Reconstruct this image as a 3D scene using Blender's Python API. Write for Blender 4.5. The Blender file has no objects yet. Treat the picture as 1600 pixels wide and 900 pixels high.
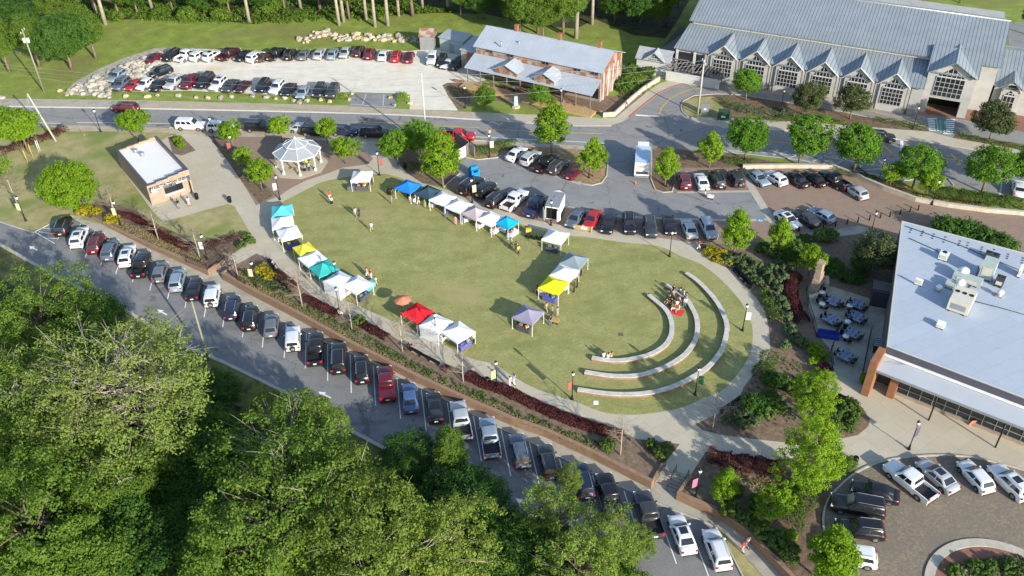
import bpy, bmesh, math, random
import numpy as np
from mathutils import Vector, Matrix
from mathutils.geometry import tessellate_polygon
R_ = math.radians
rnd = random.Random(7)
D = bpy.data
scene = bpy.context.scene
col = scene.collection

# ------------------------------------------------------------------ camera
F_PX, PITCH, ROLL, CAM_H = 1419.0, R_(37.5), R_(-0.9), 75.0
_c, _s, _cr, _sr = math.cos(PITCH), math.sin(PITCH), math.cos(ROLL), math.sin(ROLL)
FWD = Vector((0, _c, -_s)); RT0 = Vector((1, 0, 0)); UP0 = RT0.cross(FWD)
RT = RT0*_cr + UP0*_sr; UPV = UP0*_cr - RT0*_sr
cam = D.cameras.new('camera'); cam.sensor_width = 36.0; cam.lens = 36.0*F_PX/1600.0
cam.clip_start = 1.0; cam.clip_end = 3000.0
camo = D.objects.new('camera', cam); col.objects.link(camo)
camo.matrix_world = Matrix(((RT.x, UPV.x, -FWD.x, 0), (RT.y, UPV.y, -FWD.y, 0), (RT.z, UPV.z, -FWD.z, CAM_H), (0, 0, 0, 1)))
scene.camera = camo

# street level falls gently from west to east below the retaining wall
SX0, SX1, SDZ = -66.0, -40.0, -1.0
def zs(x): return SDZ*min(1.0, max(0.0, (x-SX0)/(SX1-SX0)))
def G(px, py=None, h=0.0, zone='U'):
    """where a point measured in the photograph lies on the ground (or h above it)"""
    if py is None: px, py = px
    d = FWD + RT*((px-800)/F_PX) + UPV*((450-py)/F_PX)
    z = h
    for _ in range(6 if zone == 'S' else 1):
        t = (z-CAM_H)/d.z
        p = Vector((d.x*t, d.y*t, z))
        if zone == 'S': z = h + zs(p.x)
    return p
def bear(a, b, h=0.0, zone='U'):
    v = G(*a, h, zone)-G(*b, h, zone) if False else G(*b, h, zone)-G(*a, h, zone)
    return math.atan2(v.y, v.x)

# ------------------------------------------------------------------ materials
MATS = {}
def mat(name, c, rough=.8, metal=0.0, var=.12, scale=1.0, bump=0.0, c2=None, coat=0.0, spec=.3, det=6.0, obj=False, trans=0.0):
    m = D.materials.new(name); m.use_nodes = True; MATS[name] = m
    nt = m.node_tree; N, L = nt.nodes, nt.links; bs = N['Principled BSDF']
    bs.inputs['Roughness'].default_value = rough; bs.inputs['Metallic'].default_value = metal
    bs.inputs['Specular IOR Level'].default_value = spec
    bs.inputs['Coat Weight'].default_value = coat
    if var > 0 or c2:
        co = N.new('ShaderNodeTexCoord'); ge = N.new('ShaderNodeNewGeometry')
        n = N.new('ShaderNodeTexNoise'); n.inputs['Scale'].default_value = scale; n.inputs['Detail'].default_value = det
        n.inputs['Roughness'].default_value = .65
        L.new(co.outputs['Object'] if obj else ge.outputs['Position'], n.inputs['Vector'])
        r = N.new('ShaderNodeValToRGB')
        r.color_ramp.elements[0].position = .3; r.color_ramp.elements[1].position = .7
        a = tuple(max(0, x*(1-var)) for x in c)+(1,); b = tuple(min(1, x*(1+var)) for x in (c2 or c))+(1,)
        r.color_ramp.elements[0].color = a; r.color_ramp.elements[1].color = b
        L.new(n.outputs['Fac'], r.inputs['Fac']); L.new(r.outputs['Color'], bs.inputs['Base Color'])
        if bump:
            bu = N.new('ShaderNodeBump'); bu.inputs['Strength'].default_value = bump; bu.inputs['Distance'].default_value = .05
            n2 = N.new('ShaderNodeTexNoise'); n2.inputs['Scale'].default_value = scale*4
            L.new(co.outputs['Object'] if obj else ge.outputs['Position'], n2.inputs['Vector'])
            L.new(n2.outputs['Fac'], bu.inputs['Height']); L.new(bu.outputs['Normal'], bs.inputs['Normal'])
    else:
        bs.inputs['Base Color'].default_value = tuple(c)+(1,)
    return m
def mixnodes(m, fac_out, color, blend='MIX'):
    """mix a second colour over whatever feeds Base Color"""
    nt = m.node_tree; N, L = nt.nodes, nt.links; bs = N['Principled BSDF']
    mx = N.new('ShaderNodeMix'); mx.data_type = 'RGBA'; mx.blend_type = blend
    src = bs.inputs['Base Color'].links[0].from_socket if bs.inputs['Base Color'].is_linked else None
    if src: L.new(src, mx.inputs[6])
    else: mx.inputs[6].default_value = bs.inputs['Base Color'].default_value
    mx.inputs[7].default_value = tuple(color)+(1,)
    L.new(fac_out, mx.inputs[0]); L.new(mx.outputs[2], bs.inputs['Base Color'])
def noise_fac(m, scale, lo, hi, stretch=None, rot=0.0, detail=5.0, dist=0.0):
    nt = m.node_tree; N, L = nt.nodes, nt.links
    ge = N.new('ShaderNodeNewGeometry'); mp = N.new('ShaderNodeMapping')
    mp.inputs['Rotation'].default_value = (0, 0, rot)
    mp.inputs['Scale'].default_value = stretch or (1, 1, 1)
    n = N.new('ShaderNodeTexNoise'); n.inputs['Scale'].default_value = scale; n.inputs['Detail'].default_value = detail
    n.inputs['Distortion'].default_value = dist
    L.new(ge.outputs['Position'], mp.inputs['Vector']); L.new(mp.outputs['Vector'], n.inputs['Vector'])
    mr = N.new('ShaderNodeMapRange'); mr.inputs['From Min'].default_value = lo; mr.inputs['From Max'].default_value = hi
    L.new(n.outputs['Fac'], mr.inputs['Value']); return mr.outputs['Result']
def brick(m, scale, mortar, msize=.02, rot=0.0, bw=.5, rh=.25, c1=None, c2=None, obj=False, vert=None):
    """brick or paving joints laid over a material; vert = angle of a wall"""
    nt = m.node_tree; N, L = nt.nodes, nt.links; bs = N['Principled BSDF']
    ge = N.new('ShaderNodeNewGeometry'); b = N.new('ShaderNodeTexBrick')
    b.inputs['Scale'].default_value = scale; b.inputs['Mortar Size'].default_value = msize
    b.inputs['Brick Width'].default_value = bw; b.inputs['Row Height'].default_value = rh
    mp = N.new('ShaderNodeMapping'); mp.inputs['Rotation'].default_value = (0, 0, rot)
    L.new(ge.outputs['Position'], mp.inputs['Vector'])
    if vert is not None:
        sx = N.new('ShaderNodeSeparateXYZ'); cb = N.new('ShaderNodeCombineXYZ')
        mp.inputs['Rotation'].default_value = (0, 0, -vert)
        L.new(mp.outputs['Vector'], sx.inputs[0]); L.new(sx.outputs[0], cb.inputs[0]); L.new(sx.outputs[2], cb.inputs[1])
        L.new(cb.outputs[0], b.inputs['Vector'])
    else: L.new(mp.outputs['Vector'], b.inputs['Vector'])
    b.inputs['Color1'].default_value = tuple(c1)+(1,); b.inputs['Color2'].default_value = tuple(c2)+(1,)
    b.inputs['Mortar'].default_value = tuple(mortar)+(1,)
    old = bs.inputs['Base Color'].links[0].from_socket
    mx = N.new('ShaderNodeMix'); mx.data_type = 'RGBA'; mx.inputs[0].default_value = .35
    L.new(b.outputs['Color'], mx.inputs[6]); L.new(old, mx.inputs[7]); L.new(mx.outputs[2], bs.inputs['Base Color'])
def wave(m, period, rot, color, width=.5, axis='X'):
    """narrow ribs of a metal roof as a bump and a thin line"""
    nt = m.node_tree; N, L = nt.nodes, nt.links; bs = N['Principled BSDF']
    ge = N.new('ShaderNodeNewGeometry'); mp = N.new('ShaderNodeMapping')
    mp.inputs['Rotation'].default_value = (0, 0, rot)
    L.new(ge.outputs['Position'], mp.inputs['Vector'])
    sx = N.new('ShaderNodeSeparateXYZ'); L.new(mp.outputs['Vector'], sx.inputs[0])
    mm = N.new('ShaderNodeMath'); mm.operation = 'PINGPONG'; mm.inputs[1].default_value = period/2
    L.new(sx.outputs[0], mm.inputs[0])
    mr = N.new('ShaderNodeMapRange'); mr.inputs['From Min'].default_value = period/2*(1-width); mr.inputs['From Max'].default_value = period/2
    L.new(mm.outputs[0], mr.inputs['Value'])
    mixnodes(m, mr.outputs['Result'], color)
    bu = N.new('ShaderNodeBump'); bu.inputs['Strength'].default_value = .6; bu.inputs['Distance'].default_value = .06
    L.new(mr.outputs['Result'], bu.inputs['Height']); L.new(bu.outputs['Normal'], bs.inputs['Normal'])
def paintmat(name, rough=.3, metal=0.0, coat=.5):
    """colour of each copy comes from its own object colour"""
    m = mat(name, (.5, .5, .5), rough, metal, var=0, coat=coat, spec=.5)
    oi = m.node_tree.nodes.new('ShaderNodeObjectInfo')
    m.node_tree.links.new(oi.outputs['Color'], m.node_tree.nodes['Principled BSDF'].inputs['Base Color'])
    return m
def leafmat(name, c, c2, trans=.35, rough=.6, hue=True):
    m = mat(name, c, rough, 0, var=0, spec=.15)
    nt = m.node_tree; N, L = nt.nodes, nt.links; bs = N['Principled BSDF']
    oi = N.new('ShaderNodeObjectInfo'); ge = N.new('ShaderNodeNewGeometry')
    co = N.new('ShaderNodeTexCoord')
    n = N.new('ShaderNodeTexNoise'); n.inputs['Scale'].default_value = .9; n.inputs['Detail'].default_value = 3
    L.new(co.outputs['Object'], n.inputs['Vector'])
    ad = N.new('ShaderNodeMath'); ad.operation = 'ADD'; L.new(n.outputs['Fac'], ad.inputs[0])
    m2 = N.new('ShaderNodeMath'); m2.operation = 'MULTIPLY_ADD'; m2.inputs[1].default_value = .24; m2.inputs[2].default_value = -.12
    L.new(ge.outputs['Random Per Island'], m2.inputs[0]); L.new(m2.outputs[0], ad.inputs[1])
    m3 = N.new('ShaderNodeMath'); m3.operation = 'MULTIPLY_ADD'; m3.inputs[1].default_value = .3; L.new(oi.outputs['Random'], m3.inputs[0]); L.new(ad.outputs[0], m3.inputs[2])
    r = N.new('ShaderNodeValToRGB'); r.color_ramp.elements[0].position = .35; r.color_ramp.elements[1].position = .95
    r.color_ramp.elements[0].color = tuple(c)+(1,); r.color_ramp.elements[1].color = tuple(c2)+(1,)
    L.new(m3.outputs[0], r.inputs['Fac']); L.new(r.outputs['Color'], bs.inputs['Base Color'])
    if trans:
        tr = N.new('ShaderNodeBsdfTranslucent'); mx = N.new('ShaderNodeMixShader'); mx.inputs[0].default_value = trans
        L.new(r.outputs['Color'], tr.inputs['Color']); L.new(bs.outputs[0], mx.inputs[1]); L.new(tr.outputs[0], mx.inputs[2])
        L.new(mx.outputs[0], N['Material Output'].inputs['Surface'])
    return m

# ------------------------------------------------------------------ mesh builder
class MB:
    def __init__(s): s.v = []; s.f = []; s.sm = []
    def add(s, vs, fs, smooth=False):
        o = len(s.v); s.v += [tuple(v) for v in vs]; s.f += [tuple(i+o for i in f) for f in fs]; s.sm += [smooth]*len(fs)
        return s
    def box(s, c, d, rz=0.0, taper=1.0, rx=0.0, ry=0.0):
        x, y, z = d[0]/2, d[1]/2, d[2]/2
        M = Matrix.Rotation(rz, 3, 'Z') @ Matrix.Rotation(ry, 3, 'Y') @ Matrix.Rotation(rx, 3, 'X')
        vs = []
        for k, t in ((-z, 1), (z, taper)):
            for a, b in ((-x, -y), (x, -y), (x, y), (-x, y)): vs.append(Vector(c)+M @ Vector((a*t, b*t, k)))
        return s.add(vs, [(3, 2, 1, 0), (4, 5, 6, 7), (0, 1, 5, 4), (1, 2, 6, 5), (2, 3, 7, 6), (3, 0, 4, 7)])
    def tube(s, pts, rad, n=6, cap=True):
        pts = [Vector(p) for p in pts]
        if not isinstance(rad, (list, tuple)): rad = [rad]*len(pts)
        o = []; 
        for i, p in enumerate(pts):
            t = (pts[min(i+1, len(pts)-1)]-pts[max(i-1, 0)]); t = t.normalized() if t.length > 1e-9 else Vector((0, 0, 1))
            a = t.cross(Vector((0, 0, 1)) if abs(t.z) < .9 else Vector((1, 0, 0))).normalized(); b = t.cross(a)
            for k in range(n):
                an = 2*math.pi*k/n; o.append(p+(a*math.cos(an)+b*math.sin(an))*rad[i])
        fs = []
        for i in range(len(pts)-1):
            for k in range(n):
                k2 = (k+1) % n; fs.append((i*n+k, i*n+k2, (i+1)*n+k2, (i+1)*n+k))
        s.add(o, fs, n > 4)
        if cap:
            b0 = len(s.v)-len(o)
            s.f += [tuple(b0+k for k in range(n-1, -1, -1)), tuple(b0+(len(pts)-1)*n+k for k in range(n))]; s.sm += [False, False]
        return s
    def cyl(s, c, r, h, n=16, r2=None):
        c = Vector(c); return s.tube([c, c+Vector((0, 0, h))], [r, r if r2 is None else r2], n)
    def lathe(s, c, prof, n=16, sm=True):
        o = []; 
        for r, z in prof:
            for k in range(n):
                a = 2*math.pi*k/n; o.append((c[0]+r*math.cos(a), c[1]+r*math.sin(a), c[2]+z))
        fs = []
        for i in range(len(prof)-1):
            for k in range(n):
                k2 = (k+1) % n; fs.append((i*n+k, i*n+k2, (i+1)*n+k2, (i+1)*n+k))
        return s.add(o, fs, sm)
    def prism(s, poly, z0, z1, zf=None):
        """poly: list of (x, y); walls and top; zf(x) adds terrain height"""
        q = [Vector((p[0], p[1], 0)) for p in poly]
        ar = sum(q[i].x*q[(i+1) % len(q)].y-q[(i+1) % len(q)].x*q[i].y for i in range(len(q)))
        if ar < 0: q.reverse()
        n = len(q); f = zf or (lambda x: 0)
        vs = [(p.x, p.y, z0+f(p.x)) for p in q]+[(p.x, p.y, z1+f(p.x)) for p in q]
        tri = tessellate_polygon([q]); fs = []
        for t in tri:
            a, b, c = (q[i] for i in t)
            if (b-a).cross(c-a).z < 0: t = (t[0], t[2], t[1])
            fs.append(tuple(i+n for i in t)); fs.append((t[2], t[1], t[0]))
        for i in range(n): j = (i+1) % n; fs.append((i, j, j+n, i+n))
        return s.add(vs, fs)
    def quad(s, a, b, c, d): return s.add([a, b, c, d], [(0, 1, 2, 3)])
    def slab(s, pts, t):
        """thin solid from a planar 3D polygon, thickness t below it"""
        P = [Vector(p) for p in pts]; nrm = (P[1]-P[0]).cross(P[2]-P[0]).normalized()
        if nrm.z < 0: P.reverse(); nrm = -nrm
        n = len(P); Q = [p-nrm*t for p in P]
        fs = [tuple(range(n)), tuple(range(2*n-1, n-1, -1))]+[(i, i+n, (i+1) % n+n, (i+1) % n) for i in range(n)]
        return s.add(P+Q, fs)
    def mesh(s, name, m=None):
        me = D.meshes.new(name); me.from_pydata(s.v, [], s.f); me.polygons.foreach_set('use_smooth', s.sm); me.update()
        if m: me.materials.append(MATS[m] if isinstance(m, str) else m)
        return me
def link(name, data, parent=None, loc=None):
    o = D.objects.new(name, data); col.objects.link(o)
    if parent: o.parent = parent
    if loc is not None: o.location = loc
    return o
def tag(o, label=None, cat=None, group=None, kind=None):
    if label: o['label'] = label
    if cat: o['category'] = cat
    if group: o['group'] = group
    if kind: o['kind'] = kind
    return o
def struct(name, mb, m): return tag(link(name, mb.mesh(name, m)), kind='structure')
def root(name, loc, label, cat, group=None, rz=0.0):
    o = link(name, None); o.location = loc; o.rotation_euler = (0, 0, rz); o.empty_display_size = .3
    return tag(o, label, cat, group)
def part(name, mb, m, parent, wr=None, label=None):
    """mesh under a thing; wr = root whose world origin the coordinates were not yet relative to"""
    o = link(name, mb.mesh(name, m), parent)
    if wr is not None: o.location = -Vector(wr.location)
    if label: o['label'] = label
    return o
ORD = ['first', 'second', 'third', 'fourth', 'fifth', 'sixth', 'seventh', 'eighth', 'ninth', 'tenth', 'eleventh', 'twelfth', 'thirteenth', 'fourteenth',
       'fifteenth', 'sixteenth', 'seventeenth', 'eighteenth', 'nineteenth', 'twentieth', 'twenty-first', 'twenty-second', 'twenty-third', 'twenty-fourth',
       'twenty-fifth', 'twenty-sixth', 'twenty-seventh', 'twenty-eighth', 'twenty-ninth', 'thirtieth']+['%dth' % k for k in range(31, 90)]
# prototypes: nested (name, mesh, [children], offset); spawn() makes one thing from them
def spawn(name, proto, loc, rz=0.0, label=None, cat=None, group=None, color=None, sc=1.0, colors=None):
    r = link(name, None); r.location = loc; r.rotation_euler = (0, 0, rz); r.empty_display_size = .3
    r.scale = (sc, sc, sc) if not isinstance(sc, (tuple, list)) else sc
    tag(r, label, cat, group)
    def go(items, par):
        for it in items:
            o = link(it[0], it[1], par)
            c = (colors or {}).get(it[0], color)
            if c: o.color = tuple(c)+(1,)
            if len(it) > 2 and it[2]: go(it[2], o)
    go(proto, r)
    return r
def crom(P, n=6, closed=False):
    """smooth curve through measured points"""
    out = []; P = [Vector((p[0], p[1])) for p in P]; k = len(P)
    rng = range(k if closed else k-1)
    for i in rng:
        p0 = P[(i-1) % k] if closed or i > 0 else P[0]; p1 = P[i]; p2 = P[(i+1) % k]; p3 = P[(i+2) % k] if closed or i+2 < k else P[-1]
        for j in range(n):
            t = j/n
            out.append(tuple(.5*((2*p1)+(p2-p0)*t+(2*p0-5*p1+4*p2-p3)*t*t+(3*p1-p0-3*p2+p3)*t**3)))
    if not closed: out.append(tuple(P[-1]))
    return out
LV = .004
def sheet(name, px, m, lv, zone='U', kind='structure', world=False):
    """flat painted or paved area from an outline measured in the photo"""
    P = [G(x, y, 0, zone) for x, y in px] if not world else [Vector((p[0], p[1], 0)) for p in px]
    q = [Vector((p.x, p.y, 0)) for p in P]
    bm = bmesh.new(); vs = [bm.verts.new(p) for p in q]
    for t in tessellate_polygon([q]):
        try: f = bm.faces.new([vs[i] for i in t])
        except ValueError: continue
    bmesh.ops.recalc_face_normals(bm, faces=bm.faces)
    if zone == 'S':
        for x in (SX0, SX1): bmesh.ops.bisect_plane(bm, geom=bm.verts[:]+bm.edges[:]+bm.faces[:], plane_co=(x, 0, 0), plane_no=(1, 0, 0))
    for v in bm.verts: v.co.z = lv*LV + (zs(v.co.x) if zone == 'S' else 0)
    for f in bm.faces:
        if f.normal.z < 0: f.normal_flip()
    bm.normal_update()
    for f in bm.faces:
        if f.normal.z < 0: f.normal_flip()
    me = D.meshes.new(name); bm.to_mesh(me); bm.free(); me.materials.append(MATS[m])
    return tag(link(name, me), kind=kind) if kind else link(name, me)
def offset_strip(P, w0, w1):
    """left/right offsets of a polyline in plan"""
    L, Rr = [], []
    for i, p in enumerate(P):
        a = P[max(0, i-1)]; b = P[min(len(P)-1, i+1)]; t = Vector((b[0]-a[0], b[1]-a[1])).normalized(); n = Vector((-t.y, t.x))
        L.append((p[0]+n.x*w0, p[1]+n.y*w0)); Rr.append((p[0]+n.x*w1, p[1]+n.y*w1))
    return L, Rr
def ribbon(mb, P, w, z0, z1, zone='U', side=0.0):
    """solid strip along a plan polyline: a kerb, a low wall, a seat wall"""
    Lf, Rt = offset_strip(P, side+w/2, side-w/2); n = len(P)
    vs = []
    for (x, y), (u, v) in zip(Lf, Rt):
        a = zs(x) if zone == 'S' else 0; b = zs(u) if zone == 'S' else 0
        vs += [(x, y, z0+a), (x, y, z1+a), (u, v, z1+b), (u, v, z0+b)]
    fs = []
    for i in range(n-1):
        o = i*4; q = o+4
        fs += [(o, q, q+1, o+1), (o+1, q+1, q+2, o+2), (o+2, q+2, q+3, o+3)]
    fs += [(0, 1, 2, 3), (n*4-1, n*4-2, n*4-3, n*4-4)]
    return mb.add(vs, fs)
def W(px, zone='U', h=0.0): return [tuple(G(x, y, h, zone))[:2] for x, y in px]
def line(name, pairs, m, w, lv, zone='U'):
    """painted lines on the road, one object"""
    mb = MB()
    for P in pairs:
        Q = W(P, zone); Lf, Rt = offset_strip(Q, w/2, -w/2)
        for i in range(len(Q)-1):
            vs = [Lf[i], Rt[i], Rt[i+1], Lf[i+1]]
            mb.add([(x, y, lv*LV+(zs(x) if zone == 'S' else 0)) for x, y in vs], [(0, 1, 2, 3)])
    return struct(name, mb, m)
def wgrid(poly, n): # random points in a plan polygon
    xs = [p[0] for p in poly]; ys = [p[1] for p in poly]; out = []
    def inside(x, y):
        c = False; j = len(poly)-1
        for i in range(len(poly)):
            if (poly[i][1] > y) != (poly[j][1] > y) and x < (poly[j][0]-poly[i][0])*(y-poly[i][1])/(poly[j][1]-poly[i][1])+poly[i][0]: c = not c
            j = i
        return c
    while len(out) < n:
        x = rnd.uniform(min(xs), max(xs)); y = rnd.uniform(min(ys), max(ys))
        if inside(x, y): out.append((x, y))
    return out
# ------------------------------------------------------------------ world, sun, view
SUN_AZ = R_(-54.0); SUN_EL = R_(21.0)
wd = D.worlds.new('World'); scene.world = wd; wd.use_nodes = True
sky = wd.node_tree.nodes.new('ShaderNodeTexSky'); sky.sky_type = 'NISHITA'; sky.sun_disc = False
sky.sun_elevation = SUN_EL; sky.sun_rotation = math.pi/2-SUN_AZ; sky.air_density = 1.0; sky.dust_density = .6
bg = wd.node_tree.nodes['Background']; wd.node_tree.links.new(sky.outputs[0], bg.inputs[0]); bg.inputs[1].default_value = .15
sl = D.lights.new('sun', 'SUN'); sl.energy = 4.5; sl.angle = R_(.55); sl.color = (1.0, .93, .80)
so = link('sun', sl); so.rotation_euler = Vector((math.cos(SUN_AZ)*math.cos(SUN_EL), math.sin(SUN_AZ)*math.cos(SUN_EL), math.sin(SUN_EL))).to_track_quat('Z', 'Y').to_euler()
vs_ = scene.view_settings; vs_.view_transform = 'Standard'; vs_.look = 'None'; vs_.exposure = .82; vs_.gamma = 1.0; vs_.use_curve_mapping = False
scene.render.engine = 'CYCLES'; scene.cycles.max_bounces = 5; scene.cycles.diffuse_bounces = 2; scene.cycles.transparent_max_bounces = 4

# ------------------------------------------------------------------ material palette
def cracks(m, scale, color, w=.006, rot=0.0):
    nt = m.node_tree; N, L = nt.nodes, nt.links; ge = N.new('ShaderNodeNewGeometry'); n = N.new('ShaderNodeTexNoise'); n.inputs['Scale'].default_value = 1.1; n.inputs['Detail'].default_value = 5
    L.new(ge.outputs['Position'], n.inputs['Vector']); ad = N.new('ShaderNodeVectorMath'); ad.operation = 'MULTIPLY_ADD'; ad.inputs[1].default_value = (1.6, 1.6, 0); L.new(n.outputs['Color'], ad.inputs[0]); L.new(ge.outputs['Position'], ad.inputs[2])
    v = N.new('ShaderNodeTexVoronoi'); v.feature = 'DISTANCE_TO_EDGE'; v.inputs['Scale'].default_value = scale; L.new(ad.outputs[0], v.inputs['Vector'])
    mr = N.new('ShaderNodeMapRange'); mr.inputs['From Min'].default_value = w*.3; mr.inputs['From Max'].default_value = w; mr.inputs['To Min'].default_value = .75; mr.inputs['To Max'].default_value = 0; L.new(v.outputs['Distance'], mr.inputs['Value'])
    mixnodes(m, mr.outputs['Result'], color)
mat('meadow_grass', (.165, .225, .036), .95, var=.22, scale=.35, c2=(.21, .26, .05), bump=.5)
mixnodes(MATS['meadow_grass'], noise_fac(MATS['meadow_grass'], .06, .52, .72), (.19, .18, .06))
mixnodes(MATS['meadow_grass'], noise_fac(MATS['meadow_grass'], 3.0, .55, .8), (.05, .09, .015))
mat('lawn_grass', (.26, .262, .09), .95, var=.14, scale=.5, c2=(.305, .295, .115), bump=.6, det=9)
LG = MATS['lawn_grass']
mixnodes(LG, noise_fac(LG, .16, .5, .68, stretch=(1, 2.6, 1), rot=R_(-24), detail=8), (.20, .215, .065))
mixnodes(LG, noise_fac(LG, .8, .58, .74, stretch=(1, 3, 1), rot=R_(-24)), (.31, .275, .14))
mixnodes(LG, noise_fac(LG, 2.2, .5, .7, stretch=(1, 4.5, 1), rot=R_(-50), detail=7, dist=.3), (.19, .20, .062))
mixnodes(LG, noise_fac(LG, 1.4, .60, .72, stretch=(1, 4, 1), rot=R_(-50), detail=8, dist=.4), (.42, .36, .20))
mixnodes(LG, noise_fac(LG, 5.0, .52, .75), (.165, .175, .05))
mixnodes(LG, noise_fac(LG, .07, .62, .72), (.34, .285, .14))
mat('pale_grass', (.27, .255, .105), .95, var=.18, scale=.5, c2=(.33, .29, .14), bump=.5)
mixnodes(MATS['pale_grass'], noise_fac(MATS['pale_grass'], .12, .5, .66), (.17, .215, .055))
mixnodes(MATS['pale_grass'], noise_fac(MATS['pale_grass'], 4.0, .55, .8), (.16, .175, .055))
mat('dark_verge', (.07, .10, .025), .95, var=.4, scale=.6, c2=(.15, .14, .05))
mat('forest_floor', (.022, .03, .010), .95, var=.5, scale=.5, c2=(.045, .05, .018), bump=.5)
mat('concrete', (.42, .375, .285), .85, var=.12, scale=.45, c2=(.47, .425, .33))
mixnodes(MATS['concrete'], noise_fac(MATS['concrete'], .9, .55, .75, detail=8), (.33, .295, .23))
brick(MATS['concrete'], 1.0, (.24, .22, .18), .014, R_(-34), 2.4, 2.4, (.42, .375, .29), (.47, .425, .335))
mat('old_concrete', (.35, .33, .275), .85, var=.14, scale=.6, c2=(.40, .375, .31))
brick(MATS['old_concrete'], 1.0, (.22, .20, .17), .018, R_(-34), 1.8, 1.8, (.34, .32, .27), (.39, .365, .30))
mixnodes(MATS['old_concrete'], noise_fac(MATS['old_concrete'], .5, .5, .7, detail=8), (.24, .23, .20))
mat('kerb_concrete', (.42, .39, .33), .8, var=.15, scale=1.2)
mat('asphalt', (.205, .21, .215), .85, var=.10, scale=.35, c2=(.23, .233, .235), bump=.25, det=8)
mixnodes(MATS['asphalt'], noise_fac(MATS['asphalt'], .25, .6, .75, stretch=(1, 4, 1), rot=R_(0), detail=7), (.175, .178, .182))
mat('street_asphalt', (.165, .168, .17), .85, var=.10, scale=.35, c2=(.19, .192, .193), bump=.25, det=8)
mixnodes(MATS['street_asphalt'], noise_fac(MATS['street_asphalt'], .22, .55, .72, stretch=(1, 3, 1), rot=R_(34), detail=7), (.135, .138, .142))
mat('road_asphalt', (.22, .217, .21), .85, var=.09, scale=.3, c2=(.245, .24, .232), bump=.2, det=8)
mixnodes(MATS['road_asphalt'], noise_fac(MATS['road_asphalt'], .3, .56, .72, stretch=(.25, 3, 1), rot=R_(5), detail=7), (.185, .183, .18))
for k_, s_ in (('asphalt', .11), ('street_asphalt', .10), ('road_asphalt', .09)):
    cracks(MATS[k_], s_, (.09, .09, .09), .0085); mixnodes(MATS[k_], noise_fac(MATS[k_], .55, .66, .72, detail=3, dist=.6), (.11, .11, .11)); mixnodes(MATS[k_], noise_fac(MATS[k_], 9.0, .5, .9, detail=2), (.30, .30, .295))
mat('brick_paver', (.25, .18, .135), .85, var=.16, scale=.7, c2=(.29, .215, .165), det=9)
brick(MATS['brick_paver'], 1.0, (.13, .10, .085), .02, R_(-8), .42, .21, (.26, .18, .135), (.31, .225, .17))
mat('plaza_paver', (.20, .165, .12), .85, var=.2, scale=.9, c2=(.25, .205, .145), det=9)
brick(MATS['plaza_paver'], 1.0, (.15, .13, .10), .02, R_(-25), .3, .2, (.13, .12, .11), (.31, .235, .135))
mixnodes(MATS['plaza_paver'], noise_fac(MATS['plaza_paver'], 3.2, .5, .62, detail=3), (.16, .14, .12))
mixnodes(MATS['plaza_paver'], noise_fac(MATS['plaza_paver'], .35, .5, .7), (.17, .15, .12))
mat('red_paver', (.24, .115, .085), .85, var=.15, scale=1.0)
brick(MATS['red_paver'], 1.0, (.16, .09, .07), .02, 0, .42, .21, (.24, .11, .08), (.28, .14, .10))
mat('gravel', (.62, .58, .49), .95, var=.07, scale=.5, c2=(.68, .645, .56), bump=.4, det=10)
mixnodes(MATS['gravel'], noise_fac(MATS['gravel'], .09, .60, .74), (.62, .46, .26))
mixnodes(MATS['gravel'], noise_fac(MATS['gravel'], .25, .5, .75, stretch=(1, 5, 1)), (.54, .50, .43))
mat('shoulder', (.38, .32, .225), .95, var=.14, scale=.5, c2=(.39, .34, .26))
mat('mulch', (.115, .075, .048), .95, var=.35, scale=1.6, c2=(.17, .12, .08), bump=.8, det=8)
mixnodes(MATS['mulch'], noise_fac(MATS['mulch'], .5, .52, .68), (.17, .13, .085))
mat('brown_mulch', (.15, .105, .075), .95, var=.25, scale=1.6, c2=(.20, .145, .10), bump=.8)
mat('pine_straw', (.25, .165, .085), .95, var=.3, scale=1.5, c2=(.30, .22, .12), bump=.8)
mat('white_paint', (.74, .73, .70), .6, var=.12, scale=3)
mat('worn_white', (.50, .50, .49), .7, var=.3, scale=2)
mat('yellow_paint', (.55, .36, .06), .6, var=.15, scale=3)
mat('red_kerb_paint', (.42, .12, .09), .7, var=.2, scale=2)
mat('blue_paint', (.06, .22, .45), .6, var=.2, scale=2)
mat('teal_paint', (.05, .26, .32), .6, var=.25, scale=2)
mat('wall_brick', (.23, .145, .09), .85, var=.16, scale=1.5, c2=(.28, .18, .12))
brick(MATS['wall_brick'], 1.0, (.17, .12, .09), .03, 0, .6, .2, (.21, .125, .075), (.31, .20, .13), vert=R_(-34))
mat('tan_brick', (.28, .20, .145), .85, var=.18, scale=1.5, c2=(.36, .27, .20))
brick(MATS['tan_brick'], 1.0, (.36, .30, .24), .03, 0, .6, .22, (.25, .165, .115), (.42, .31, .22), vert=R_(16))
mat('stone_cap', (.45, .40, .32), .8, var=.2, scale=1.2)
mat('rock', (.34, .26, .165), .9, var=.35, scale=1.3, c2=(.46, .36, .24), bump=1.0)
mat('pale_rock', (.29, .27, .225), .9, var=.3, scale=1.2, c2=(.40, .37, .31), bump=1.0)
mat('seat_concrete', (.46, .44, .40), .8, var=.16, scale=1.5, c2=(.52, .50, .46))
mat('seat_brick', (.26, .17, .115), .85, var=.2, scale=2)
mat('black_metal', (.016, .016, .018), .45, .3, var=0)
mat('dark_grey', (.05, .05, .055), .6, var=.2, scale=2)
mat('white_metal', (.72, .72, .70), .5, var=.06, scale=1)
mat('grey_metal', (.35, .36, .37), .45, .5, var=.12, scale=2)
mat('light_globe', (.75, .74, .68), .3, var=0)
mat('wood_pole', (.22, .225, .165), .85, var=.2, scale=2)
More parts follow.
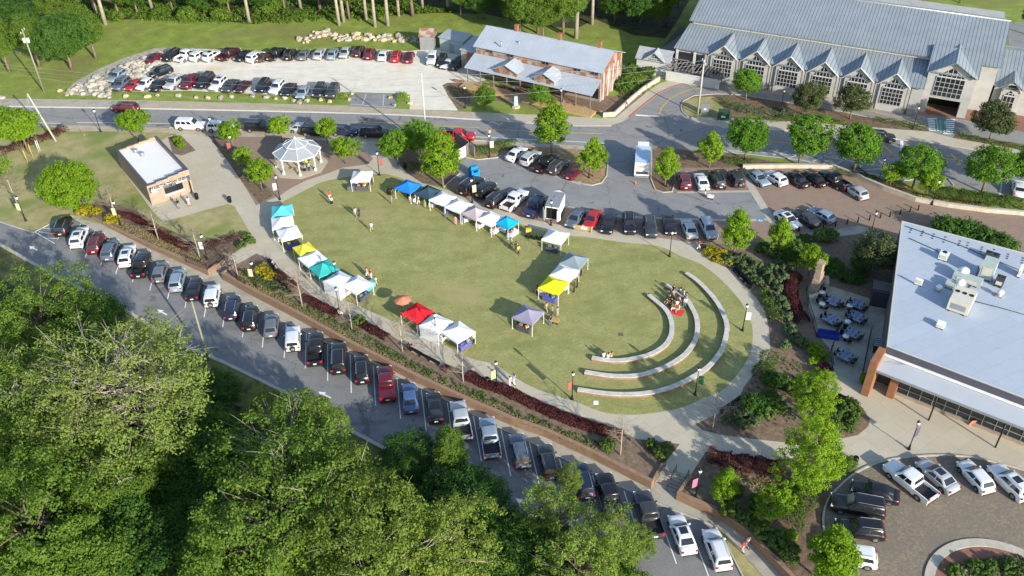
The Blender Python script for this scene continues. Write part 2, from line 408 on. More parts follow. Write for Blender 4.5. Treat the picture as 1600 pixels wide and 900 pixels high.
mat('grey_wood', (.17, .16, .15), .9, var=.25, scale=1.5)
mat('tan_wood', (.42, .28, .13), .8, var=.2, scale=2)
mat('yellow_plastic', (.62, .48, .03), .5, var=.08)
mat('pale_pole', (.42, .41, .38), .8, var=.1, scale=2)
mat('bark', (.17, .13, .095), .9, var=.3, scale=2, obj=True)
mat('pale_bark', (.34, .30, .24), .85, var=.25, scale=1.2, obj=True)
mat('twig_bark', (.22, .18, .135), .9, var=0)
mat('white_bark', (.42, .37, .30), .85, var=.2, scale=1.2, obj=True)
leafmat('leaf_spring', (.13, .25, .012), (.28, .43, .030), .45)
leafmat('leaf_street', (.075, .19, .016), (.17, .32, .028), .4)
leafmat('leaf_olive', (.060, .085, .030), (.115, .14, .048), .3)
leafmat('leaf_wood', (.075, .15, .018), (.175, .27, .040), .4)
leafmat('leaf_pale', (.11, .175, .034), (.23, .30, .066), .4)
leafmat('leaf_deep', (.040, .105, .018), (.09, .185, .030), .36)  # dark green; shade of the wood's hollows is partly put into this colour
leafmat('leaf_fresh', (.12, .20, .030), (.25, .35, .060), .42)
leafmat('leaf_yellow', (.12, .19, .028), (.24, .31, .055), .42)
leafmat('leaf_red', (.050, .010, .014), (.115, .030, .030), .2)
leafmat('leaf_hedge', (.055, .11, .020), (.13, .20, .040), .3)
leafmat('leaf_gold', (.24, .22, .015), (.46, .38, .03), .3)
leafmat('leaf_sage', (.075, .12, .05), (.13, .19, .08), .3)
leafmat('tuft', (.16, .17, .05), (.36, .30, .13), .3)
leafmat('twig', (.19, .145, .10), (.30, .24, .18), 0)
# ------------------------------------------------------------------ terrain: upper ground and the lower street side
WALL1 = [(143, 342), (240, 391), (285, 411), (327, 431)]
WALL2 = [(349, 437), (400, 465), (462, 497), (550, 546), (650, 597), (725, 632), (800, 665), (850, 682), (925, 717), (1017, 764)]
WALL3 = [(1057, 781), (1125, 812), (1160, 835), (1200, 877), (1230, 908), (1290, 975)]
w1, w2, w3 = W(WALL1, 'S'), W(WALL2, 'S'), W(WALL3, 'S')
st1 = W([(355, 407), (368, 414)]); st2 = W([(1037, 728), (1078, 744)])
edge = [(-500, w1[0][1]+150), (-120, w1[0][1]+18)]+w1+st1+w2+st2+w3+[(60, 20), (80, -60)]
up = edge+[(600, -60), (600, 900), (-500, 900)]
lo = edge+[(-500, -60)]
bm = bmesh.new()
def face_poly(bm, pts, zf):
    q = [Vector((x, y, 0)) for x, y in pts]; v = [bm.verts.new(p) for p in q]
    fs = [bm.faces.new([v[i] for i in t]) for t in tessellate_polygon([q])]
    return v
b2 = bmesh.new(); face_poly(b2, lo, None)
for x in (SX0, SX1): bmesh.ops.bisect_plane(b2, geom=b2.verts[:]+b2.edges[:]+b2.faces[:], plane_co=(x, 0, 0), plane_no=(1, 0, 0))
for v in b2.verts: v.co.z = zs(v.co.x)-.002
face_poly(bm, up, None)
tmp = D.meshes.new('t'); b2.to_mesh(tmp); bm.from_mesh(tmp); b2.free(); D.meshes.remove(tmp)
for a, b in zip(edge, edge[1:]):   # the earth face where the two levels meet
    if max(-zs(a[0]), -zs(b[0])) > 0.01:
        v = [bm.verts.new(p) for p in ((a[0], a[1], 0), (b[0], b[1], 0), (b[0], b[1], zs(b[0])-.002), (a[0], a[1], zs(a[0])-.002))]
        bm.faces.new(v)
for f in bm.faces:
    if f.normal.z < 0: f.normal_flip()
bm.normal_update()
for f in bm.faces:
    if f.normal.z < -.5: f.normal_flip()
me = D.meshes.new('ground'); bm.to_mesh(me); bm.free(); me.materials.append(MATS['meadow_grass'])
tag(link('ground', me), kind='structure')

# woodland floor south of the street and along the top
STREET_S = [(-80, 340), (0, 382), (87, 432), (140, 458), (200, 487), (287, 540), (350, 567), (400, 591), (452, 617), (520, 655), (555, 677), (612, 707), (690, 750), (750, 782), (800, 810), (900, 865), (980, 910), (1060, 955)]
vg = W(STREET_S, 'S')
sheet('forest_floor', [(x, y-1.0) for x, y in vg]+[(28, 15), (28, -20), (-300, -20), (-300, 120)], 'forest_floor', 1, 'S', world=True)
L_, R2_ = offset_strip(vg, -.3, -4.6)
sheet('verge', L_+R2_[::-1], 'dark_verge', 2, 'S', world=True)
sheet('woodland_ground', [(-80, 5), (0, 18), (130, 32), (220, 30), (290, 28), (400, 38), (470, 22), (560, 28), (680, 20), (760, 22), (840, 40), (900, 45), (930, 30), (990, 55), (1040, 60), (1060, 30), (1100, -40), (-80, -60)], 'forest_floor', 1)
sheet('grass_verge', [(-120, 222), (20, 207), (150, 198), (290, 207), (262, 300), (400, 330), (398, 378), (330, 385), (160, 350), (105, 338), (52, 363), (0, 346), (-120, 320)], 'pale_grass', 1)

# ------------------------------------------------------------------ paved areas on the upper ground
CONC = [(189, 262), (240, 332), (255, 347), (355, 319), (366, 322), (397, 374), (375, 388), (357, 401), (355, 407), (368, 414), (385, 405), (401, 396), (422, 408), (454, 433),
 (485, 460), (507, 474), (536, 490), (560, 496), (603, 519), (637, 540), (642, 549), (685, 572), (696, 568), (726, 580), (754, 593), (782, 603), (829, 626), (867, 639), (900, 648),
 (927, 657), (953, 667), (980, 679), (996, 686), (1031, 727), (1037, 728), (1078, 744), (1103, 706), (1152, 715), (1210, 718), (1300, 712), (1337, 735), (1382, 721), (1425, 714),
 (1475, 712), (1525, 716), (1600, 735), (1660, 750), (1660, 640), (1560, 560), (1400, 520), (1360, 600), (1335, 600), (1300, 575), (1290, 595), (1300, 617), (1332, 625), (1350, 640), (1359, 655), (1357, 666), (1340, 680),
 (1311, 686), (1224, 691), (1167, 685), (1123, 679), (1097, 672), (1086, 663), (1125, 645), (1155, 622), (1162, 605), (1185, 575), (1192, 569), (1204, 547), (1201, 510), (1195, 486),
 (1182, 466), (1164, 446), (1142, 421), (1127, 415), (1111, 405), (1100, 393), (1100, 381), (1050, 375), (990, 367), (940, 361), (887, 355), (827, 343), (778, 326), (731, 311),
 (700, 297), (660, 286), (636, 271), (628, 260), (616, 247), (585, 227), (600, 221), (540, 216), (437, 208), (319, 207), (290, 207), (262, 213), (200, 260)]
sheet('footpath', CONC, 'concrete', 3)
LAWN = [(547, 276), (506, 284), (485, 293), (459, 307), (436, 320), (424, 345), (430, 370), (443, 388), (460, 408), (489, 433), (523, 459), (560, 478), (600, 496), (653, 520), (707, 545), (733, 559), (772, 570), (805, 590), (841, 609), (900, 628),
 (932, 641), (959, 647), (994, 648), (1024, 645), (1056, 639), (1078, 632), (1100, 622), (1127, 611), (1153, 584), (1169, 560), (1175, 539), (1176, 517), (1172, 499), (1161, 477), (1145, 456), (1121, 432), (1095, 413), (1063, 400), (1030, 385), (975, 379), (912, 370), (895, 369),
 (835, 357), (770, 334), (705, 306), (655, 289), (622, 277), (600, 272), (580, 273)]
sheet('lawn', crom(LAWN, 4, True), 'lawn_grass', 6)
sheet('brick_paving', [(400, 321), (437, 306), (453, 295), (478, 282), (507, 273), (535, 262), (575, 257), (583, 248), (575, 240), (560, 232), (550, 224), (500, 219), (430, 214), (330, 213), (337, 228), (356, 252), (382, 290)], 'brick_paver', 4)
sheet('mulch_bed', [(325, 212), (348, 216), (362, 236), (388, 262), (412, 290), (428, 305), (405, 318), (382, 290), (356, 252), (337, 228)], 'mulch', 5)
sheet('mulch_bed', [(262, 214), (283, 212), (306, 235), (284, 243), (270, 240)], 'brown_mulch', 5)
# central car park
sheet('parking_pavers', [(693, 292), (705, 281), (718, 272), (716, 262), (722, 245), (745, 249), (775, 246), (800, 224), (1020, 229), (1060, 240), (1150, 245), (1232, 262), (1300, 262), (1345, 280), (1400, 303), (1430, 314), (1480, 322), (1600, 337), (1680, 338),
 (1680, 470), (1500, 400), (1400, 378), (1360, 357), (1345, 352), (1240, 368), (1190, 372), (1170, 381), (1100, 381), (1050, 375), (990, 367), (940, 361), (887, 355), (827, 343), (778, 326), (731, 311)], 'brick_paver', 4)
sheet('car_park', [(703, 282), (719, 271), (716, 260), (722, 246), (745, 250), (775, 248), (787, 243), (830, 262), (885, 281), (908, 288), (930, 291), (945, 284), (949, 270), (949, 226), (1018, 228), (1017, 262), (1014, 285), (1022, 298), (1040, 302), (1060, 300),
 (1174, 299), (1201, 342), (1163, 344), (1050, 341), (960, 338), (883, 323), (800, 300), (760, 288), (735, 280)], 'asphalt', 6)
line('paving_band', [[(787, 243), (830, 262), (885, 281), (908, 288)], [(1058, 301), (1174, 299)], [(1160, 272), (1213, 354)], [(883, 323), (960, 338), (1050, 342), (1163, 345), (1201, 343)], [(1100, 388), (1050, 376), (990, 368), (940, 362), (887, 356), (827, 344)]], 'kerb_concrete', .55, 7)
line('paving_band', [[(1165, 278), (1208, 348)]], 'kerb_concrete', 1.2, 8)
sheet('mulch_bed', [(588, 228), (616, 247), (636, 271), (660, 286), (693, 292), (705, 281), (718, 271), (712, 262), (716, 250), (706, 232), (600, 222)], 'mulch', 5)
sheet('mulch_bed', [(903, 284), (912, 272), (925, 256), (935, 242), (948, 240), (948, 262), (946, 276), (938, 285), (925, 288), (912, 287)], 'pine_straw', 8)
sheet('mulch_bed', [(1019, 235), (1018, 280), (1025, 296), (1036, 300), (1049, 299), (1053, 288), (1053, 268), (1060, 262), (1150, 262), (1232, 258), (1150, 241), (1060, 234), (1030, 230)], 'mulch', 8)
sheet('mulch_bed', [(725, 240), (745, 247), (775, 245), (792, 234), (800, 228), (945, 234), (934, 246), (918, 258), (900, 262), (880, 246), (846, 236), (800, 229), (785, 224), (730, 226)], 'pine_straw', 8)
sheet('concrete_apron', [(1213, 377), (1245, 366), (1345, 353), (1402, 374), (1398, 388), (1345, 365), (1250, 378), (1216, 386)], 'old_concrete', 9)
# planted ground east of the lawn, patio
sheet('mulch_bed', [(1101, 394), (1111, 405), (1127, 415), (1142, 421), (1164, 446), (1182, 466), (1195, 486), (1201, 510), (1204, 547), (1192, 569), (1185, 575), (1162, 605), (1155, 622), (1125, 645), (1086, 663), (1097, 672), (1123, 679), (1167, 685), (1224, 691),
 (1311, 686), (1340, 680), (1357, 666), (1359, 655), (1350, 640), (1332, 625), (1300, 617), (1290, 595), (1296, 560), (1360, 520), (1430, 420), (1404, 384), (1345, 364), (1248, 378), (1190, 378), (1120, 382)], 'brown_mulch', 5)
sheet('patio', [(1258, 458), (1268, 440), (1300, 448), (1385, 475), (1378, 560), (1360, 601), (1335, 601), (1298, 578), (1296, 545), (1276, 520), (1264, 490)], 'old_concrete', 7)
sheet('mulch_bed', [(997, 686), (1031, 726), (1040, 722), (1062, 694)], 'mulch', 5)
def mixed(name, a, b, m, lv, z='U'):   # outline partly along the retaining wall
    return sheet(name, [tuple(p) for p in a]+W(b), m, lv, world=True)
mixed('mulch_bed', w1, [(355, 407), (357, 401), (377, 388), (372, 368), (330, 378), (300, 376), (250, 352), (215, 330), (180, 318), (150, 315), (120, 332)], 'mulch', 4)
PATH_S = [(368, 414), (385, 405), (401, 396), (422, 408), (454, 433), (485, 460), (507, 474), (536, 490), (560, 496), (603, 519), (637, 540), (642, 549), (685, 572), (696, 568), (726, 580), (754, 593), (782, 603), (829, 626), (867, 639), (900, 648), (927, 657), (953, 667), (980, 679), (996, 686), (1037, 728)]
mixed('mulch_bed', w2, PATH_S[::-1], 'brown_mulch', 4)
mixed('mulch_bed', w3, [(1330, 900), (1295, 860), (1285, 815), (1292, 785), (1307, 765), (1337, 735), (1300, 712), (1210, 718), (1152, 715), (1103, 706), (1078, 744)], 'mulch', 4)
LOTK = [(1345, 908), (1320, 890), (1295, 858), (1286, 815), (1292, 785), (1307, 765), (1340, 737), (1382, 721), (1425, 714), (1475, 712), (1525, 716), (1600, 735), (1680, 762)]
sheet('paved_court', crom(LOTK, 3)+[(1680, 1000), (1400, 1000)], 'plaza_paver', 6)
# roundabout planter: circles through measured points of its two rims
def circ3(a, b, c):
    a, b, c = (G(*p) for p in (a, b, c)); d = 2*(a.x*(b.y-c.y)+b.x*(c.y-a.y)+c.x*(a.y-b.y))
    ux = ((a.x**2+a.y**2)*(b.y-c.y)+(b.x**2+b.y**2)*(c.y-a.y)+(c.x**2+c.y**2)*(a.y-b.y))/d
    uy = ((a.x**2+a.y**2)*(c.x-b.x)+(b.x**2+b.y**2)*(a.x-c.x)+(c.x**2+c.y**2)*(b.x-a.x))/d
    return ux, uy, math.hypot(a.x-ux, a.y-uy)
RC = circ3((1446, 893), (1520, 843), (1600, 861))
def ring(c, r, n=64): return [(c[0]+r*math.cos(2*math.pi*i/n), c[1]+r*math.sin(2*math.pi*i/n)) for i in range(n)]
sheet('roundabout_bed', ring(RC, RC[2]-3.0), 'mulch', 9, world=True)
sheet('roundabout_paving', ring(RC, RC[2]-.9), 'red_paver', 8, world=True)
mb = MB(); ribbon(mb, ring(RC, RC[2]-.4)+[ring(RC, RC[2]-.4)[0]], .9, 0, .13); ribbon(mb, ring(RC, RC[2]-2.9)+[ring(RC, RC[2]-2.9)[0]], .25, 0, .16)
struct('roundabout_kerb', mb, 'kerb_concrete')
sheet('rock_slope', [(99, 146), (118, 128), (150, 110), (190, 92), (240, 76), (275, 74), (235, 92), (205, 112), (180, 130), (168, 146), (130, 150)], 'pale_rock', 3)

# ------------------------------------------------------------------ main road and its arms
ROAD_N = [(-90, 165), (0, 166), (200, 169), (400, 173), (560, 177), (640, 180), (750, 187), (800, 191), (900, 197), (955, 197), (972, 191), (985, 182), (1008, 164), (1030, 147), (1050, 137), (1075, 129), (1100, 126), (1135, 126), (1200, 130), (1228, 137), (1290, 147), (1360, 161), (1447, 178), (1500, 186), (1560, 198), (1680, 222)]
sheet('main_road', ROAD_N+[(1680, 320), (1600, 312), (1500, 294), (1440, 286), (1390, 281), (1330, 269), (1250, 255), (1232, 249), (1150, 240), (1060, 233), (1018, 229), (945, 229), (860, 224), (765, 220), (700, 217), (600, 211), (560, 210), (400, 203), (265, 199), (120, 196), (0, 200), (-90, 205)], 'road_asphalt', 5)
ISL = [(1075, 181), (1066, 174), (1064, 166), (1068, 158), (1084, 150), (1120, 147), (1160, 149), (1210, 157), (1290, 170), (1372, 186), (1447, 198), (1452, 206), (1489, 216), (1494, 208), (1600, 226), (1680, 244)]
SWN = [(1680, 266), (1600, 248), (1463, 224), (1400, 218), (1288, 208), (1200, 203), (1130, 200), (1098, 194), (1080, 187)]
sheet('island', ISL+SWN, 'mulch', 7)
sheet('island_grass', [(1072, 179), (1067, 170), (1067, 162), (1072, 157), (1086, 152), (1115, 151), (1130, 160), (1128, 184), (1085, 183)], 'pale_grass', 8)
sheet('pavement', [(1080, 183), (1120, 184), (1200, 188), (1288, 193), (1376, 200), (1400, 202), (1452, 206), (1489, 216), (1600, 235), (1680, 250)]+SWN, 'concrete', 9)
sheet('pavement', [(735, 175), (800, 178), (890, 182), (950, 185), (962, 184), (990, 161), (1012, 143), (1032, 130), (1060, 122), (1085, 119), (1135, 121), (1200, 125), (1230, 131), (1290, 141), (1360, 153), (1440, 168), (1447, 178), (1360, 161), (1290, 147), (1228, 137), (1200, 130), (1135, 126), (1100, 126), (1075, 129), (1050, 137), (1030, 147), (1008, 164), (985, 182), (972, 191), (955, 196), (895, 196), (800, 190), (740, 187)], 'concrete', 8)
line('red_kerb_line', [[(982, 183), (1006, 163), (1028, 146), (1049, 136), (1075, 128), (1100, 125), (1135, 125), (1200, 129), (1228, 136)], [(1300, 148), (1360, 160), (1447, 177)]], 'red_kerb_paint', .35, 10)
sheet('entrance_paving', [(1440, 168), (1500, 165), (1560, 172), (1680, 190), (1680, 222), (1560, 198), (1500, 186), (1447, 178)], 'red_paver', 8)
sheet('road_shoulder', [(-90, 155), (0, 154), (230, 157), (540, 165), (640, 171), (735, 175), (748, 186), (640, 180), (560, 177), (400, 173), (200, 169), (0, 166), (-90, 165)], 'shoulder', 4)
sheet('pavement', [(-90, 156), (0, 155), (232, 158), (225, 167), (0, 165), (-90, 164)], 'old_concrete', 6)
sheet('pavement', [(265, 200), (400, 204), (560, 211), (600, 212), (700, 218), (765, 221), (768, 227), (700, 226), (600, 222), (540, 217), (400, 213), (265, 209)], 'shoulder', 7)
sheet('road_shoulder', [(75, 197), (120, 196), (265, 200), (265, 208), (150, 205), (110, 206)], 'shoulder', 6)
sheet('pavement', [(790, 222), (860, 225), (946, 230), (945, 236), (860, 231), (790, 227)], 'old_concrete', 9)
line('edge_line', [[(-90, 165.5), (0, 167), (200, 170), (400, 174), (560, 178), (640, 181), (750, 188)], [(0, 191), (60, 192), (95, 193)], [(120, 191.5), (200, 192), (300, 194), (400, 197), (560, 204), (690, 211), (765, 215), (850, 219), (945, 224)]], 'white_paint', .16, 7)
line('stop_line', [[(993, 180), (1030, 182)], [(1409, 220), (1410, 263)]], 'white_paint', .5, 7)
line('centre_line', [[(1029, 180), (1034, 168), (1046, 155), (1060, 147), (1082, 139), (1110, 137), (1150, 138), (1230, 148), (1360, 174), (1440, 190)], [(760, 202), (850, 206), (940, 209)], [(1130, 217), (1200, 221), (1290, 229), (1400, 242)], [(1460, 244), (1600, 272)], [(560, 190), (640, 194), (750, 200)]], 'yellow_paint', .22, 7)
line('road_hatching', [[(1090, 232), (1150, 239), (1250, 250), (1310, 262), (1380, 275)], [(1205, 243), (1230, 237)], [(1228, 248), (1262, 238)], [(1265, 255), (1290, 243)], [(1300, 260), (1322, 248)], [(1350, 266), (1392, 262)], [(1130, 235), (1290, 245), (1392, 262)], [(1566, 280), (1562, 306)], [(1440, 283), (1480, 292)]], 'worn_white', .25, 7)
line('turn_hatching', [[(1286, 222), (1300, 232)], [(1380, 226), (1398, 244)], [(1485, 240), (1500, 256)]], 'yellow_paint', .3, 7)
# painted crossing in front of the hall entrance
cb = [G(*p) for p in ((1449, 184), (1452, 205), (1489, 211), (1493, 186))]
sheet('crossing_paint', [(1451, 184), (1454, 204), (1487, 210), (1491, 186)], 'teal_paint', 7)
def lerp2(a, b, t): return a+(b-a)*t
mb = MB()
for a, b in ((cb[0], cb[1]), (cb[3], cb[2])):
    for i in range(8):
        p = lerp2(a, b, i/8+.02); q = lerp2(a, b, i/8+.09); ln = (cb[3]-cb[0]).normalized()*(1.6 if a is cb[0] else -1.6)
        mb.add([(v.x, v.y, 8*LV) for v in (p, q, q+ln, p+ln)], [(0, 1, 2, 3)])
struct('crossing_stripes', mb, 'white_paint')
line('crossing_dashes', [[tuple(x) for x in pr] for pr in [[(1462+k*7, 187+k*1.0), (1463+k*7, 206+k*.8)] for k in range(3)]], 'yellow_paint', .2, 8)
sheet('side_lane', [(1573, 38), (1680, 20), (1680, 92), (1577, 76)], 'asphalt', 3)
# gravel car park and the yards of the old barn
sheet('gravel_lot', [(165, 143), (178, 128), (200, 112), (225, 92), (245, 81), (300, 76), (400, 79), (460, 84), (560, 76), (640, 80), (668, 76), (735, 70), (740, 95), (760, 125), (747, 128), (700, 129), (691, 133), (700, 150), (716, 173), (640, 171), (641, 148), (622, 146), (552, 144), (540, 147), (480, 150), (400, 147), (300, 142), (220, 143)], 'gravel', 2)
sheet('gravel_lot', [(552, 145), (622, 147), (617, 170), (544, 166)], 'asphalt', 5)
line('bay_line', [[(572, 147), (566, 165)], [(600, 148), (598, 168)], [(548, 163), (617, 168)]], 'worn_white', .15, 6)
sheet('terrace_ground', [(692, 133), (700, 129), (747, 128), (960, 150), (990, 140), (1010, 143), (985, 170), (962, 184), (940, 178), (850, 168), (770, 157), (735, 150), (735, 168), (716, 172), (702, 150)], 'brown_mulch', 2)
sheet('yard_grass', [(722, 172), (738, 160), (770, 160), (850, 170), (942, 180), (945, 184), (890, 181), (800, 177)], 'meadow_grass', 4)

# ------------------------------------------------------------------ the street below the wall
CURB = [(118, 343), (150, 361), (200, 387), (240, 407), (290, 432), (330, 451), (355, 462), (385, 475), (416, 490), (448, 505), (479, 520), (512, 537), (547, 552), (582, 567), (620, 587), (659, 607), (697, 626), (737, 647), (781, 669), (825, 690), (870, 712), (915, 735), (970, 761), (1027, 787), (1075, 806), (1120, 824), (1134, 850), (1160, 900), (1185, 950)]
sheet('street', [(-90, 320), (0, 346), (52, 363), (104, 338)]+CURB+STREET_S[::-1], 'street_asphalt', 3, 'S')
sheet('street_pavement', [(104, 336), (130, 338)]+WALL1+WALL2+WALL3[:-1]+[(1225, 940), (1192, 900), (1160, 865), (1132, 833)]+CURB[-5::-1], 'old_concrete', 5, 'S')
sheet('verge', [(1134, 836), (1160, 866), (1192, 901), (1225, 941), (1190, 950), (1160, 900), (1137, 852)], 'pale_grass', 6, 'S')
mb = MB(); ribbon(mb, W(CURB, 'S'), .16, 0, .13, 'S'); ribbon(mb, W([(104, 337), (52, 364), (0, 347), (-90, 321)], 'S'), .16, 0, .13, 'S'); ribbon(mb, W(STREET_S, 'S'), .45, 0, .12, 'S')
struct('street_kerb', mb, 'kerb_concrete')
mb = MB()
for P in (ROAD_N[:10], [(1075, 183), (1066, 175), (1064, 166), (1068, 158), (1084, 150), (1120, 147), (1160, 149), (1210, 157), (1290, 170), (1372, 186), (1447, 198)], SWN, [(265, 200), (400, 204), (560, 211), (700, 218), (768, 221)],
          [(903, 284), (912, 288), (925, 290), (940, 286), (948, 275), (950, 255), (949, 236)], [(1018, 236), (1017, 280), (1024, 297), (1036, 301), (1050, 300), (1054, 289)], crom(LOTK, 3), [(785, 243), (775, 247), (745, 250), (722, 245)], [(693, 293), (705, 282), (719, 271)], [(1392, 281), (1420, 282), (1460, 272), (1480, 278), (1490, 290)]):
    ribbon(mb, W(P), .2, 0, .13)
struct('kerb', mb, 'kerb_concrete')
STB = [(110, 391), (133, 403), (157, 415), (181, 428), (207, 441), (234, 454), (262, 467), (289, 481), (319, 496), (348, 511), (379, 527), (410, 543), (444, 559), (477, 576), (512, 595), (549, 614), (587, 634), (626, 654), (666, 674), (709, 697), (752, 720), (798, 744), (845, 767), (895, 795), (950, 823), (1003, 852), (1057, 881), (1111, 910)]
_a, _b = G(512, 595, 0, 'S'), G(512, 537, 0, 'S'); STD = Vector((_b.x-_a.x, _b.y-_a.y)).normalized(); STL = (_b-_a).length
STREET_HEAD = math.atan2(STD.y, STD.x)
mb = MB(); n_ = Vector((-STD.y, STD.x))*.055
for b in STB:
    p = G(*b, 0, 'S'); q = Vector((p.x, p.y))+STD*STL; p = Vector((p.x, p.y))
    # split so the line follows the bend of the slope
    for i in range(4):
        a0 = p+(q-p)*i/4; a1 = p+(q-p)*(i+1)/4
        mb.add([(v.x, v.y, 5*LV+zs(v.x)) for v in (a0-n_, a0+n_, a1+n_, a1-n_)], [(0, 3, 2, 1)])
struct('bay_line', mb, 'white_paint')
line('bay_hatching', [[(55, 363), (86, 381), (93, 369)], [(60, 362), (86, 366)], [(68, 357), (84, 358)], [(72, 372), (92, 373)]], 'white_paint', .12, 5, 'S')
# direction arrows
mb = MB(); sd = (G(900, 800, 0, 'S')-G(400, 550, 0, 'S')); sd = -Vector((sd.x, sd.y)).normalized(); sn = Vector((-sd.y, sd.x))
for p in ((52, 388), (253, 488), (507, 617), (817, 785)):
    c = G(*p, 0, 'S'); c2 = Vector((c.x, c.y))
    def pt(a, b): v = c2+sd*a+sn*b; return (v.x, v.y, 5*LV+zs(v.x))
    mb.add([pt(-1.0, -.1), pt(-1.0, .1), pt(.1, .1), pt(.1, -.1)], [(3, 2, 1, 0)]); mb.add([pt(.1, -.42), pt(.1, .42), pt(1.0, 0)], [(0, 2, 1)])
for f in range(len(mb.f)): pass
struct('arrow_marking', mb, 'white_paint')
# wheelchair bay symbol: blue square with a simple white wheelchair figure
sheet('disabled_bay_symbol', [(1181, 342), (1192, 341.5), (1196, 346), (1185, 347)], 'blue_paint', 9)
line('disabled_bay_figure', [[(1186.5, 342.6), (1187.5, 344.4), (1190.5, 344.3), (1192, 345.8)], [(1186.3, 343.8), (1185.9, 345.2), (1187.8, 346.2), (1190, 345.8)]], 'white_paint', .14, 10)

# ------------------------------------------------------------------ retaining walls
def wall_thing(pts, label, z1=.14, th=.28, caps=True, name='retaining_wall', m='wall_brick'):
    p0 = pts[len(pts)//2]; r = root(name, (p0[0], p0[1], zs(p0[0])), label, 'wall')
    mb = MB(); Lf, Rt = offset_strip(pts, th, -.07)
    dn = []
    for i in range(len(pts)-1):   # subdivide so the foot follows the street
        for k in range(6):
            t = k/6; dn.append((Lf[i][0]+(Lf[i+1][0]-Lf[i][0])*t, Lf[i][1]+(Lf[i+1][1]-Lf[i][1])*t, Rt[i][0]+(Rt[i+1][0]-Rt[i][0])*t, Rt[i][1]+(Rt[i+1][1]-Rt[i][1])*t))
    dn.append(Lf[-1]+Rt[-1]); dn = [tuple(d) for d in dn]
    def rib(mb, e, za, zb):
        vs = []
        for a, b, c, d in dn:
            n = Vector((c-a, d-b)).normalized()*e; z0 = min(zs(c)-.05, -.02) if za is None else za
            vs += [(a-n.x, b-n.y, z0), (a-n.x, b-n.y, zb), (c+n.x, d+n.y, zb), (c+n.x, d+n.y, z0)]
        fs = [(0, 1, 2, 3)]+[(len(vs)-1, len(vs)-2, len(vs)-3, len(vs)-4)]
        for i in range(len(dn)-1):
            o = 4*i; fs += [(o, o+4, o+5, o+1), (o+1, o+5, o+6, o+2), (o+2, o+6, o+7, o+3)]
        mb.add(vs, fs)
    rib(mb, 0, None, z1); part('brick_face', mb, m, r, r)
    if caps: mc = MB(); rib(mc, .04, z1+.002, z1+.08); part('coping', mc, 'stone_cap' if m != 'wall_brick' else 'seat_brick', r, r)
    return r
wall_thing(w1+[tuple(st1[0])], 'brick retaining wall rising beside the street below the snack stand lawn', .18)
wall_thing([tuple(st1[1])]+w2+[tuple(st2[0])], 'long brick retaining wall between the street parking and the planted bed', .18)
wall_thing([tuple(st2[1])]+w3, 'brick retaining wall below the shaded bed at the bottom right', .18)
# stairs
def stairs(a, b, c, d, n, label, m='old_concrete'):
    """a,b: top edge left/right; c,d: bottom edge left/right (plan); z from 0 down to the street"""
    a, b, c, d = (Vector(v) for v in (a, b, c, d)); zb = zs((c.x+d.x)/2)
    r = root('stairway', ((c.x+d.x)/2, (c.y+d.y)/2, zb), label, 'stairs'); mb = MB()
    for i in range(n):
        t0, t1 = i/n*.72, (i+1)/n*.72; q = [a.lerp(c, t0), b.lerp(d, t0), b.lerp(d, t1), a.lerp(c, t1)]
        mb.prism([tuple(v) for v in q], zb-.05, -(i)*(-zb)/n+.006-(0 if i else 0))
    part('steps', mb, m, r, r)
    for side, (u, v) in (('handrail', (a, c)), ('handrail', (b, d)), ('handrail', (a.lerp(b, .5), c.lerp(d, .5)))):
        u = u.lerp(b if u == a else a, .06); mr = MB(); v2 = u.lerp(v, .75)
        mr.tube([(u.x, u.y, 0), (u.x, u.y, .95), (v2.x, v2.y, .95+zb), (v2.x, v2.y, zb)], .03, 5)
        mm = u.lerp(v2, .5); mr.tube([(mm.x, mm.y, zb/2), (mm.x, mm.y, .95+zb/2)], .025, 5); mr.tube([(u.x, u.y, .5), (v2.x, v2.y, .5+zb)], .02, 5)
        part(side, mr, 'black_metal', r, r)
for a_, b_, nm_ in ((st1, (w1[-1], w2[0]), 'stair_landing'), (st2, (w2[-1], w3[0]), 'stair_landing')): sheet(nm_, [a_[0], a_[1], b_[1], b_[0]], 'old_concrete', 4, 'S', world=True)
stairs(st1[0], st1[1], w1[-1], w2[0], 5, 'concrete steps with black handrails through the brick wall near the snack stand')
stairs(st2[0], st2[1], w2[-1], w3[0], 6, 'concrete steps with black handrails rising from the street to the curved path')
# ------------------------------------------------------------------ foliage
def leaf_quads(name, P, size, m, nrm=None, seed=0, spread=.7, asp=.62):
    """one mesh of small leaf sprays; P: Nx3 centres, nrm: preferred normals"""
    rs = np.random.RandomState(seed); P = np.asarray(P, np.float64); n = len(P)
    N = rs.normal(size=(n, 3)); N /= np.linalg.norm(N, axis=1)[:, None]
    if nrm is not None: N = nrm*(1-spread)+N*spread; N /= np.linalg.norm(N, axis=1)[:, None]+1e-9
    A = np.cross(N, rs.normal(size=(n, 3))); A /= np.linalg.norm(A, axis=1)[:, None]+1e-9; B = np.cross(N, A)
    s = size*rs.uniform(.6, 1.35, n)[:, None]
    A = A*s; B = B*s*asp
    V = np.stack([P-A*.5, P-B*.5+A*.1, P+A*.55, P+B*.5+A*.05], 1).reshape(-1, 3)
    me = D.meshes.new(name); me.vertices.add(4*n); me.vertices.foreach_set('co', V.ravel())
    me.loops.add(4*n); me.loops.foreach_set('vertex_index', np.arange(4*n, dtype=np.int32))
    me.polygons.add(n); me.polygons.foreach_set('loop_start', np.arange(0, 4*n, 4, dtype=np.int32)); me.polygons.foreach_set('loop_total', np.full(n, 4, np.int32))
    me.update(calc_edges=True); me.validate(); me.materials.append(MATS[m]); return me
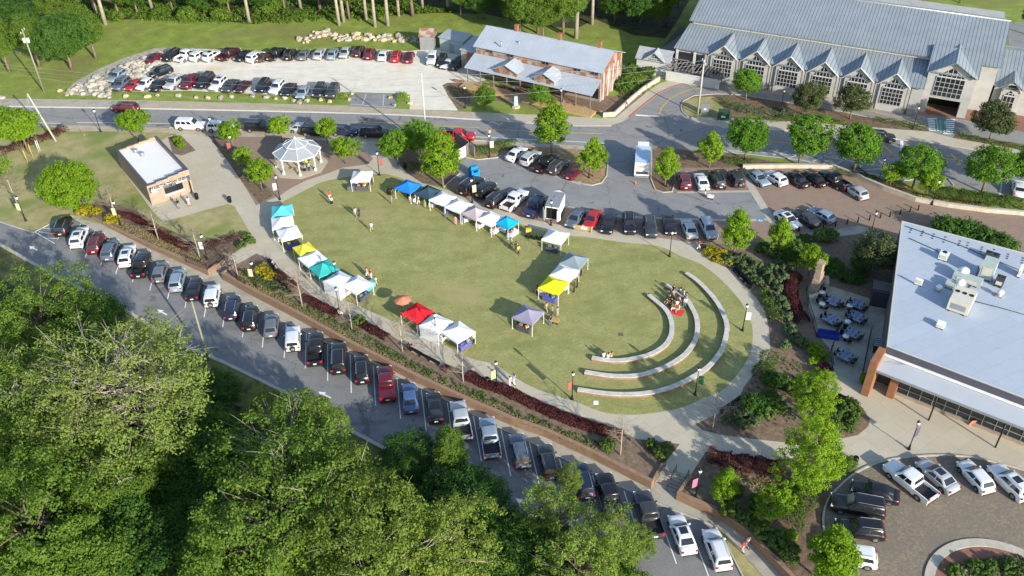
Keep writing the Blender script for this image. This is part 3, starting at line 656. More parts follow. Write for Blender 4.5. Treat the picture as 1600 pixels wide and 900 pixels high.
def clumps(centres, per, r, seed, flat=.7, outc=None):
    rs = np.random.RandomState(seed); C = np.repeat(np.asarray(centres, float), per, 0)
    d = rs.normal(size=C.shape); d /= np.linalg.norm(d, axis=1)[:, None]+1e-9
    rr = r*rs.uniform(0, 1, len(C))[:, None]**.45
    rr = rr*np.repeat(rs.uniform(.6, 1.3, len(centres)), per)[:, None]
    P = C+d*rr*np.array([1, 1, flat])
    nr = d*.7+np.array([0, 0, .5])
    if outc is not None: o = P-np.asarray(outc); o /= np.linalg.norm(o, axis=1)[:, None]+1e-9; nr = nr+o*.6
    nr /= np.linalg.norm(nr, axis=1)[:, None]; return P, nr
def crown_pts(n, seed, shape, R, z0, H, lump=.28, inner=.45):
    """clump centres in a crown between heights z0 and H with an uneven outline"""
    rs = np.random.RandomState(seed); out = []
    lob = rs.normal(size=(9, 3)); lob /= np.linalg.norm(lob, axis=1)[:, None]; la = rs.uniform(-1, 1, 9)
    while len(out) < n:
        d = rs.normal(size=3); d /= np.linalg.norm(d)
        k = sum(a*max(0, float(d@l))**3 for a, l in zip(la, lob))
        rad = (1+lump*k*1.3)*(inner+(1-inner)*rs.uniform()**.5)
        x, y, z = d*rad
        t = (z+1)/2
        if shape == 'cone': w = (1.12-t)*1.15 if t > .18 else .95*t/.18+.1
        elif shape == 'column': w = 1.0 if t < .75 else 1.0-(t-.75)*1.5
        elif shape == 'spread': w = .75+.45*min(1, max(0, t))
        else: w = 1.0
        if w <= .05 or t < -.05 or t > 1.2: continue
        if z < -.55 and shape in ('round', 'spread') and rs.uniform() < .6: continue
        out.append((x*w*R, y*w*R, z0+(H-z0)*t))
    return np.array(out)
def tree_proto(seed, H, R, z0, shape, nc, per, cr, leaf, lm='leaf_wood', bm_='bark', tr=.22, nb=26, lump=.28, inner=.45, flat=.7, twigs=0, spreadn=.45, multi=1):
    rs = random.Random(seed); C = crown_pts(nc, seed, shape, R, z0, H-cr*.5, lump, inner)
    tk = MB(); top = z0+(H-z0)*.6
    stems = []
    for s in range(multi):
        a = rs.uniform(0, 6.28); dx, dy = math.cos(a), math.sin(a); sp = (R*.35 if multi > 1 else R*.06)
        pts = [(dx*.12*(multi > 1), dy*.12*(multi > 1), -.15), (dx*sp*.3, dy*sp*.3, z0*.6), (dx*sp*.7+rs.uniform(-.1, .1), dy*sp*.7, z0+(top-z0)*.3), (dx*sp, dy*sp, top)]
        t0 = tr/(multi**.5); tk.tube(pts, [t0*1.25, t0, t0*.75, t0*.3], 8); stems.append((pts, t0))
    idx = list(range(len(C))); rs.shuffle(idx)
    for i in idx[:nb]:
        pts, t0 = stems[rs.randrange(len(stems))]; c = Vector(C[i])
        t = rs.uniform(.15, .9); b = Vector(pts[2]).lerp(Vector(pts[3]), t) if c.z > pts[2][2] else Vector(pts[1]).lerp(Vector(pts[2]), rs.uniform(.5, 1))
        if b.z > c.z-.2: b = Vector(pts[1]).lerp(Vector(pts[2]), .6)
        mid = b.lerp(c, .5)+Vector((rs.uniform(-.1, .1)*R, rs.uniform(-.1, .1)*R, rs.uniform(-.02, .1)*(H-z0)))
        q1 = b.lerp(mid, .55)+Vector((rs.uniform(-.04, .04)*R, rs.uniform(-.04, .04)*R, 0))
        tk.tube([b, q1, mid, c], [t0*.42, t0*.32, t0*.2, t0*.06], 5)
        for k in range(twigs):
            e = c+Vector((rs.uniform(-1, 1), rs.uniform(-1, 1), rs.uniform(-.3, .9)))*cr*1.5; s0 = mid.lerp(c, rs.uniform(0, .8))
            tk.tube([s0, s0.lerp(e, .5)+Vector((0, 0, .1)), e], [t0*.12, t0*.08, t0*.03], 4)
    P, nr = clumps(C, per, cr, seed+1, flat, (0, 0, z0+(H-z0)*.4))
    return [('trunk', tk.mesh('trunk', bm_)), ('crown', leaf_quads('crown', P, leaf, lm, nr, seed+2, spreadn))]
def bare_proto(seed, H, R, bm_='white_bark'):
    rs = random.Random(seed); tk = MB(); tk.tube([(0, 0, -.1), (.03, .02, H*.35), (-.03, 0, H*.7), (0, .03, H)], [.09, .07, .045, .012], 6)
    tw = MB()
    for i in range(26):
        t = rs.uniform(.28, .95); a = rs.uniform(0, 6.28); L = R*(1.15-t*.6)*rs.uniform(.6, 1.1); b = Vector((0, 0, H*t))
        e = b+Vector((math.cos(a)*L, math.sin(a)*L, L*rs.uniform(.35, .9))); m = b.lerp(e, .5)+Vector((0, 0, L*.08))
        tw.tube([b, m, e], [.03, .02, .008], 4)
        for k in range(6):
            s0 = b.lerp(e, rs.uniform(.3, .95)); a2 = a+rs.uniform(-1.2, 1.2); l2 = L*rs.uniform(.25, .5)
            e2 = s0+Vector((math.cos(a2)*l2, math.sin(a2)*l2, l2*rs.uniform(.1, .9))); tw.tube([s0, e2], [.014, .006], 3)
            for j in range(2):
                s1 = s0.lerp(e2, rs.uniform(.4, .9)); a3 = a2+rs.uniform(-1.4, 1.4); tw.tube([s1, s1+Vector((math.cos(a3), math.sin(a3), .6))*l2*.45], [.008, .004], 3)
    return [('trunk', tk.mesh('trunk', bm_)), ('branches', tw.mesh('branches', 'twig_bark'))]
T = {}
T['street_a'] = tree_proto(11, 8.2, 3.5, 2.2, 'round', 310, 56, .62, .24, 'leaf_street', 'bark', .16, 24, .18, .5)
T['street_b'] = tree_proto(12, 8.0, 3.3, 2.0, 'round', 250, 52, .62, .24, 'leaf_street', 'bark', .16, 30, .26, .45)
T['street_c'] = tree_proto(52, 8.0, 3.3, 1.9, 'round', 220, 54, .60, .24, 'leaf_street', 'bark', .16, 34, .34, .4)
T['street_d'] = tree_proto(53, 8.5, 3.2, 2.1, 'column', 260, 50, .6, .24, 'leaf_street', 'bark', .16, 30, .22, .45)
T['feather_a'] = tree_proto(13, 7.4, 2.9, 1.0, 'cone', 170, 62, .52, .22, 'leaf_spring', 'bark', .13, 26, .22, .35)
T['feather_b'] = tree_proto(14, 7.8, 2.9, 1.1, 'cone', 175, 62, .5, .22, 'leaf_spring', 'bark', .13, 26, .30, .3)
T['small_a'] = tree_proto(15, 5.0, 2.3, 1.4, 'spread', 120, 50, .48, .24, 'leaf_spring', 'bark', .09, 18, .3, .35)
T['small_b'] = tree_proto(16, 4.6, 2.0, 1.3, 'round', 95, 46, .45, .24, 'leaf_spring', 'bark', .08, 16, .35, .3)
T['tall_feather'] = tree_proto(17, 12.0, 3.9, 2.0, 'column', 330, 66, .62, .24, 'leaf_spring', 'bark', .22, 34, .42, .3, twigs=1)
T['mound'] = tree_proto(18, 6.2, 5.0, .3, 'round', 420, 56, .72, .25, 'leaf_spring', 'bark', .14, 16, .12, .5, multi=4)
T['olive'] = tree_proto(19, 7.2, 3.4, 1.3, 'round', 260, 46, .6, .25, 'leaf_olive', 'bark', .14, 26, .3, .4)
T['wood_a'] = tree_proto(21, 15.0, 6.4, 4.5, 'spread', 400, 84, 1.0, .28, 'leaf_wood', 'bark', .33, 40, .4, .35)
T['wood_b'] = tree_proto(22, 13.0, 5.4, 3.5, 'round', 350, 82, .95, .27, 'leaf_wood', 'bark', .3, 34, .45, .35)
T['sparse_a'] = tree_proto(23, 17.0, 9.5, 5.0, 'spread', 520, 52, 1.0, .25, 'leaf_pale', 'pale_bark', .5, 130, .35, .35, .6, twigs=3, multi=4)
T['sparse_b'] = tree_proto(24, 15.0, 6.5, 4.5, 'spread', 330, 56, .95, .26, 'leaf_wood', 'pale_bark', .36, 70, .45, .35, .6, twigs=2, multi=3)
T['yellow'] = tree_proto(25, 14.5, 6.6, 4.5, 'spread', 400, 72, .85, .26, 'leaf_yellow', 'pale_bark', .33, 60, .45, .35, .75, twigs=2, multi=2)
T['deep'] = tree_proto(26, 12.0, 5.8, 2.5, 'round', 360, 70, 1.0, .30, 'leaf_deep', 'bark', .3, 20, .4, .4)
T['pine'] = tree_proto(27, 13.5, 5.0, 3.5, 'round', 260, 62, .8, .26, 'leaf_fresh', 'bark', .25, 60, .5, .25, .5, twigs=2)
T['tall'] = tree_proto(28, 24.0, 5.0, 11.0, 'round', 260, 52, 1.2, .45, 'leaf_wood', 'pale_bark', .36, 26, .4, .4)
T['bare_a'] = bare_proto(31, 4.6, 2.0); T['bare_b'] = bare_proto(32, 5.2, 2.2)
def bush_proto(seed, R, H, lm, n=42, leaf=.2):
    C = crown_pts(n, seed, 'round', R, .05, H, .25, .5); P, nr = clumps(C, 40, R*.32, seed, .8, (0, 0, 0))
    st = MB()
    for k in range(5): a = k*1.26; st.tube([(0, 0, -.05), (math.cos(a)*R*.5, math.sin(a)*R*.5, H*.6)], [.04, .015], 4)
    P[:, 2] = np.maximum(P[:, 2], .03)
    return [('foliage', leaf_quads('foliage', P, leaf, lm, nr, seed, .6)), ('stem', st.mesh('stem', 'bark'))]
B = {}
B['green'] = bush_proto(41, .8, 1.15, 'leaf_hedge'); B['big'] = bush_proto(42, 1.9, 2.3, 'leaf_deep', 90, .25); B['gold'] = bush_proto(43, .9, .75, 'leaf_gold', 42, .16)
B['red'] = bush_proto(44, .9, .95, 'leaf_red', 42, .18); B['sage'] = bush_proto(45, .6, .8, 'leaf_sage', 30, .16); B['wild'] = bush_proto(46, 2.3, 2.6, 'leaf_wood', 100, .3); B['bright'] = bush_proto(47, 1.0, 1.3, 'leaf_spring', 50, .2)
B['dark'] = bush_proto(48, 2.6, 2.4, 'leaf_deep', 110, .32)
def hedge(px, w, h, m, label, zone='U', leaf=.17, dens=150, group=None, jag=.2, name='hedge', cat='hedge'):
    """clipped row of shrubs along a measured line: leaf sprays filling a rounded band"""
    P = W(px, zone); rs = np.random.RandomState(len(label)+len(px)); pts = []; nn = []
    seg = [(Vector(a), Vector(b)) for a, b in zip(P, P[1:])]; mid = P[len(P)//2]
    for a, b in seg:
        L = (b-a).length; t = (b-a)/L; n = Vector((-t.y, t.x)); k = int(L*dens*w*max(h, .5))
        u = rs.uniform(0, L, k); an = rs.uniform(0, math.pi, k); rr = rs.uniform(.6, 1, k)**.5*(1+jag*np.sin(u*2.1+a.x)+jag*.6*rs.normal(size=k)*.5)
        for i in range(k):
            c = a+t*float(u[i])+n*float(math.cos(an[i])*rr[i]*w/2); pts.append((c.x-mid[0], c.y-mid[1], max(.03, float(math.sin(an[i])**.7*rr[i]*h)))); nn.append((n.x*math.cos(an[i]), n.y*math.cos(an[i]), math.sin(an[i])+.3))
    nn = np.array(nn); nn /= np.linalg.norm(nn, axis=1)[:, None]
    r = root(name, (mid[0], mid[1], 0), label, cat, group)
    link('foliage', leaf_quads('foliage', pts, leaf, m, nn, 3, .6), r)
    st = MB()
    for a, b in seg:
        for i in range(max(2, int((b-a).length/.8))):
            c = a.lerp(b, rs.uniform()); st.tube([(c.x-mid[0], c.y-mid[1], -.05), (c.x-mid[0]+.05, c.y-mid[1], h*.6)], [.03, .015], 4)
    part('stems', st, 'bark', r); return r
def scatter(name, polyW, n, proto_h, size, m, kind='stuff', per=9, seed=5, z=0.0):
    """low planting nobody could count: one object of small tufts"""
    rs = np.random.RandomState(seed); C = np.array([(x, y, z+.05) for x, y in wgrid(polyW, n)])
    P, nr = clumps(C, per, proto_h, seed, .8); P[:, 2] = np.abs(P[:, 2]-z)+z+.02
    return tag(link(name, leaf_quads(name, P, size, m, nr, seed, .8)), kind=kind)
# ------------------------------------------------------------------ vehicles
PAINT = paintmat('car_paint', .28, .15, .6)
mat('car_glass', (.018, .022, .028), .08, 0, var=0, spec=.7)
mat('tyre_rubber', (.018, .018, .018), .8, var=0); mat('wheel_metal', (.42, .42, .43), .35, .7, var=0)
mat('headlamp', (.75, .76, .78), .15, .2, var=0, spec=.8); mat('tail_lamp', (.38, .015, .015), .25, var=0, spec=.6); mat('plate', (.7, .7, .68), .5, var=0)
mat('black_trim', (.022, .022, .024), .55, var=0)
def wheel_proto(r=.34, w=.23):
    t = MB(); N = 18; o = []
    prof = [(-w/2, r*.62), (-w/2, r*.93), (-w*.35, r), (w*.35, r), (w/2, r*.93), (w/2, r*.62)]
    for y, q in prof:
        for k in range(N): a = 2*math.pi*k/N; o.append((q*math.cos(a), y, q*math.sin(a)))
    fs = [(i*N+k, i*N+(k+1) % N, (i+1)*N+(k+1) % N, (i+1)*N+k) for i in range(len(prof)-1) for k in range(N)]
    t.add(o, fs, True)
    ri = MB(); rr = r*.64
    for sgn in (-1, 1):
        y = sgn*w*.42; o = [(rr*math.cos(2*math.pi*k/N), y, rr*math.sin(2*math.pi*k/N)) for k in range(N)]; ri.add(o, [tuple(range(N))])
        for k in range(5):
            a = 2*math.pi*k/5; ri.box((math.cos(a)*rr*.5, y+sgn*.02, math.sin(a)*rr*.5), (rr*.95, .02, rr*.22), ry=-a)
    return t.mesh('wheel', 'tyre_rubber'), ri.mesh('rim', 'wheel_metal')
WHEEL = wheel_proto()
def car_proto(L, Wd, H, belt, hood, nose, cab, trunk=None, bed=None, boxy=0.0, rails=False, sun=False, spare=False, clear=.2, pill=1):
    """cab = (x rear base, x rear top, x front top, x front base); trunk = deck height behind the cab; bed = pickup bed start x"""
    hw = Wd/2; b = MB(); xb = -L/2; xf = L/2; k = 1-boxy
    tail = trunk or belt
    st = [(xb, .86, tail*.86), (xb+.12, .95, tail-.04), (xb+.5, 1.0, tail)]
    xs = cab[0]+.1
    if bed is not None: st = [(bed, 1.0, belt*.93)]
    st += [(max(cab[0], st[-1][0]+.1), 1.0, tail if bed is None else belt*.95), (max(cab[0], st[-1][0]+.1)+.3, 1.0, belt), (cab[3]-.25, 1.0, belt), (cab[3], 1.0, hood+.03), (cab[3]+(xf-cab[3])*.5, .99-.02*k, hood), (xf-.28, .95-.05*k, hood-.05), (xf-.1, .9-.1*k, nose+.05), (xf, .8-.08*k, nose-.12)]
    rings = []
    for x, wv, top in st:
        h = hw*wv; rings.append([(x, -h*.93, clear), (x, -h, clear+.16), (x, -h*1.0, top-.30), (x, -h*.97, top-.12), (x, -h*.90, top-.025), (x, -h*.55, top+.012), (x, 0, top+.02), (x, h*.55, top+.012), (x, h*.90, top-.025), (x, h*.97, top-.12), (x, h, top-.30), (x, h, clear+.16), (x, h*.93, clear)])
    n = 13; vs = [p for r in rings for p in r]; fs = []
    for i in range(len(rings)-1):
        for j in range(n): j2 = (j+1) % n; fs.append((i*n+j, i*n+j2, (i+1)*n+j2, (i+1)*n+j))
    fs += [tuple(range(n-1, -1, -1)), tuple((len(rings)-1)*n+j for j in range(n))]
    b.add(vs, [f[::-1] for f in fs], True)
    parts = []
    # cabin shell: rings from belt to roof, rounded at the roof edge
    z0 = belt-.03; gl = .965; tw = .74+.1*boxy
    lv = [(0, z0, gl), (.55, z0+(H-z0)*.55, gl-(gl-tw)*.5), (.9, z0+(H-z0)*.9, tw+.015), (1.0, H-.015, tw-.07), (1.0, H, tw*.55)]
    R4 = []
    for t, z, wv in lv:
        xr = cab[0]+(cab[1]-cab[0])*min(1, t/.95); xq = cab[3]+(cab[2]-cab[3])*min(1, t/.95)
        if t >= 1: xr += .06*(1+3*(wv < tw*.7)); xq -= .08*(1+3*(wv < tw*.7))
        h = hw*wv; c = .12; R4.append([(xr, -h+c, z), (xr+c, -h, z), (xq-c*1.6, -h, z), (xq, -h+c*1.6, z), (xq, h-c*1.6, z), (xq-c*1.6, h, z), (xr+c, h, z), (xr, h-c, z)])
    vs = [p for r in R4 for p in r]; fs = [(i*8+j, i*8+(j+1) % 8, (i+1)*8+(j+1) % 8, (i+1)*8+j) for i in range(len(R4)-1) for j in range(8)]+[tuple((len(R4)-1)*8+j for j in range(8))]
    b.add(vs, fs, True)
    if bed is not None:
        zb = clear+.35; bl = bed-xb
        b.box((xb+bl/2, 0, (clear+zb)/2), (bl, Wd*.96, zb-clear))
        for s in (-1, 1): b.box((xb+bl/2, s*(hw-.06), (zb+belt*.93)/2), (bl, .11, belt*.93-zb))
        b.box((xb+.05, 0, (zb+belt*.93)/2), (.1, Wd*.9, belt*.93-zb))
        fl = MB(); fl.box((xb+bl/2+.02, 0, zb+.02), (bl-.14, Wd-.24, .03)); parts.append(('cargo_bed', fl.mesh('cargo_bed', 'black_trim')))
    body = b
    def win(a, c, e, g, off):  # quad pane set proud of the shell
        v = [Vector(p) for p in (a, c, e, g)]; nrm = (v[1]-v[0]).cross(v[2]-v[0]).normalized(); o = Vector(off); nrm = nrm if nrm.dot(o) > 0 else -nrm
        m_ = MB(); q = [p+nrm*.016 for p in v]; m_.add(q+v, [(0, 1, 2, 3), (0, 4, 5, 1), (1, 5, 6, 2), (2, 6, 7, 3), (3, 7, 4, 0)]); return m_
    def P(xa, t, s, ins=0):  # point on the side at height fraction t
        wv = gl-(gl-tw)*t*.95; return (xa, s*hw*(wv), z0+(H-z0)*t)
    def fr(t, y): return (cab[3]+(cab[2]-cab[3])*t, y*hw*(gl-(gl-tw)*t*.95), z0+(H-z0)*t)
    def rr(t, y): return (cab[0]+(cab[1]-cab[0])*t, y*hw*(gl-(gl-tw)*t*.95), z0+(H-z0)*t)
    parts.append(('windscreen', win(fr(.1, -.82), fr(.1, .82), fr(.88, .80), fr(.88, -.80), (1, 0, .5)).mesh('windscreen', 'car_glass')))
    parts.append(('rear_window', win(rr(.22, -.80), rr(.22, .80), rr(.86, .78), rr(.86, -.78), (-1, 0, .5)).mesh('rear_window', 'car_glass')))
    nw = 1+pill
    for s in (-1, 1):
        for i in range(nw):
            def X(t, u): xa = cab[0]+(cab[1]-cab[0])*t+.22; xq = cab[3]+(cab[2]-cab[3])*t-.28; return xa+(xq-xa)*u
            u0, u1 = i/nw+.03, (i+1)/nw-.03
            parts.append(('side_window', win(P(X(.14, u0), .14, s), P(X(.14, u1), .14, s), P(X(.8, u1), .8, s), P(X(.8, u0), .8, s), (0, s, .3)).mesh('side_window', 'car_glass')))
        m_ = MB(); m_.box((cab[3]-.35, s*(hw+.09), belt+.02), (.14, .2, .13)); parts.append(('mirror', m_.mesh('mirror', PAINT)))
        m_ = MB(); m_.box((xf-.13, s*hw*.68, nose-.04), (.22, hw*.4, .13), rz=-s*.25); parts.append(('headlight', m_.mesh('headlight', 'headlamp')))
        m_ = MB(); m_.box((xb+.03, s*hw*.78, tail*.86-.02), (.1, hw*.26, .2 if bed is None else .3)); parts.append(('tail_light', m_.mesh('tail_light', 'tail_lamp')))
        if rails: m_ = MB(); m_.tube([(cab[1]+.1, s*hw*.64, H+.0), (cab[1]+.2, s*hw*.64, H+.06), (cab[2]-.3, s*hw*.64, H+.06), (cab[2]-.2, s*hw*.64, H)], .025, 5); parts.append(('roof_rail', m_.mesh('roof_rail', 'grey_metal')))
    m_ = MB(); m_.box((xb-.01, 0, tail*.62), (.04, .42, .16)); parts.append(('licence_plate', m_.mesh('licence_plate', 'plate')))
    m_ = MB(); m_.box((xf-.01, 0, clear+.22), (.08, Wd*.62, .2)); parts.append(('front_bumper', m_.mesh('front_bumper', 'black_trim'))); m_ = MB(); m_.box((xb+.0, 0, clear+.1), (.08, Wd*.8, .14)); parts.append(('rear_bumper', m_.mesh('rear_bumper', 'black_trim')))
    if sun: m_ = MB(); m_.box(((cab[1]+cab[2])/2+.15, 0, H+.004), (.85, Wd*.44, .016)); parts.append(('sunroof', m_.mesh('sunroof', 'car_glass')))
    wb = L*.30
    for x in (-wb, wb+.05):
        for s in (-1, 1):
            sc = 1.0 if H < 1.6 else 1.1
            parts.append(('wheel', ('W', (x, s*(hw-.1), .34*sc), sc)))
            ar = MB(); o = []; N = 14
            for q in range(N+1): a = math.pi*q/N; o.append((x+math.cos(a)*.42*sc, s*(hw+.006), .30+math.sin(a)*.42*sc))
            o2 = [(p[0], s*(hw-.06), p[2]) for p in o]; ar.add(o+o2, [tuple(range(N+1)), tuple(range(N+1, 2*N+2))]+[(i, i+1, i+N+2, i+N+1) for i in range(N)]); parts.append(('wheel_arch', ar.mesh('wheel_arch', 'black_trim')))
    if spare: parts.append(('spare_wheel', ('W', (xb-.13, 0, .95), 1.05, 'z')))
    return [('body', body.mesh('body', PAINT))]+parts
def spawn_car(kind, loc, rz, color, label, group, cat='car', name='parked_car'):
    r = link(name, None); r.location = loc; r.rotation_euler = (0, 0, rz); r.empty_display_size = .3; tag(r, label, cat, group)
    for nm, me in [(p[0], p[1]) for p in CARS[kind]]:
        if isinstance(me, tuple):
            o = link(nm, WHEEL[0], r, me[1]); o.scale = (me[2],)*3
            if len(me) > 3: o.rotation_euler = (0, 0, math.pi/2)
            link('rim', WHEEL[1], o)
        else:
            o = link(nm, me, r)
            if nm in ('body', 'mirror', 'cargo_cover'): o.color = tuple(color)+(1,)
    return r
CARS = {
 'sedan': car_proto(4.75, 1.84, 1.45, .93, .90, .72, (-1.85, -1.05, .35, 1.15), trunk=.98),
 'sedan_sun': car_proto(4.75, 1.84, 1.45, .93, .90, .72, (-1.85, -1.05, .35, 1.15), trunk=.98, sun=True),
 'hatch': car_proto(4.35, 1.80, 1.50, .95, .93, .76, (-2.02, -1.55, .25, 1.1), trunk=.95),
 'suv': car_proto(4.70, 1.88, 1.70, 1.06, 1.04, .86, (-2.25, -1.95, .35, 1.1), trunk=1.06, rails=True, boxy=.15),
 'suv_sun': car_proto(4.85, 1.92, 1.74, 1.08, 1.06, .88, (-2.32, -2.0, .35, 1.1), trunk=1.08, rails=True, boxy=.2, sun=True),
 'suv_big': car_proto(5.3, 2.02, 1.90, 1.18, 1.15, .98, (-2.58, -2.38, .45, 1.15), trunk=1.18, rails=True, boxy=.5, clear=.28, pill=2),
 'jeep': car_proto(4.35, 1.88, 1.85, 1.12, 1.12, 1.0, (-2.08, -2.0, .3, .62), trunk=1.12, boxy=.9, clear=.32, spare=True),
 'pickup': car_proto(5.75, 2.02, 1.88, 1.16, 1.14, 1.0, (-.95, -.80, .75, 1.45), bed=-.9, boxy=.45, clear=.3),
 'sports': car_proto(4.5, 1.85, 1.25, .85, .82, .62, (-1.6, -.8, .25, 1.05), trunk=.9)}
_c = MB(); _c.box((-1.9, 0, 1.11), (1.85, 1.86, .05)); CARS['pickup_covered'] = CARS['pickup']+[('cargo_cover', _c.mesh('cargo_cover', PAINT))]
CC = {'black': (.012, .012, .014), 'white': (.74, .75, .76), 'silver': (.42, .44, .46), 'grey': (.14, .15, .165), 'slate grey': (.09, .12, .16), 'navy blue': (.014, .022, .06), 'maroon': (.13, .008, .018), 'red': (.42, .012, .02),
      'dark grey': (.045, .048, .052), 'blue': (.06, .12, .26), 'silver blue': (.24, .31, .38), 'dark maroon': (.05, .01, .014), 'brown': (.08, .05, .04)}
NAMEK = {'sedan': ('sedan', 'car'), 'sedan_sun': ('sunroof sedan', 'car'), 'hatch': ('hatchback', 'car'), 'suv': ('SUV', 'car'), 'suv_sun': ('sunroof SUV', 'car'), 'suv_big': ('large boxy SUV', 'car'),
         'jeep': ('boxy off-roader', 'car'), 'pickup': ('pickup truck', 'pickup truck'), 'pickup_covered': ('covered-bed pickup', 'pickup truck'), 'sports': ('low sports car', 'car')}
def row(where, group, cars, head, zone='U', rev=0.0, dh=None):
    """cars = (kind, colour, px, py[, heading]) given left to right as in the photo"""
    for i, c in enumerate(cars):
        nm, cat = NAMEK[c[0]]; p = G(c[2], c[3], .75, zone); z = zs(p.x) if zone == 'S' else 0
        hd = c[4] if len(c) > 4 else (head(i, len(cars)) if callable(head) else head)
        hd += rnd.uniform(-.025, .025)
        spawn_car(c[0], (p.x, p.y, z+.02), hd, CC[c[1]], '%s %s, %s from the left %s' % (c[1], nm, ORD[i], where), group, cat, 'pickup_truck' if 'pickup' in c[0] else 'parked_car')
row('in the row along the street wall', 'cars parked along the brick retaining wall', [
 ('suv', 'black', 99, 352), ('suv_sun', 'white', 124, 370), ('suv', 'maroon', 150, 379), ('suv', 'slate grey', 172, 390), ('suv_sun', 'white', 199, 399), ('pickup', 'black', 221, 413), ('hatch', 'grey', 250, 424), ('suv', 'silver blue', 277, 437), ('sedan', 'black', 303, 450),
 ('jeep', 'white', 332, 462), ('suv', 'navy blue', 363, 480), ('suv', 'black', 391, 496), ('hatch', 'grey', 424, 507), ('jeep', 'white', 458, 529), ('pickup', 'black', 493, 545), ('suv_big', 'black', 529, 559), ('suv', 'black', 565, 576), ('pickup_covered', 'maroon', 603, 599),
 ('sedan', 'blue', 640, 620), ('sedan', 'black', 679, 635), ('pickup', 'silver', 720, 656), ('pickup', 'silver blue', 765, 683), ('suv', 'slate grey', 812, 703), ('suv', 'dark grey', 856, 720), ('suv', 'navy blue', 911, 750), ('pickup_covered', 'black', 952, 774), ('pickup', 'dark grey', 1013, 803), ('sedan_sun', 'white', 1066, 833), ('suv', 'white', 1120, 857)],
 STREET_HEAD, 'S')
h1 = bear((260, 133), (284, 119)); h2 = bear((596, 95), (604, 78)); rp = math.pi
row('in the far gravel row', 'cars along the far edge of the gravel car park', [
 ('sedan', 'maroon', 241, 91, h1+rp), ('suv', 'black', 268, 86, h1+rp), ('pickup', 'white', 291, 86, h1), ('suv', 'white', 311, 86, h1), ('suv_sun', 'white', 332, 86, h1), ('pickup', 'dark maroon', 357, 84, h1), ('sedan', 'black', 381, 86, h1+rp), ('suv', 'white', 399, 88, h1), ('sports', 'brown', 412, 87, h1), ('pickup', 'black', 431, 84, h1),
 ('suv', 'black', 453, 84, h2), ('sedan', 'grey', 475, 84, h2), ('sedan', 'silver', 499, 83, h2), ('sedan', 'silver blue', 520, 83, h2), ('sedan', 'silver', 539, 81, h2+rp), ('suv', 'dark maroon', 561, 79, h2), ('suv', 'maroon', 578, 83, h2), ('sedan', 'white', 599, 85, h2), ('suv', 'red', 619, 87, h2), ('sedan', 'maroon', 639, 88, h2)], h1)
h3 = bear((261, 138), (284, 119))
row('in the near gravel row', 'cars along the near edge of the gravel car park', [
 ('suv', 'silver blue', 183, 119, h3+rp), ('suv', 'slate grey', 190, 131, h3+rp), ('sports', 'red', 209, 131, h3+rp), ('hatch', 'white', 226, 131, h3+rp), ('sedan', 'black', 248, 132, h3+rp), ('pickup', 'silver', 273, 128, h3+rp), ('pickup_covered', 'maroon', 298, 127, h3+rp), ('suv_big', 'black', 320, 127, h3+rp), ('suv_sun', 'white', 341, 131, h3+rp), ('sedan', 'dark grey', 360, 133, h3+rp), ('sports', 'dark maroon', 379, 134, h3+rp),
 ('suv', 'black', 411, 134, h2+rp-.1), ('suv', 'white', 433, 136, h2+rp-.1), ('sedan', 'black', 451, 139, h2+rp-.1), ('sedan', 'silver blue', 473, 143, h2+rp), ('suv', 'black', 499, 141, h2+rp), ('suv', 'dark grey', 520, 142, h2+rp)], h3)
row('between the gravel lot sheds and barn', 'cars beside the tin sheds', [('jeep', 'white', 675, 92, h2+rp), ('suv', 'black', 691, 95, h2+rp), ('sports', 'white', 700, 98, h2+rp-.3), ('suv', 'dark grey', 714, 100, h2+rp-.5)], 0)
row('alone in the gravel lot aisle', 'cars in the aisle of the gravel lot', [('suv', 'black', 251, 112, h3+rp-.5)], 0)
hr = bear((297, 200), (560, 208))
row('parked along the main road kerb', 'cars parallel parked on the main road', [('sedan', 'white', 10, 199), ('suv_big', 'white', 298, 195), ('suv', 'white', 344, 198), ('suv_big', 'black', 406, 198), ('sedan', 'silver', 471, 199), ('suv', 'black', 491, 204), ('suv', 'navy blue', 538, 204), ('suv_big', 'black', 587, 207), ('sedan', 'dark grey', 634, 210), ('sedan', 'silver', 673, 212), ('pickup', 'red', 716, 212)], hr)
row('driving on the main road', 'cars moving on the main road', [('suv', 'maroon', 196, 168, hr+rp), ('suv', 'black', 1377, 213, hr-.12), ('sedan', 'white', 1592, 293, 1.2)], 0)
h4 = bear((797, 249), (818, 232)); h5 = bear((733, 300), (750, 287))
row('in the row beside the box truck', 'cars in the upper row of the central car park', [('sedan', 'white', 807, 239), ('suv', 'silver', 829, 246), ('pickup', 'black', 853, 255), ('suv', 'dark grey', 872, 259), ('sports', 'maroon', 897, 267)], h4)
row('in the row behind the market tents', 'cars behind the market tents', [('suv_big', 'black', 736, 290, h5), ('jeep', 'black', 758, 296, h5), ('suv', 'black', 776, 310, h5), ('pickup', 'white', 804, 312, h5), ('pickup_covered', 'navy blue', 835, 322, bear((828, 335), (842, 312))), ('sedan', 'slate grey', 899, 340, 1.15+rp), ('sedan', 'red', 925, 341, 1.2+rp), ('sedan', 'black', 951, 348, 1.3+rp), ('suv', 'black', 983, 349, rp+1.5), ('suv', 'dark grey', 1016, 354, rp+1.55), ('sports', 'black', 1046, 350, rp+1.55), ('sedan', 'silver', 1077, 356, 1.65), ('suv', 'silver', 1107, 357, 1.7+rp)], 0)
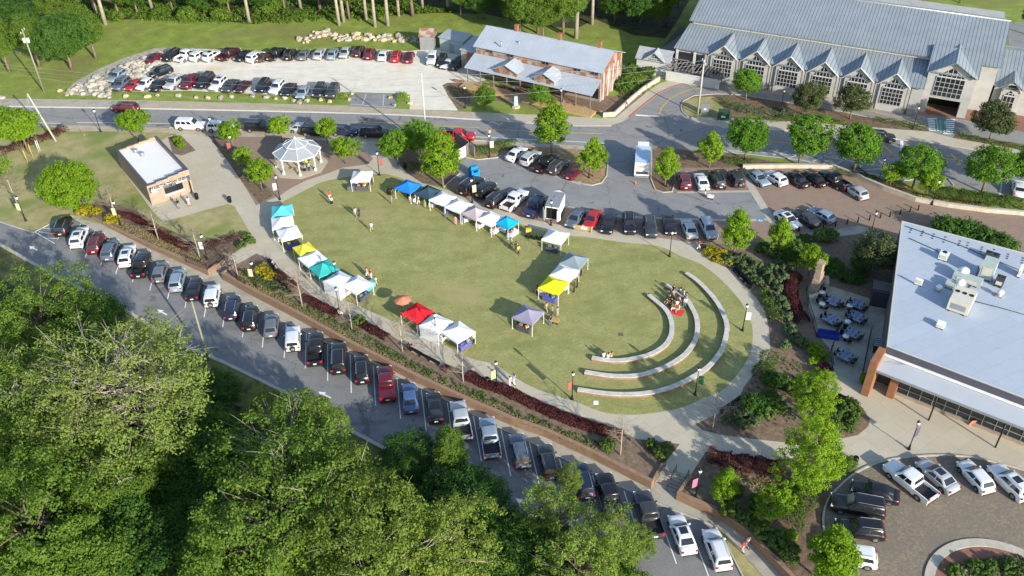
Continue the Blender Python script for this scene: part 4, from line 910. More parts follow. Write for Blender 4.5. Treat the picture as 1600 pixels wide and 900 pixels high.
row('in the top brick-paved row', 'cars in the top row of the brick car park', [('suv', 'maroon', 1069, 281, 1.55), ('sedan', 'white', 1096, 282, 1.6), ('suv', 'black', 1121, 280, 1.65), ('jeep', 'dark grey', 1150, 279, 1.7), ('sedan', 'silver blue', 1185, 277, 1.95+rp), ('hatch', 'white', 1212, 277, 2.05), ('sedan', 'black', 1244, 279, 2.05), ('sedan', 'black', 1271, 278, 2.05), ('pickup', 'black', 1303, 281, 2.1), ('hatch', 'silver', 1338, 298, 1.95)], 0)
row('in front of the bollards', 'cars in front of the bollards', [('sedan_sun', 'white', 1231, 342, 2.0+rp), ('sedan', 'dark grey', 1259, 339, 2.1), ('hatch', 'silver blue', 1284, 335, 2.2)], 0)
h6 = bear((1443, 770), (1398, 735)); h7 = bear((1485, 762), (1445, 727)); h8 = bear((1545, 764), (1508, 724))
row('round the bottom right brick court', 'cars nosed in round the paved court', [('suv', 'white', 1331, 868, 2.9), ('suv', 'black', 1344, 826, 2.95), ('suv_big', 'black', 1340, 790, 2.85), ('sedan', 'black', 1368, 767, 2.75), ('pickup', 'white', 1422, 751, h6), ('sedan_sun', 'silver', 1465, 742, h7), ('hatch', 'white', 1525, 743, h8), ('suv_sun', 'white', 1578, 752, h8+.05)], 0)
# ------------------------------------------------------------------ buildings
mat('standing_seam', (.255, .295, .325), .45, .25, var=.07, scale=.3, c2=(.29, .33, .36)); HALL_A = R_(-25.8)
wave(MATS['standing_seam'], .62, -HALL_A, (.12, .14, .165), .30)
mat('stucco', (.35, .345, .325), .85, var=.08, scale=.5, c2=(.39, .385, .36))
mat('stone_base', (.27, .25, .23), .9, var=.25, scale=1.6)
mat('glass_dark', (.014, .018, .024), .12, 0, var=0, spec=.7)
mat('tin_roof', (.43, .47, .52), .5, .3, var=.05, scale=.3, c2=(.48, .52, .57)); BARN_A = R_(-29.4)
wave(MATS['tin_roof'], .8, -BARN_A, (.42, .46, .50), .10)
mixnodes(MATS['tin_roof'], noise_fac(MATS['tin_roof'], .25, .62, .78), (.40, .42, .45))
mat('rusty_tin', (.19, .085, .05), .9, var=.25, scale=.9, c2=(.25, .125, .08))
mixnodes(MATS['rusty_tin'], noise_fac(MATS['rusty_tin'], .8, .46, .58, stretch=(1, 1, .25)), (.34, .29, .25))
mat('old_boards', (.28, .25, .21), .9, var=.2, scale=1.2)
mixnodes(MATS['old_boards'], noise_fac(MATS['old_boards'], .7, .5, .62), (.40, .17, .09))
mat('ribbed_white_roof', (.82, .80, .80), .5, .1, var=.04, scale=.4)
mat('roof_coping', (.085, .085, .11), .6, .2, var=.1)
mat('membrane_roof', (.35, .40, .47), .6, 0, var=.06, scale=.9, c2=(.38, .43, .50), det=9)
brick(MATS['membrane_roof'], 1.0, (.28, .32, .38), .03, R_(-26), 9.0, 1.9, (.35, .40, .47), (.39, .44, .51))
mixnodes(MATS['membrane_roof'], noise_fac(MATS['membrane_roof'], 1.1, .64, .8, detail=9), (.29, .32, .37))
mixnodes(MATS['membrane_roof'], noise_fac(MATS['membrane_roof'], .22, .66, .74, stretch=(1, 2.5, 1), detail=6), (.30, .34, .40))
mat('canopy_roof', (.44, .47, .51), .5, .1, var=.05, scale=.3)
mixnodes(MATS['canopy_roof'], noise_fac(MATS['canopy_roof'], .3, .66, .72, stretch=(.3, 1.6, 1), rot=R_(35)), (.26, .27, .29))
mat('dark_brick', (.10, .085, .08), .9, var=.2, scale=1.2); mat('orange_brick', (.26, .12, .06), .85, var=.15, scale=1.5)
mat('cream_unit', (.55, .52, .44), .6, var=.08); mat('green_roof_unit', (.36, .42, .40), .6, var=.1)
mat('shingle', (.30, .31, .33), .8, var=.12, scale=1.5)
mat('pale_siding', (.48, .475, .45), .8, var=.05)
mat('gaz_roof', (.34, .37, .39), .45, .25, var=.05); mat('dirt_tan', (.42, .33, .2), .9, var=.1)
class Fr:
    """local frame of a building: u along the front, v towards the viewer"""
    def __init__(s, o, a): s.o = Vector((o.x, o.y)); s.u = Vector((math.cos(a), math.sin(a))); s.v = Vector((s.u.y, -s.u.x)); s.a = a
    def p(s, u, v, z=0.0): q = s.o+s.u*u+s.v*v; return Vector((q.x, q.y, z))
    def rect(s, u0, u1, v0, v1): return [tuple(s.p(a, b))[:2] for a, b in ((u0, v0), (u1, v0), (u1, v1), (u0, v1))]
    def box(s, mb, u0, u1, v0, v1, z0, z1): return mb.prism(s.rect(u0, u1, v0, v1), z0, z1)
def grid_window(F, rt, u0, u1, v, z0, z1, nu, nz, gable=None, parent=None, fm='pale_siding', name='window'):
    """glass pane with its muntins; gable = apex height of a triangular light above"""
    g = MB(); F.box(g, u0, u1, v-.04, v+.05, z0, z1)
    if gable:
        m = (u0+u1)/2; zb = z1+.22
        a, b, c = F.p(u0+.15, v+.05, zb), F.p(u1-.15, v+.05, zb), F.p(m, v+.05, gable); a2, b2, c2 = F.p(u0+.15, v-.04, zb), F.p(u1-.15, v-.04, zb), F.p(m, v-.04, gable)
        g.add([a, b, c, a2, b2, c2], [(0, 1, 2), (5, 4, 3), (0, 3, 4, 1), (1, 4, 5, 2), (2, 5, 3, 0)])
    w = part(name, g, 'glass_dark', rt, rt)
    f = MB()
    for i in range(nu+1): u = u0+(u1-u0)*i/nu; F.box(f, u-.03, u+.03, v+.05, v+.10, z0-.05, z1+.05)
    for i in range(nz+1): z = z0+(z1-z0)*i/nz; F.box(f, u0, u1, v+.052, v+.097, z-.03, z+.03)
    if gable:
        for i in range(1, nu):
            u = u0+(u1-u0)*i/nu; t = 1-abs(u-m)/((u1-u0)/2); F.box(f, u-.04, u+.04, v+.05, v+.09, zb-.12, max(zb+.02, zb+(gable-zb)*t-.03))
        zz = zb+(gable-zb)*.42; F.box(f, u0+(u1-u0)*.26, u1-(u1-u0)*.26, v+.052, v+.088, zz-.035, zz+.035)
        F.box(f, u0, u1, v+.05, v+.1, z1+.06, zb-.02)
    o = link('frame', f.mesh('frame', fm), w); return w
# --- event hall
HO = G(1056, 73, 5.5); H = Fr(HO, HALL_A); hr_ = root('event_hall', (HO.x, HO.y, 0), 'long pale event hall with ribbed grey metal roof, glazed gables and clerestory', 'building')
mb = MB(); H.box(mb, .1, 44.8, -35, -.3, 0, 5.2); H.box(mb, .9, 55.6, -35, -7.0, 5.2, 8.5); H.box(mb, 44.8, 55.6, -35, -6.6, 0, 8.4)
part('wall', mb, 'stucco', hr_, hr_)
mb = MB(); H.box(mb, 3.4, 44.7, -.3, -.12, .02, .9); part('stone_plinth', mb, 'stone_base', hr_, hr_)
mb = MB(); mb.slab([H.p(-.3, .35, 5.42), H.p(44.9, .35, 5.42), H.p(44.9, -7.1, 7.75), H.p(.5, -7.1, 7.75)], .18); part('lower_roof', mb, 'standing_seam', hr_, hr_)
mb = MB(); mb.slab([H.p(.5, -6.2, 8.65), H.p(55.9, -6.2, 8.65), H.p(55.9, -18.6, 12.5), H.p(.5, -18.6, 12.5)], .2); mb.slab([H.p(.5, -18.6, 12.5), H.p(55.9, -18.6, 12.5), H.p(55.9, -35.6, 7.2), H.p(.5, -35.6, 7.2)], .2); part('upper_roof', mb, 'standing_seam', hr_, hr_)
mb = MB(); mb.add([H.p(.9, -7, 8.3), H.p(.9, -34, 7.4), H.p(.9, -18.6, 12.3), H.p(55.5, -7, 8.3), H.p(55.5, -34, 7.4), H.p(55.5, -18.6, 12.3)], [(0, 1, 2), (5, 4, 3)]); part('end_gable', mb, 'stucco', hr_, hr_)
mb = MB(); mb.tube([H.p(.4, -18.6, 12.53), H.p(56, -18.6, 12.53)], .13, 6); part('ridge_cap', mb, 'grey_metal', hr_, hr_)
for i in range(8):
    mb = MB(); u = 1.2+i*5.6; H.box(mb, u, u+5.5, -6.98, -6.85, 7.85, 8.5); part('clerestory_panel', mb, 'pale_siding', hr_, hr_)
for i in range(9):
    mb = MB(); u = 6.25+i*6.1-.0
    if u < 44.5: mb.tube([H.p(u, .05, 5.2), H.p(u, .02, .1)], .07, 6); part('downpipe', mb, 'black_metal', hr_, hr_)
for i in range(6):
    u = 9.3+6.12*i; dm = MB(); rf = MB()
    H.box(dm, u-2.3, u+2.3, -.3, .02, 0, 5.3); v0 = .03
    a, b, c = H.p(u-2.3, v0, 5.2), H.p(u+2.3, v0, 5.2), H.p(u, v0, 7.25); a2, b2, c2 = (H.p(u-2.3, -.3, 5.2), H.p(u+2.3, -.3, 5.2), H.p(u, -.3, 7.25))
    dm.add([a, b, c, a2, b2, c2], [(0, 1, 2), (5, 4, 3), (0, 3, 4, 1), (1, 4, 5, 2), (2, 5, 3, 0)])
    d = part('gable_front', dm, 'stucco', hr_, hr_)
    for s in (-1, 1): rf.slab([H.p(u, .55, 7.5), H.p(u+s*2.75, .55, 5.15), H.p(u+s*2.75, -.2, 5.45), H.p(u, -6.6, 7.55)], .13)
    o = link('gable_roof', rf.mesh('gable_roof', 'standing_seam'), d)
    tr_ = MB()
    for s in (-1, 1): tr_.slab([H.p(u, .60, 7.38), H.p(u, .56, 7.38), H.p(u+s*2.8, .56, 5.02), H.p(u+s*2.8, .60, 5.02)], .02); tr_.tube([H.p(u, .58, 7.4), H.p(u+s*2.78, .58, 5.04)], .09, 4)
    link('bargeboard', tr_.mesh('bargeboard', 'pale_siding'), d)
    grid_window(H, hr_, u-1.75, u+1.75, .05, 1.35, 4.35, 6, 4, 6.35)
# open corner at the left end, its shade drawn as a dark panel
mb = MB(); H.box(mb, .5, 5.6, -.28, -.1, .9, 4.6); part('bay_shade_panel', mb, 'glass_dark', hr_, hr_)
for u in (.15, 3.6): mb = MB(); H.box(mb, u, u+.45, -.12, .05, 0, 5.2); part('column', mb, 'pale_siding', hr_, hr_)
# entrance tower
mb = MB(); H.box(mb, 44.8, 46.0, -6.5, -2.4, 0, 7.6); H.box(mb, 51.2, 52.6, -6.5, -2.4, 0, 7.6); H.box(mb, 46.0, 51.2, -3.4, -2.4, 2.9, 7.6); H.box(mb, 45.2, 52.4, -8.6, -6.5, 0, 7.8)
a, b, c = H.p(45.2, -2.38, 7.6), H.p(52.2, -2.38, 7.6), H.p(48.7, -2.38, 9.6); mb.add([a, b, c]+[p-Vector((H.v.x, H.v.y, 0))*.6 for p in (a, b, c)], [(0, 1, 2), (5, 4, 3), (0, 3, 4, 1), (1, 4, 5, 2), (2, 5, 3, 0)])
tw = part('entrance_tower', mb, 'stucco', hr_, hr_)
mb = MB(); mb.slab([H.p(44.5, -2.1, 7.65), H.p(52.9, -2.1, 7.65), H.p(52.9, -8.6, 10.0), H.p(44.5, -8.6, 10.0)], .18); mb.slab([H.p(44.5, -8.6, 10.0), H.p(52.9, -8.6, 10.0), H.p(52.9, -13, 8.6), H.p(44.5, -13, 8.6)], .18)
for s in (-1, 1): mb.slab([H.p(48.7, -1.75, 10.0), H.p(48.7+s*4.0, -1.75, 7.6), H.p(48.7+s*4.0, -2.3, 7.75), H.p(48.7, -11, 10.1)], .14)
part('tower_roof', mb, 'standing_seam', hr_, hr_); grid_window(H, hr_, 46.3, 50.9, -2.36, 3.4, 6.9, 6, 4, 8.8)
mb = MB(); H.box(mb, 46.0, 51.2, -6.45, -6.4, 0, 2.9); part('entrance_doors', mb, 'glass_dark', hr_, hr_)
# east wing
mb = MB(); H.box(mb, 56, 78, -27, -7.6, 0, 4.9); part('wing_wall', mb, 'stucco', hr_, hr_)
mb = MB(); mb.slab([H.p(55.7, -7.2, 4.95), H.p(79, -7.2, 4.95), H.p(79, -16.9, 8.0), H.p(55.7, -16.9, 8.0)], .18); mb.slab([H.p(55.7, -16.9, 8.0), H.p(79, -16.9, 8.0), H.p(79, -27.4, 4.7), H.p(55.7, -27.4, 4.7)], .18); part('wing_roof', mb, 'standing_seam', hr_, hr_)
mb = MB(); H.box(mb, 57.2, 60.2, -7.6, -6.7, 0, 4.6); mb.lathe(H.p(58.7, -7.2, 0), [(0, 0)], 3)
for k in range(9): pass
mb.tube([H.p(57.2, -6.72, 4.4), H.p(57.5, -6.72, 5.2), H.p(58.2, -6.72, 5.8), H.p(59.2, -6.72, 5.8), H.p(59.9, -6.72, 5.2), H.p(60.2, -6.72, 4.4)], .2, 5); part('round_porch', mb, 'stucco', hr_, hr_)
mb = MB()
for s in (-1, 1): mb.slab([H.p(58.7, -6.4, 6.4), H.p(58.7+s*1.9, -6.4, 5.1), H.p(58.7+s*1.9, -7.4, 5.1), H.p(58.7, -12, 6.4)], .1)
part('porch_roof', mb, 'standing_seam', hr_, hr_); grid_window(H, hr_, 57.8, 59.6, -6.66, .3, 3.6, 3, 3, 4.6)
# roof vent
vr = root('roof_vent', tuple(H.p(25.5, -18.2, 12.4)), 'small white vent cap near the hall roof ridge', 'vent'); mb = MB(); mb.cyl((0, 0, 0), .18, .5, 10); mb.cyl((0, 0, .5), .3, .12, 10); part('cap', mb, 'white_metal', vr)
# --- small gabled gatehouse with a pergola
gp = G(1018, 117, 0); K = Fr(gp, HALL_A); r = root('gatehouse', (gp.x, gp.y, 0), 'small pale gabled gatehouse at the left end of the hall', 'building')
mb = MB(); K.box(mb, -3.2, 3.2, -4.2, 0, 0, 3.0)
mb.add([K.p(-1.6, .02, 3.0), K.p(2.2, .02, 3.0), K.p(.3, .02, 4.5), K.p(-1.6, -.2, 3.0), K.p(2.2, -.2, 3.0), K.p(.3, -.2, 4.5)], [(0, 1, 2), (5, 4, 3), (0, 3, 4, 1), (1, 4, 5, 2), (2, 5, 3, 0)]); part('wall', mb, 'pale_siding', r, r)
mb = MB(); mb.slab([K.p(-3.5, .3, 2.95), K.p(3.5, .3, 2.95), K.p(3.5, -2.1, 4.6), K.p(-3.5, -2.1, 4.6)], .12); mb.slab([K.p(-3.5, -2.1, 4.6), K.p(3.5, -2.1, 4.6), K.p(3.5, -4.5, 2.9), K.p(-3.5, -4.5, 2.9)], .12)
for s in (-1, 1): mb.slab([K.p(.3, .5, 4.75), K.p(.3+s*2.3, .5, 3.0), K.p(.3+s*2.3, -.3, 3.0), K.p(.3, -2.2, 4.8)], .1)
part('roof', mb, 'shingle', r, r); grid_window(K, r, -.7, 1.3, .04, 3.05, 3.3, 4, 1, 4.2)
for k in range(5):
    c = G(1003+k*4.6, 118-.4*k); sh = spawn('evergreen_shrub', B['green'], (c.x, c.y-.2, 0), k, 'upright dark evergreen, %s from the left at the foot of the gatehouse' % ORD[k], 'shrub', 'evergreens in front of the gatehouse', sc=(.55, .55, 1.7))
r = root('covered_walk', tuple(K.p(6, -8, 0)), 'long dark slatted roof running back beside the hall', 'building'); mb = MB(); mb.slab([K.p(-1, -2, 3.2), K.p(6.5, -2, 3.2), K.p(6.5, -19, 3.6), K.p(3, -19, 3.6)], .15); part('roof', mb, 'grey_wood', r, r)
mb = MB(); K.box(mb, -.2, 4, -18, -3, 0, 3.1); part('wall', mb, 'dark_grey', r, r)
r = root('pergola', tuple(K.p(8, 1.4, 0)), 'dark timber pergola over a white garden wall beside the gatehouse', 'pergola'); mb = MB(); K.box(mb, 3.2, 13.6, 1.0, 1.25, 0, 1.9); part('garden_wall', mb, 'pale_siding', r, r)
mb = MB()
for k in range(15): mb.box(tuple(K.p(3.6+k*.68, -.3, 2.75)), (.1, 4.2, .16), rz=HALL_A)
for v in (-1.6, 1.1): mb.box(tuple(K.p(8.4, v, 2.6)), (10, .14, .18), rz=HALL_A)
part('rafters', mb, 'grey_wood', r, r)
for u in (3.5, 6.8, 10.1, 13.3):
    for v in (-1.6, 1.1): mb = MB(); K.box(mb, u-.08, u+.08, v-.08, v+.08, 0, 2.55); part('post', mb, 'grey_wood', r, r)
# --- tin barn restaurant
BO = G(742, 72, 6.0); A = Fr(BO, BARN_A); r = root('barn_restaurant', (BO.x, BO.y, 0), 'rusty tin barn restaurant with pale metal roofs and a deep porch', 'building')
mb = MB(); A.box(mb, 0, 26.2, -10, -.4, 0, 5.85); part('side_wall', mb, 'old_boards', r, r)
mb = MB()
for u, d in ((-.03, 1), (26.23, 1)): q = [A.p(u, -.35, .05), A.p(u, -.35, 5.9), A.p(u, -5.2, 8.0), A.p(u, -10.05, 5.9), A.p(u, -10.05, .05)]; mb.add(q+[p+Vector((A.u.x, A.u.y, 0))*.06 for p in q], [(0, 1, 2, 3, 4), (9, 8, 7, 6, 5)]+[(i, (i+1) % 5, (i+1) % 5+5, i+5) for i in range(5)])
part('gable_wall', mb, 'rusty_tin', r, r)
mb = MB(); mb.slab([A.p(-.4, .1, 5.95), A.p(26.7, .1, 5.95), A.p(26.7, -5.2, 8.25), A.p(-.4, -5.2, 8.25)], .1); mb.slab([A.p(-.4, -5.2, 8.25), A.p(26.7, -5.2, 8.25), A.p(26.7, -10.5, 5.95), A.p(-.4, -10.5, 5.95)], .1)
rf = part('roof', mb, 'tin_roof', r, r)
for u in (6.2, 15.4, 23.6): c = MB(); c.box(tuple(A.p(u, -5.4, 8.6)), (.62, .62, 1.5), rz=BARN_A); c.box(tuple(A.p(u, -5.4, 9.38)), (.75, .75, .14), rz=BARN_A); link('chimney', c.mesh('chimney', 'orange_brick'), rf)
for u, v in ((8.2, -2.6), (5.3, -.9)): c = MB(); c.cyl(tuple(A.p(u, v, 6.6)), .12, .9, 8); c.cyl(tuple(A.p(u, v, 7.5)), .2, .1, 8); link('flue', c.mesh('flue', 'grey_metal'), rf)
mb = MB(); mb.slab([A.p(-.3, -.3, 4.5), A.p(26.5, -.3, 4.5), A.p(26.5, 3.8, 3.05), A.p(-.3, 3.8, 3.05)], .08); part('porch_roof', mb, 'tin_roof', r, r)
mb = MB(); mb.slab([A.p(-4.6, -1.5, 3.9), A.p(-.5, -1.5, 3.9), A.p(-.5, -7.5, 4.6), A.p(-4.6, -7.5, 4.6)], .1); part('lean_to_roof', mb, 'tin_roof', r, r)
mb = MB(); A.box(mb, -4.3, -.1, -7.3, -1.7, 0, 3.9); part('lean_to_wall', mb, 'rusty_tin', r, r)
mb = MB(); A.box(mb, .1, 26, -.38, -.3, 4.55, 5.15); part('rust_band', mb, 'rusty_tin', r, r)
for u in (3.0, 7.5, 15.0, 21.5, 25.0): grid_window(A, r, u-.7, u+.7, -.36, 5.0, 5.65, 2, 1, name='window', fm='grey_wood')
for u0, u1 in ((5.9, 11.2), (14.2, 19.0)):
    mb = MB(); m = (u0+u1)/2; A.box(mb, u0+.3, u1-.3, -.3, 3.3, 3.1, 4.1); q = [A.p(u0+.3, 3.32, 4.1), A.p(u1-.3, 3.32, 4.1), A.p(m, 3.32, 5.1)]; mb.add(q+[p-Vector((A.v.x, A.v.y, 0))*3 for p in q], [(0, 1, 2), (5, 4, 3), (0, 3, 4, 1), (1, 4, 5, 2), (2, 5, 3, 0)]); g_ = part('porch_gable', mb, 'rusty_tin', r, r)
    mb = MB()
    for s in (-1, 1): w_ = (u1-u0)/2+.1; mb.slab([A.p(m, 3.7, 5.25), A.p(m+s*w_, 3.7, 4.0), A.p(m+s*w_, -.3, 4.0), A.p(m, -.3, 5.25)], .08)
    link('gable_roof', mb.mesh('gable_roof', 'tin_roof'), g_)
for k in range(10): mb = MB(); u = .3+k*2.87; A.box(mb, u-.08, u+.08, 3.5, 3.66, 0, 3.0); part('porch_post', mb, 'grey_wood', r, r)
mb = MB(); A.box(mb, .3, 26, -.36, -.32, .6, 2.6); part('porch_glazing', mb, 'glass_dark', r, r)
mb = MB(); A.box(mb, 0, 27.5, 3.4, 6.2, .02, .35); part('porch_deck', mb, 'tan_wood', r, r)
for k in range(4): mb = MB(); A.box(mb, 26.2, 26.45, -8+k*2.1, -7.7+k*2.1, 0, 5.6-abs(k-1.5)*.2); part('brace', mb, 'pale_siding', r, r)
# deck wall in front and picnic tables
r = root('terrace_wall', tuple(A.p(20, 8, 0)), 'low rust-brown retaining edge in front of the barn terrace', 'wall'); mb = MB(); ribbon(mb, W([(880, 161), (905, 168), (940, 178)]), .3, 0, .55); part('edging', mb, 'rusty_tin', r, r)
r = root('terrace_wall', tuple(A.p(2, 6, 0)), 'low rust-brown edge by the gravel lot corner of the barn terrace', 'wall'); mb = MB(); ribbon(mb, W([(708, 127), (730, 131), (752, 138)]), .25, 0, .5); part('edging', mb, 'rusty_tin', r, r)
r = root('terrace_wall', tuple(A.p(28, 8, 0)), 'tan stone wall along the ramp at the right end of the barn', 'wall'); mb = MB(); ribbon(mb, W([(942, 183), (960, 182), (986, 158), (1004, 143), (1030, 126)]), .3, 0, .9); part('stonework', mb, 'stone_cap', r, r)
# sheds
def shed(px, ang, wu, wv, h, wm, rm, label, slope=.35, rust=False):
    c = G(*px); S = Fr(c, ang); r = root('shed', (c.x, c.y, 0), label, 'shed'); mb = MB(); S.box(mb, -wu/2, wu/2, -wv, 0, 0, h); part('wall', mb, wm, r, r); mb = MB()
    if rust: mb.slab([S.p(-wu/2-.2, .25, h), S.p(wu/2+.2, .25, h), S.p(wu/2+.2, -wv/2, h+1.1), S.p(-wu/2-.2, -wv/2, h+1.1)], .08); mb.slab([S.p(-wu/2-.2, -wv/2, h+1.1), S.p(wu/2+.2, -wv/2, h+1.1), S.p(wu/2+.2, -wv-.25, h), S.p(-wu/2-.2, -wv-.25, h)], .08)
    else: mb.slab([S.p(-wu/2-.2, .25, h+.02), S.p(wu/2+.2, .25, h+.02), S.p(wu/2+.2, -wv-.2, h+slope), S.p(-wu/2-.2, -wv-.2, h+slope)], .12)
    part('roof', mb, rm, r, r); mb = MB(); S.box(mb, -.5, .5, 0, .05, .05, 2.0); part('door', mb, 'grey_metal', r, r)
shed((668, 79), R_(-8), 3.0, 3.6, 3.0, 'grey_metal', 'rusty_tin', 'small corrugated tin shed with a rusty gabled roof', rust=True)
shed((706, 83), BARN_A, 5.6, 3.4, 3.0, 'green_roof_unit', 'tin_roof', 'pale green tin shed with a flat blue-white roof')
# --- snack stand
SN = [G(198, 230.8, 3.6), G(257.5, 210.3, 3.6), G(295, 268, 3.6), G(228.5, 289.7, 3.6)]
c0 = sum(SN, Vector())/4; r = root('snack_stand', (c0.x, c0.y, 0), 'small tan brick snack stand with stepped parapet and white ribbed roof', 'building')
q2 = [Vector((p.x, p.y)) for p in SN]; _u = (q2[2]-q2[3]); SA = math.atan2(_u.y, _u.x); S = Fr(SN[3], SA); wU = _u.length; wV = ((q2[3]-q2[0]).length+(q2[2]-q2[1]).length)/2
mb = MB(); S.box(mb, 0, wU, -wV, 0, 0, 3.15)
for i, (a0, a1, z) in enumerate(((0, .22, 3.45), (.22, .5, 3.62), (.5, .75, 3.79), (.75, 1.0, 3.96))): S.box(mb, wU*a0, wU*a1, -.3, 0, 3.15, z)
S.box(mb, 0, .3, -wV, -.3, 3.15, 3.45); S.box(mb, wU-.3, wU, -wV, -.3, 3.15, 3.9)
for i, (a0, a1, z) in enumerate(((0, .25, 3.5), (.25, .55, 3.66), (.55, .8, 3.8), (.8, 1.0, 3.92))): S.box(mb, wU*a0, wU*a1, -wV, -wV+.3, 3.15, z)
part('brick_wall', mb, 'tan_brick', r, r)
mb = MB(); MATS['ribbed_white_roof'].node_tree; wave(MATS['ribbed_white_roof'], .55, -SA+math.pi/2, (.56, .55, .58), .3); mb.slab([S.p(.3, -.3, 3.2), S.p(wU-.3, -.3, 3.3), S.p(wU-.3, -wV+.3, 3.3), S.p(.3, -wV+.3, 3.2)], .04); rf = part('roof', mb, 'ribbed_white_roof', r, r)
for u, v in ((2.4, -wV+2.2), (2.9, -wV+4.0)): mb = MB(); mb.cyl(tuple(S.p(u, v, 3.2)), .28, .5, 12); mb.cyl(tuple(S.p(u, v, 3.7)), .38, .18, 12); link('roof_fan', mb.mesh('roof_fan', 'grey_metal'), rf)
mb = MB()
for a0, a1, z in ((0, .22, 3.45), (.22, .5, 3.62), (.5, .75, 3.79), (.75, 1.0, 3.96)): S.box(mb, wU*a0-.04, wU*a1+.04, -.34, .05, z+.002, z+.09)
S.box(mb, wU-.34, wU+.05, -wV, -.35, 3.902, 3.99); S.box(mb, -.05, .34, -wV, -.35, 3.452, 3.54)
part('parapet_coping', mb, 'roof_coping', r, r)
mb = MB(); S.box(mb, .2, wU-.1, 0, .16, 2.22, 3.0); part('sign_band', mb, 'roof_coping', r, r)
sg = MB(); S.box(sg, .4, wU-.6, .16, .22, 2.36, 3.05); sg = part('sign_board', sg, 'pale_siding', r, r)
def sign_text(body, size, u, z, par):
    cu = D.curves.new('lettering', 'FONT'); cu.body = body; cu.size = size; cu.extrude = .012; cu.offset = .018; cu.align_x = 'CENTER'; cu.align_y = 'CENTER'
    t = D.objects.new('t', cu); col.objects.link(t); me = D.meshes.new_from_object(t.evaluated_get(bpy.context.evaluated_depsgraph_get())); D.objects.remove(t)
    me.name = 'lettering'; me.transform(Matrix.Translation(S.p(u, .235, z)) @ Matrix.Rotation(SA, 4, 'Z') @ Matrix.Rotation(math.pi/2, 4, 'X') @ Matrix.Diagonal((1, 1.3, 1, 1))); me.materials.clear(); me.materials.append(MATS['black_metal']); link('lettering', me, par)
sign_text('BRASELTON TOWN GREEN', .47, .4+(wU-1.0)/2, 2.84, sg); sign_text('CONCESSIONS', .30, .4+(wU-1.0)/2, 2.50, sg)
mb = MB(); S.box(mb, 2.4, 5.1, 0, .03, 1.1, 2.1); part('serving_hatch', mb, 'glass_dark', r, r)
mb = MB(); S.box(mb, 4.2, 5.3, .03, .06, 1.15, 2.2); part('menu_board', mb, 'black_metal', r, r)
mb = MB(); S.box(mb, 2.2, 5.4, 0, .4, .98, 1.06); part('counter', mb, 'white_metal', r, r)
mb = MB(); S.box(mb, .5, 1.35, 0, .04, 1.95, 2.15); part('notice', mb, 'white_metal', r, r)
mb = MB(); S.box(mb, wU-.5, wU-.3, .02, .25, .1, 2.1); part('dark_post', mb, 'black_metal', r, r)
# --- gazebo: octagonal two-tier roof
gz = [G(410+x/8.18, 190+y/8.18, 2.75) for x, y in ((130, 405), (745, 330))]; gc = (gz[0]+gz[1])/2; GR = (gz[0]-gz[1]).length/2; ga = math.atan2(gz[1].y-gz[0].y, gz[1].x-gz[0].x)
r = root('gazebo', (gc.x, gc.y, 0), 'white octagonal gazebo with a two-tier pale metal roof on brick paving', 'gazebo')
def octo(R0, z, off=0): return [(R0*math.cos(ga+off+k*math.pi/4), R0*math.sin(ga+off+k*math.pi/4), z) for k in range(8)]
def tier(R0, z0, R1, z1, t=.06):
    mb = MB(); a = octo(R0, z0); b = octo(R1, z1); c = octo(R0, z0-t); d = octo(R1, z1-t)
    mb.add(a+b+c+d, [(k, (k+1) % 8, 8+(k+1) % 8, 8+k) for k in range(8)]+[(16+k, 24+k, 24+(k+1) % 8, 16+(k+1) % 8) for k in range(8)]+[(k, 16+k, 16+(k+1) % 8, (k+1) % 8) for k in range(8)]+([tuple(8+k for k in range(8))])); return mb
part('lower_roof', tier(GR, 2.75, GR*.5, 3.75), 'gaz_roof', r); part('upper_roof', tier(GR*.52, 4.02, .12, 4.95), 'gaz_roof', r)
part('lantern_band', tier(GR*.46, 4.0, GR*.46, 3.6), 'white_metal', r)
mb = MB()
for R0, z, w_ in ((GR+.02, 2.74, .09), (GR*.53, 4.02, .06)): q = octo(R0, z); mb.tube([Vector(p) for p in q]+[Vector(q[0])], w_, 4)
for k in range(8): mb.tube([Vector(octo(GR, 2.79)[k]), Vector(octo(GR*.5, 3.78)[k])], .04, 4); mb.tube([Vector(octo(GR*.52, 4.05)[k]), Vector((0, 0, 4.98))], .035, 4)
part('roof_trim', mb, 'white_metal', r); mb = MB(); mb.lathe((0, 0, 4.9), [(.14, 0), (.14, .15), (.05, .35), (0, .5)], 8); part('finial', mb, 'white_metal', r)
for k in range(8): p = octo(GR*.93, 0)[k]; mb = MB(); mb.box((p[0], p[1], .25), (.34, .34, .5)); mb.cyl((p[0], p[1], .5), .11, 2.2, 8); part('column', mb, 'white_metal', r)
mb = MB(); mb.prism([p[:2] for p in octo(GR*1.22, 0)], .0, .06); part('floor', mb, 'concrete', r)
for a_ in (.6, 2.7, 4.6): mb = MB(); x, y = 1.9*math.cos(a_), 1.9*math.sin(a_); mb.box((x, y, .45), (1.5, .35, .06), rz=a_+1.57); mb.box((x*1.1, y*1.1, .2), (.08, .3, .4), rz=a_); part('bench', mb, 'tan_wood', r)
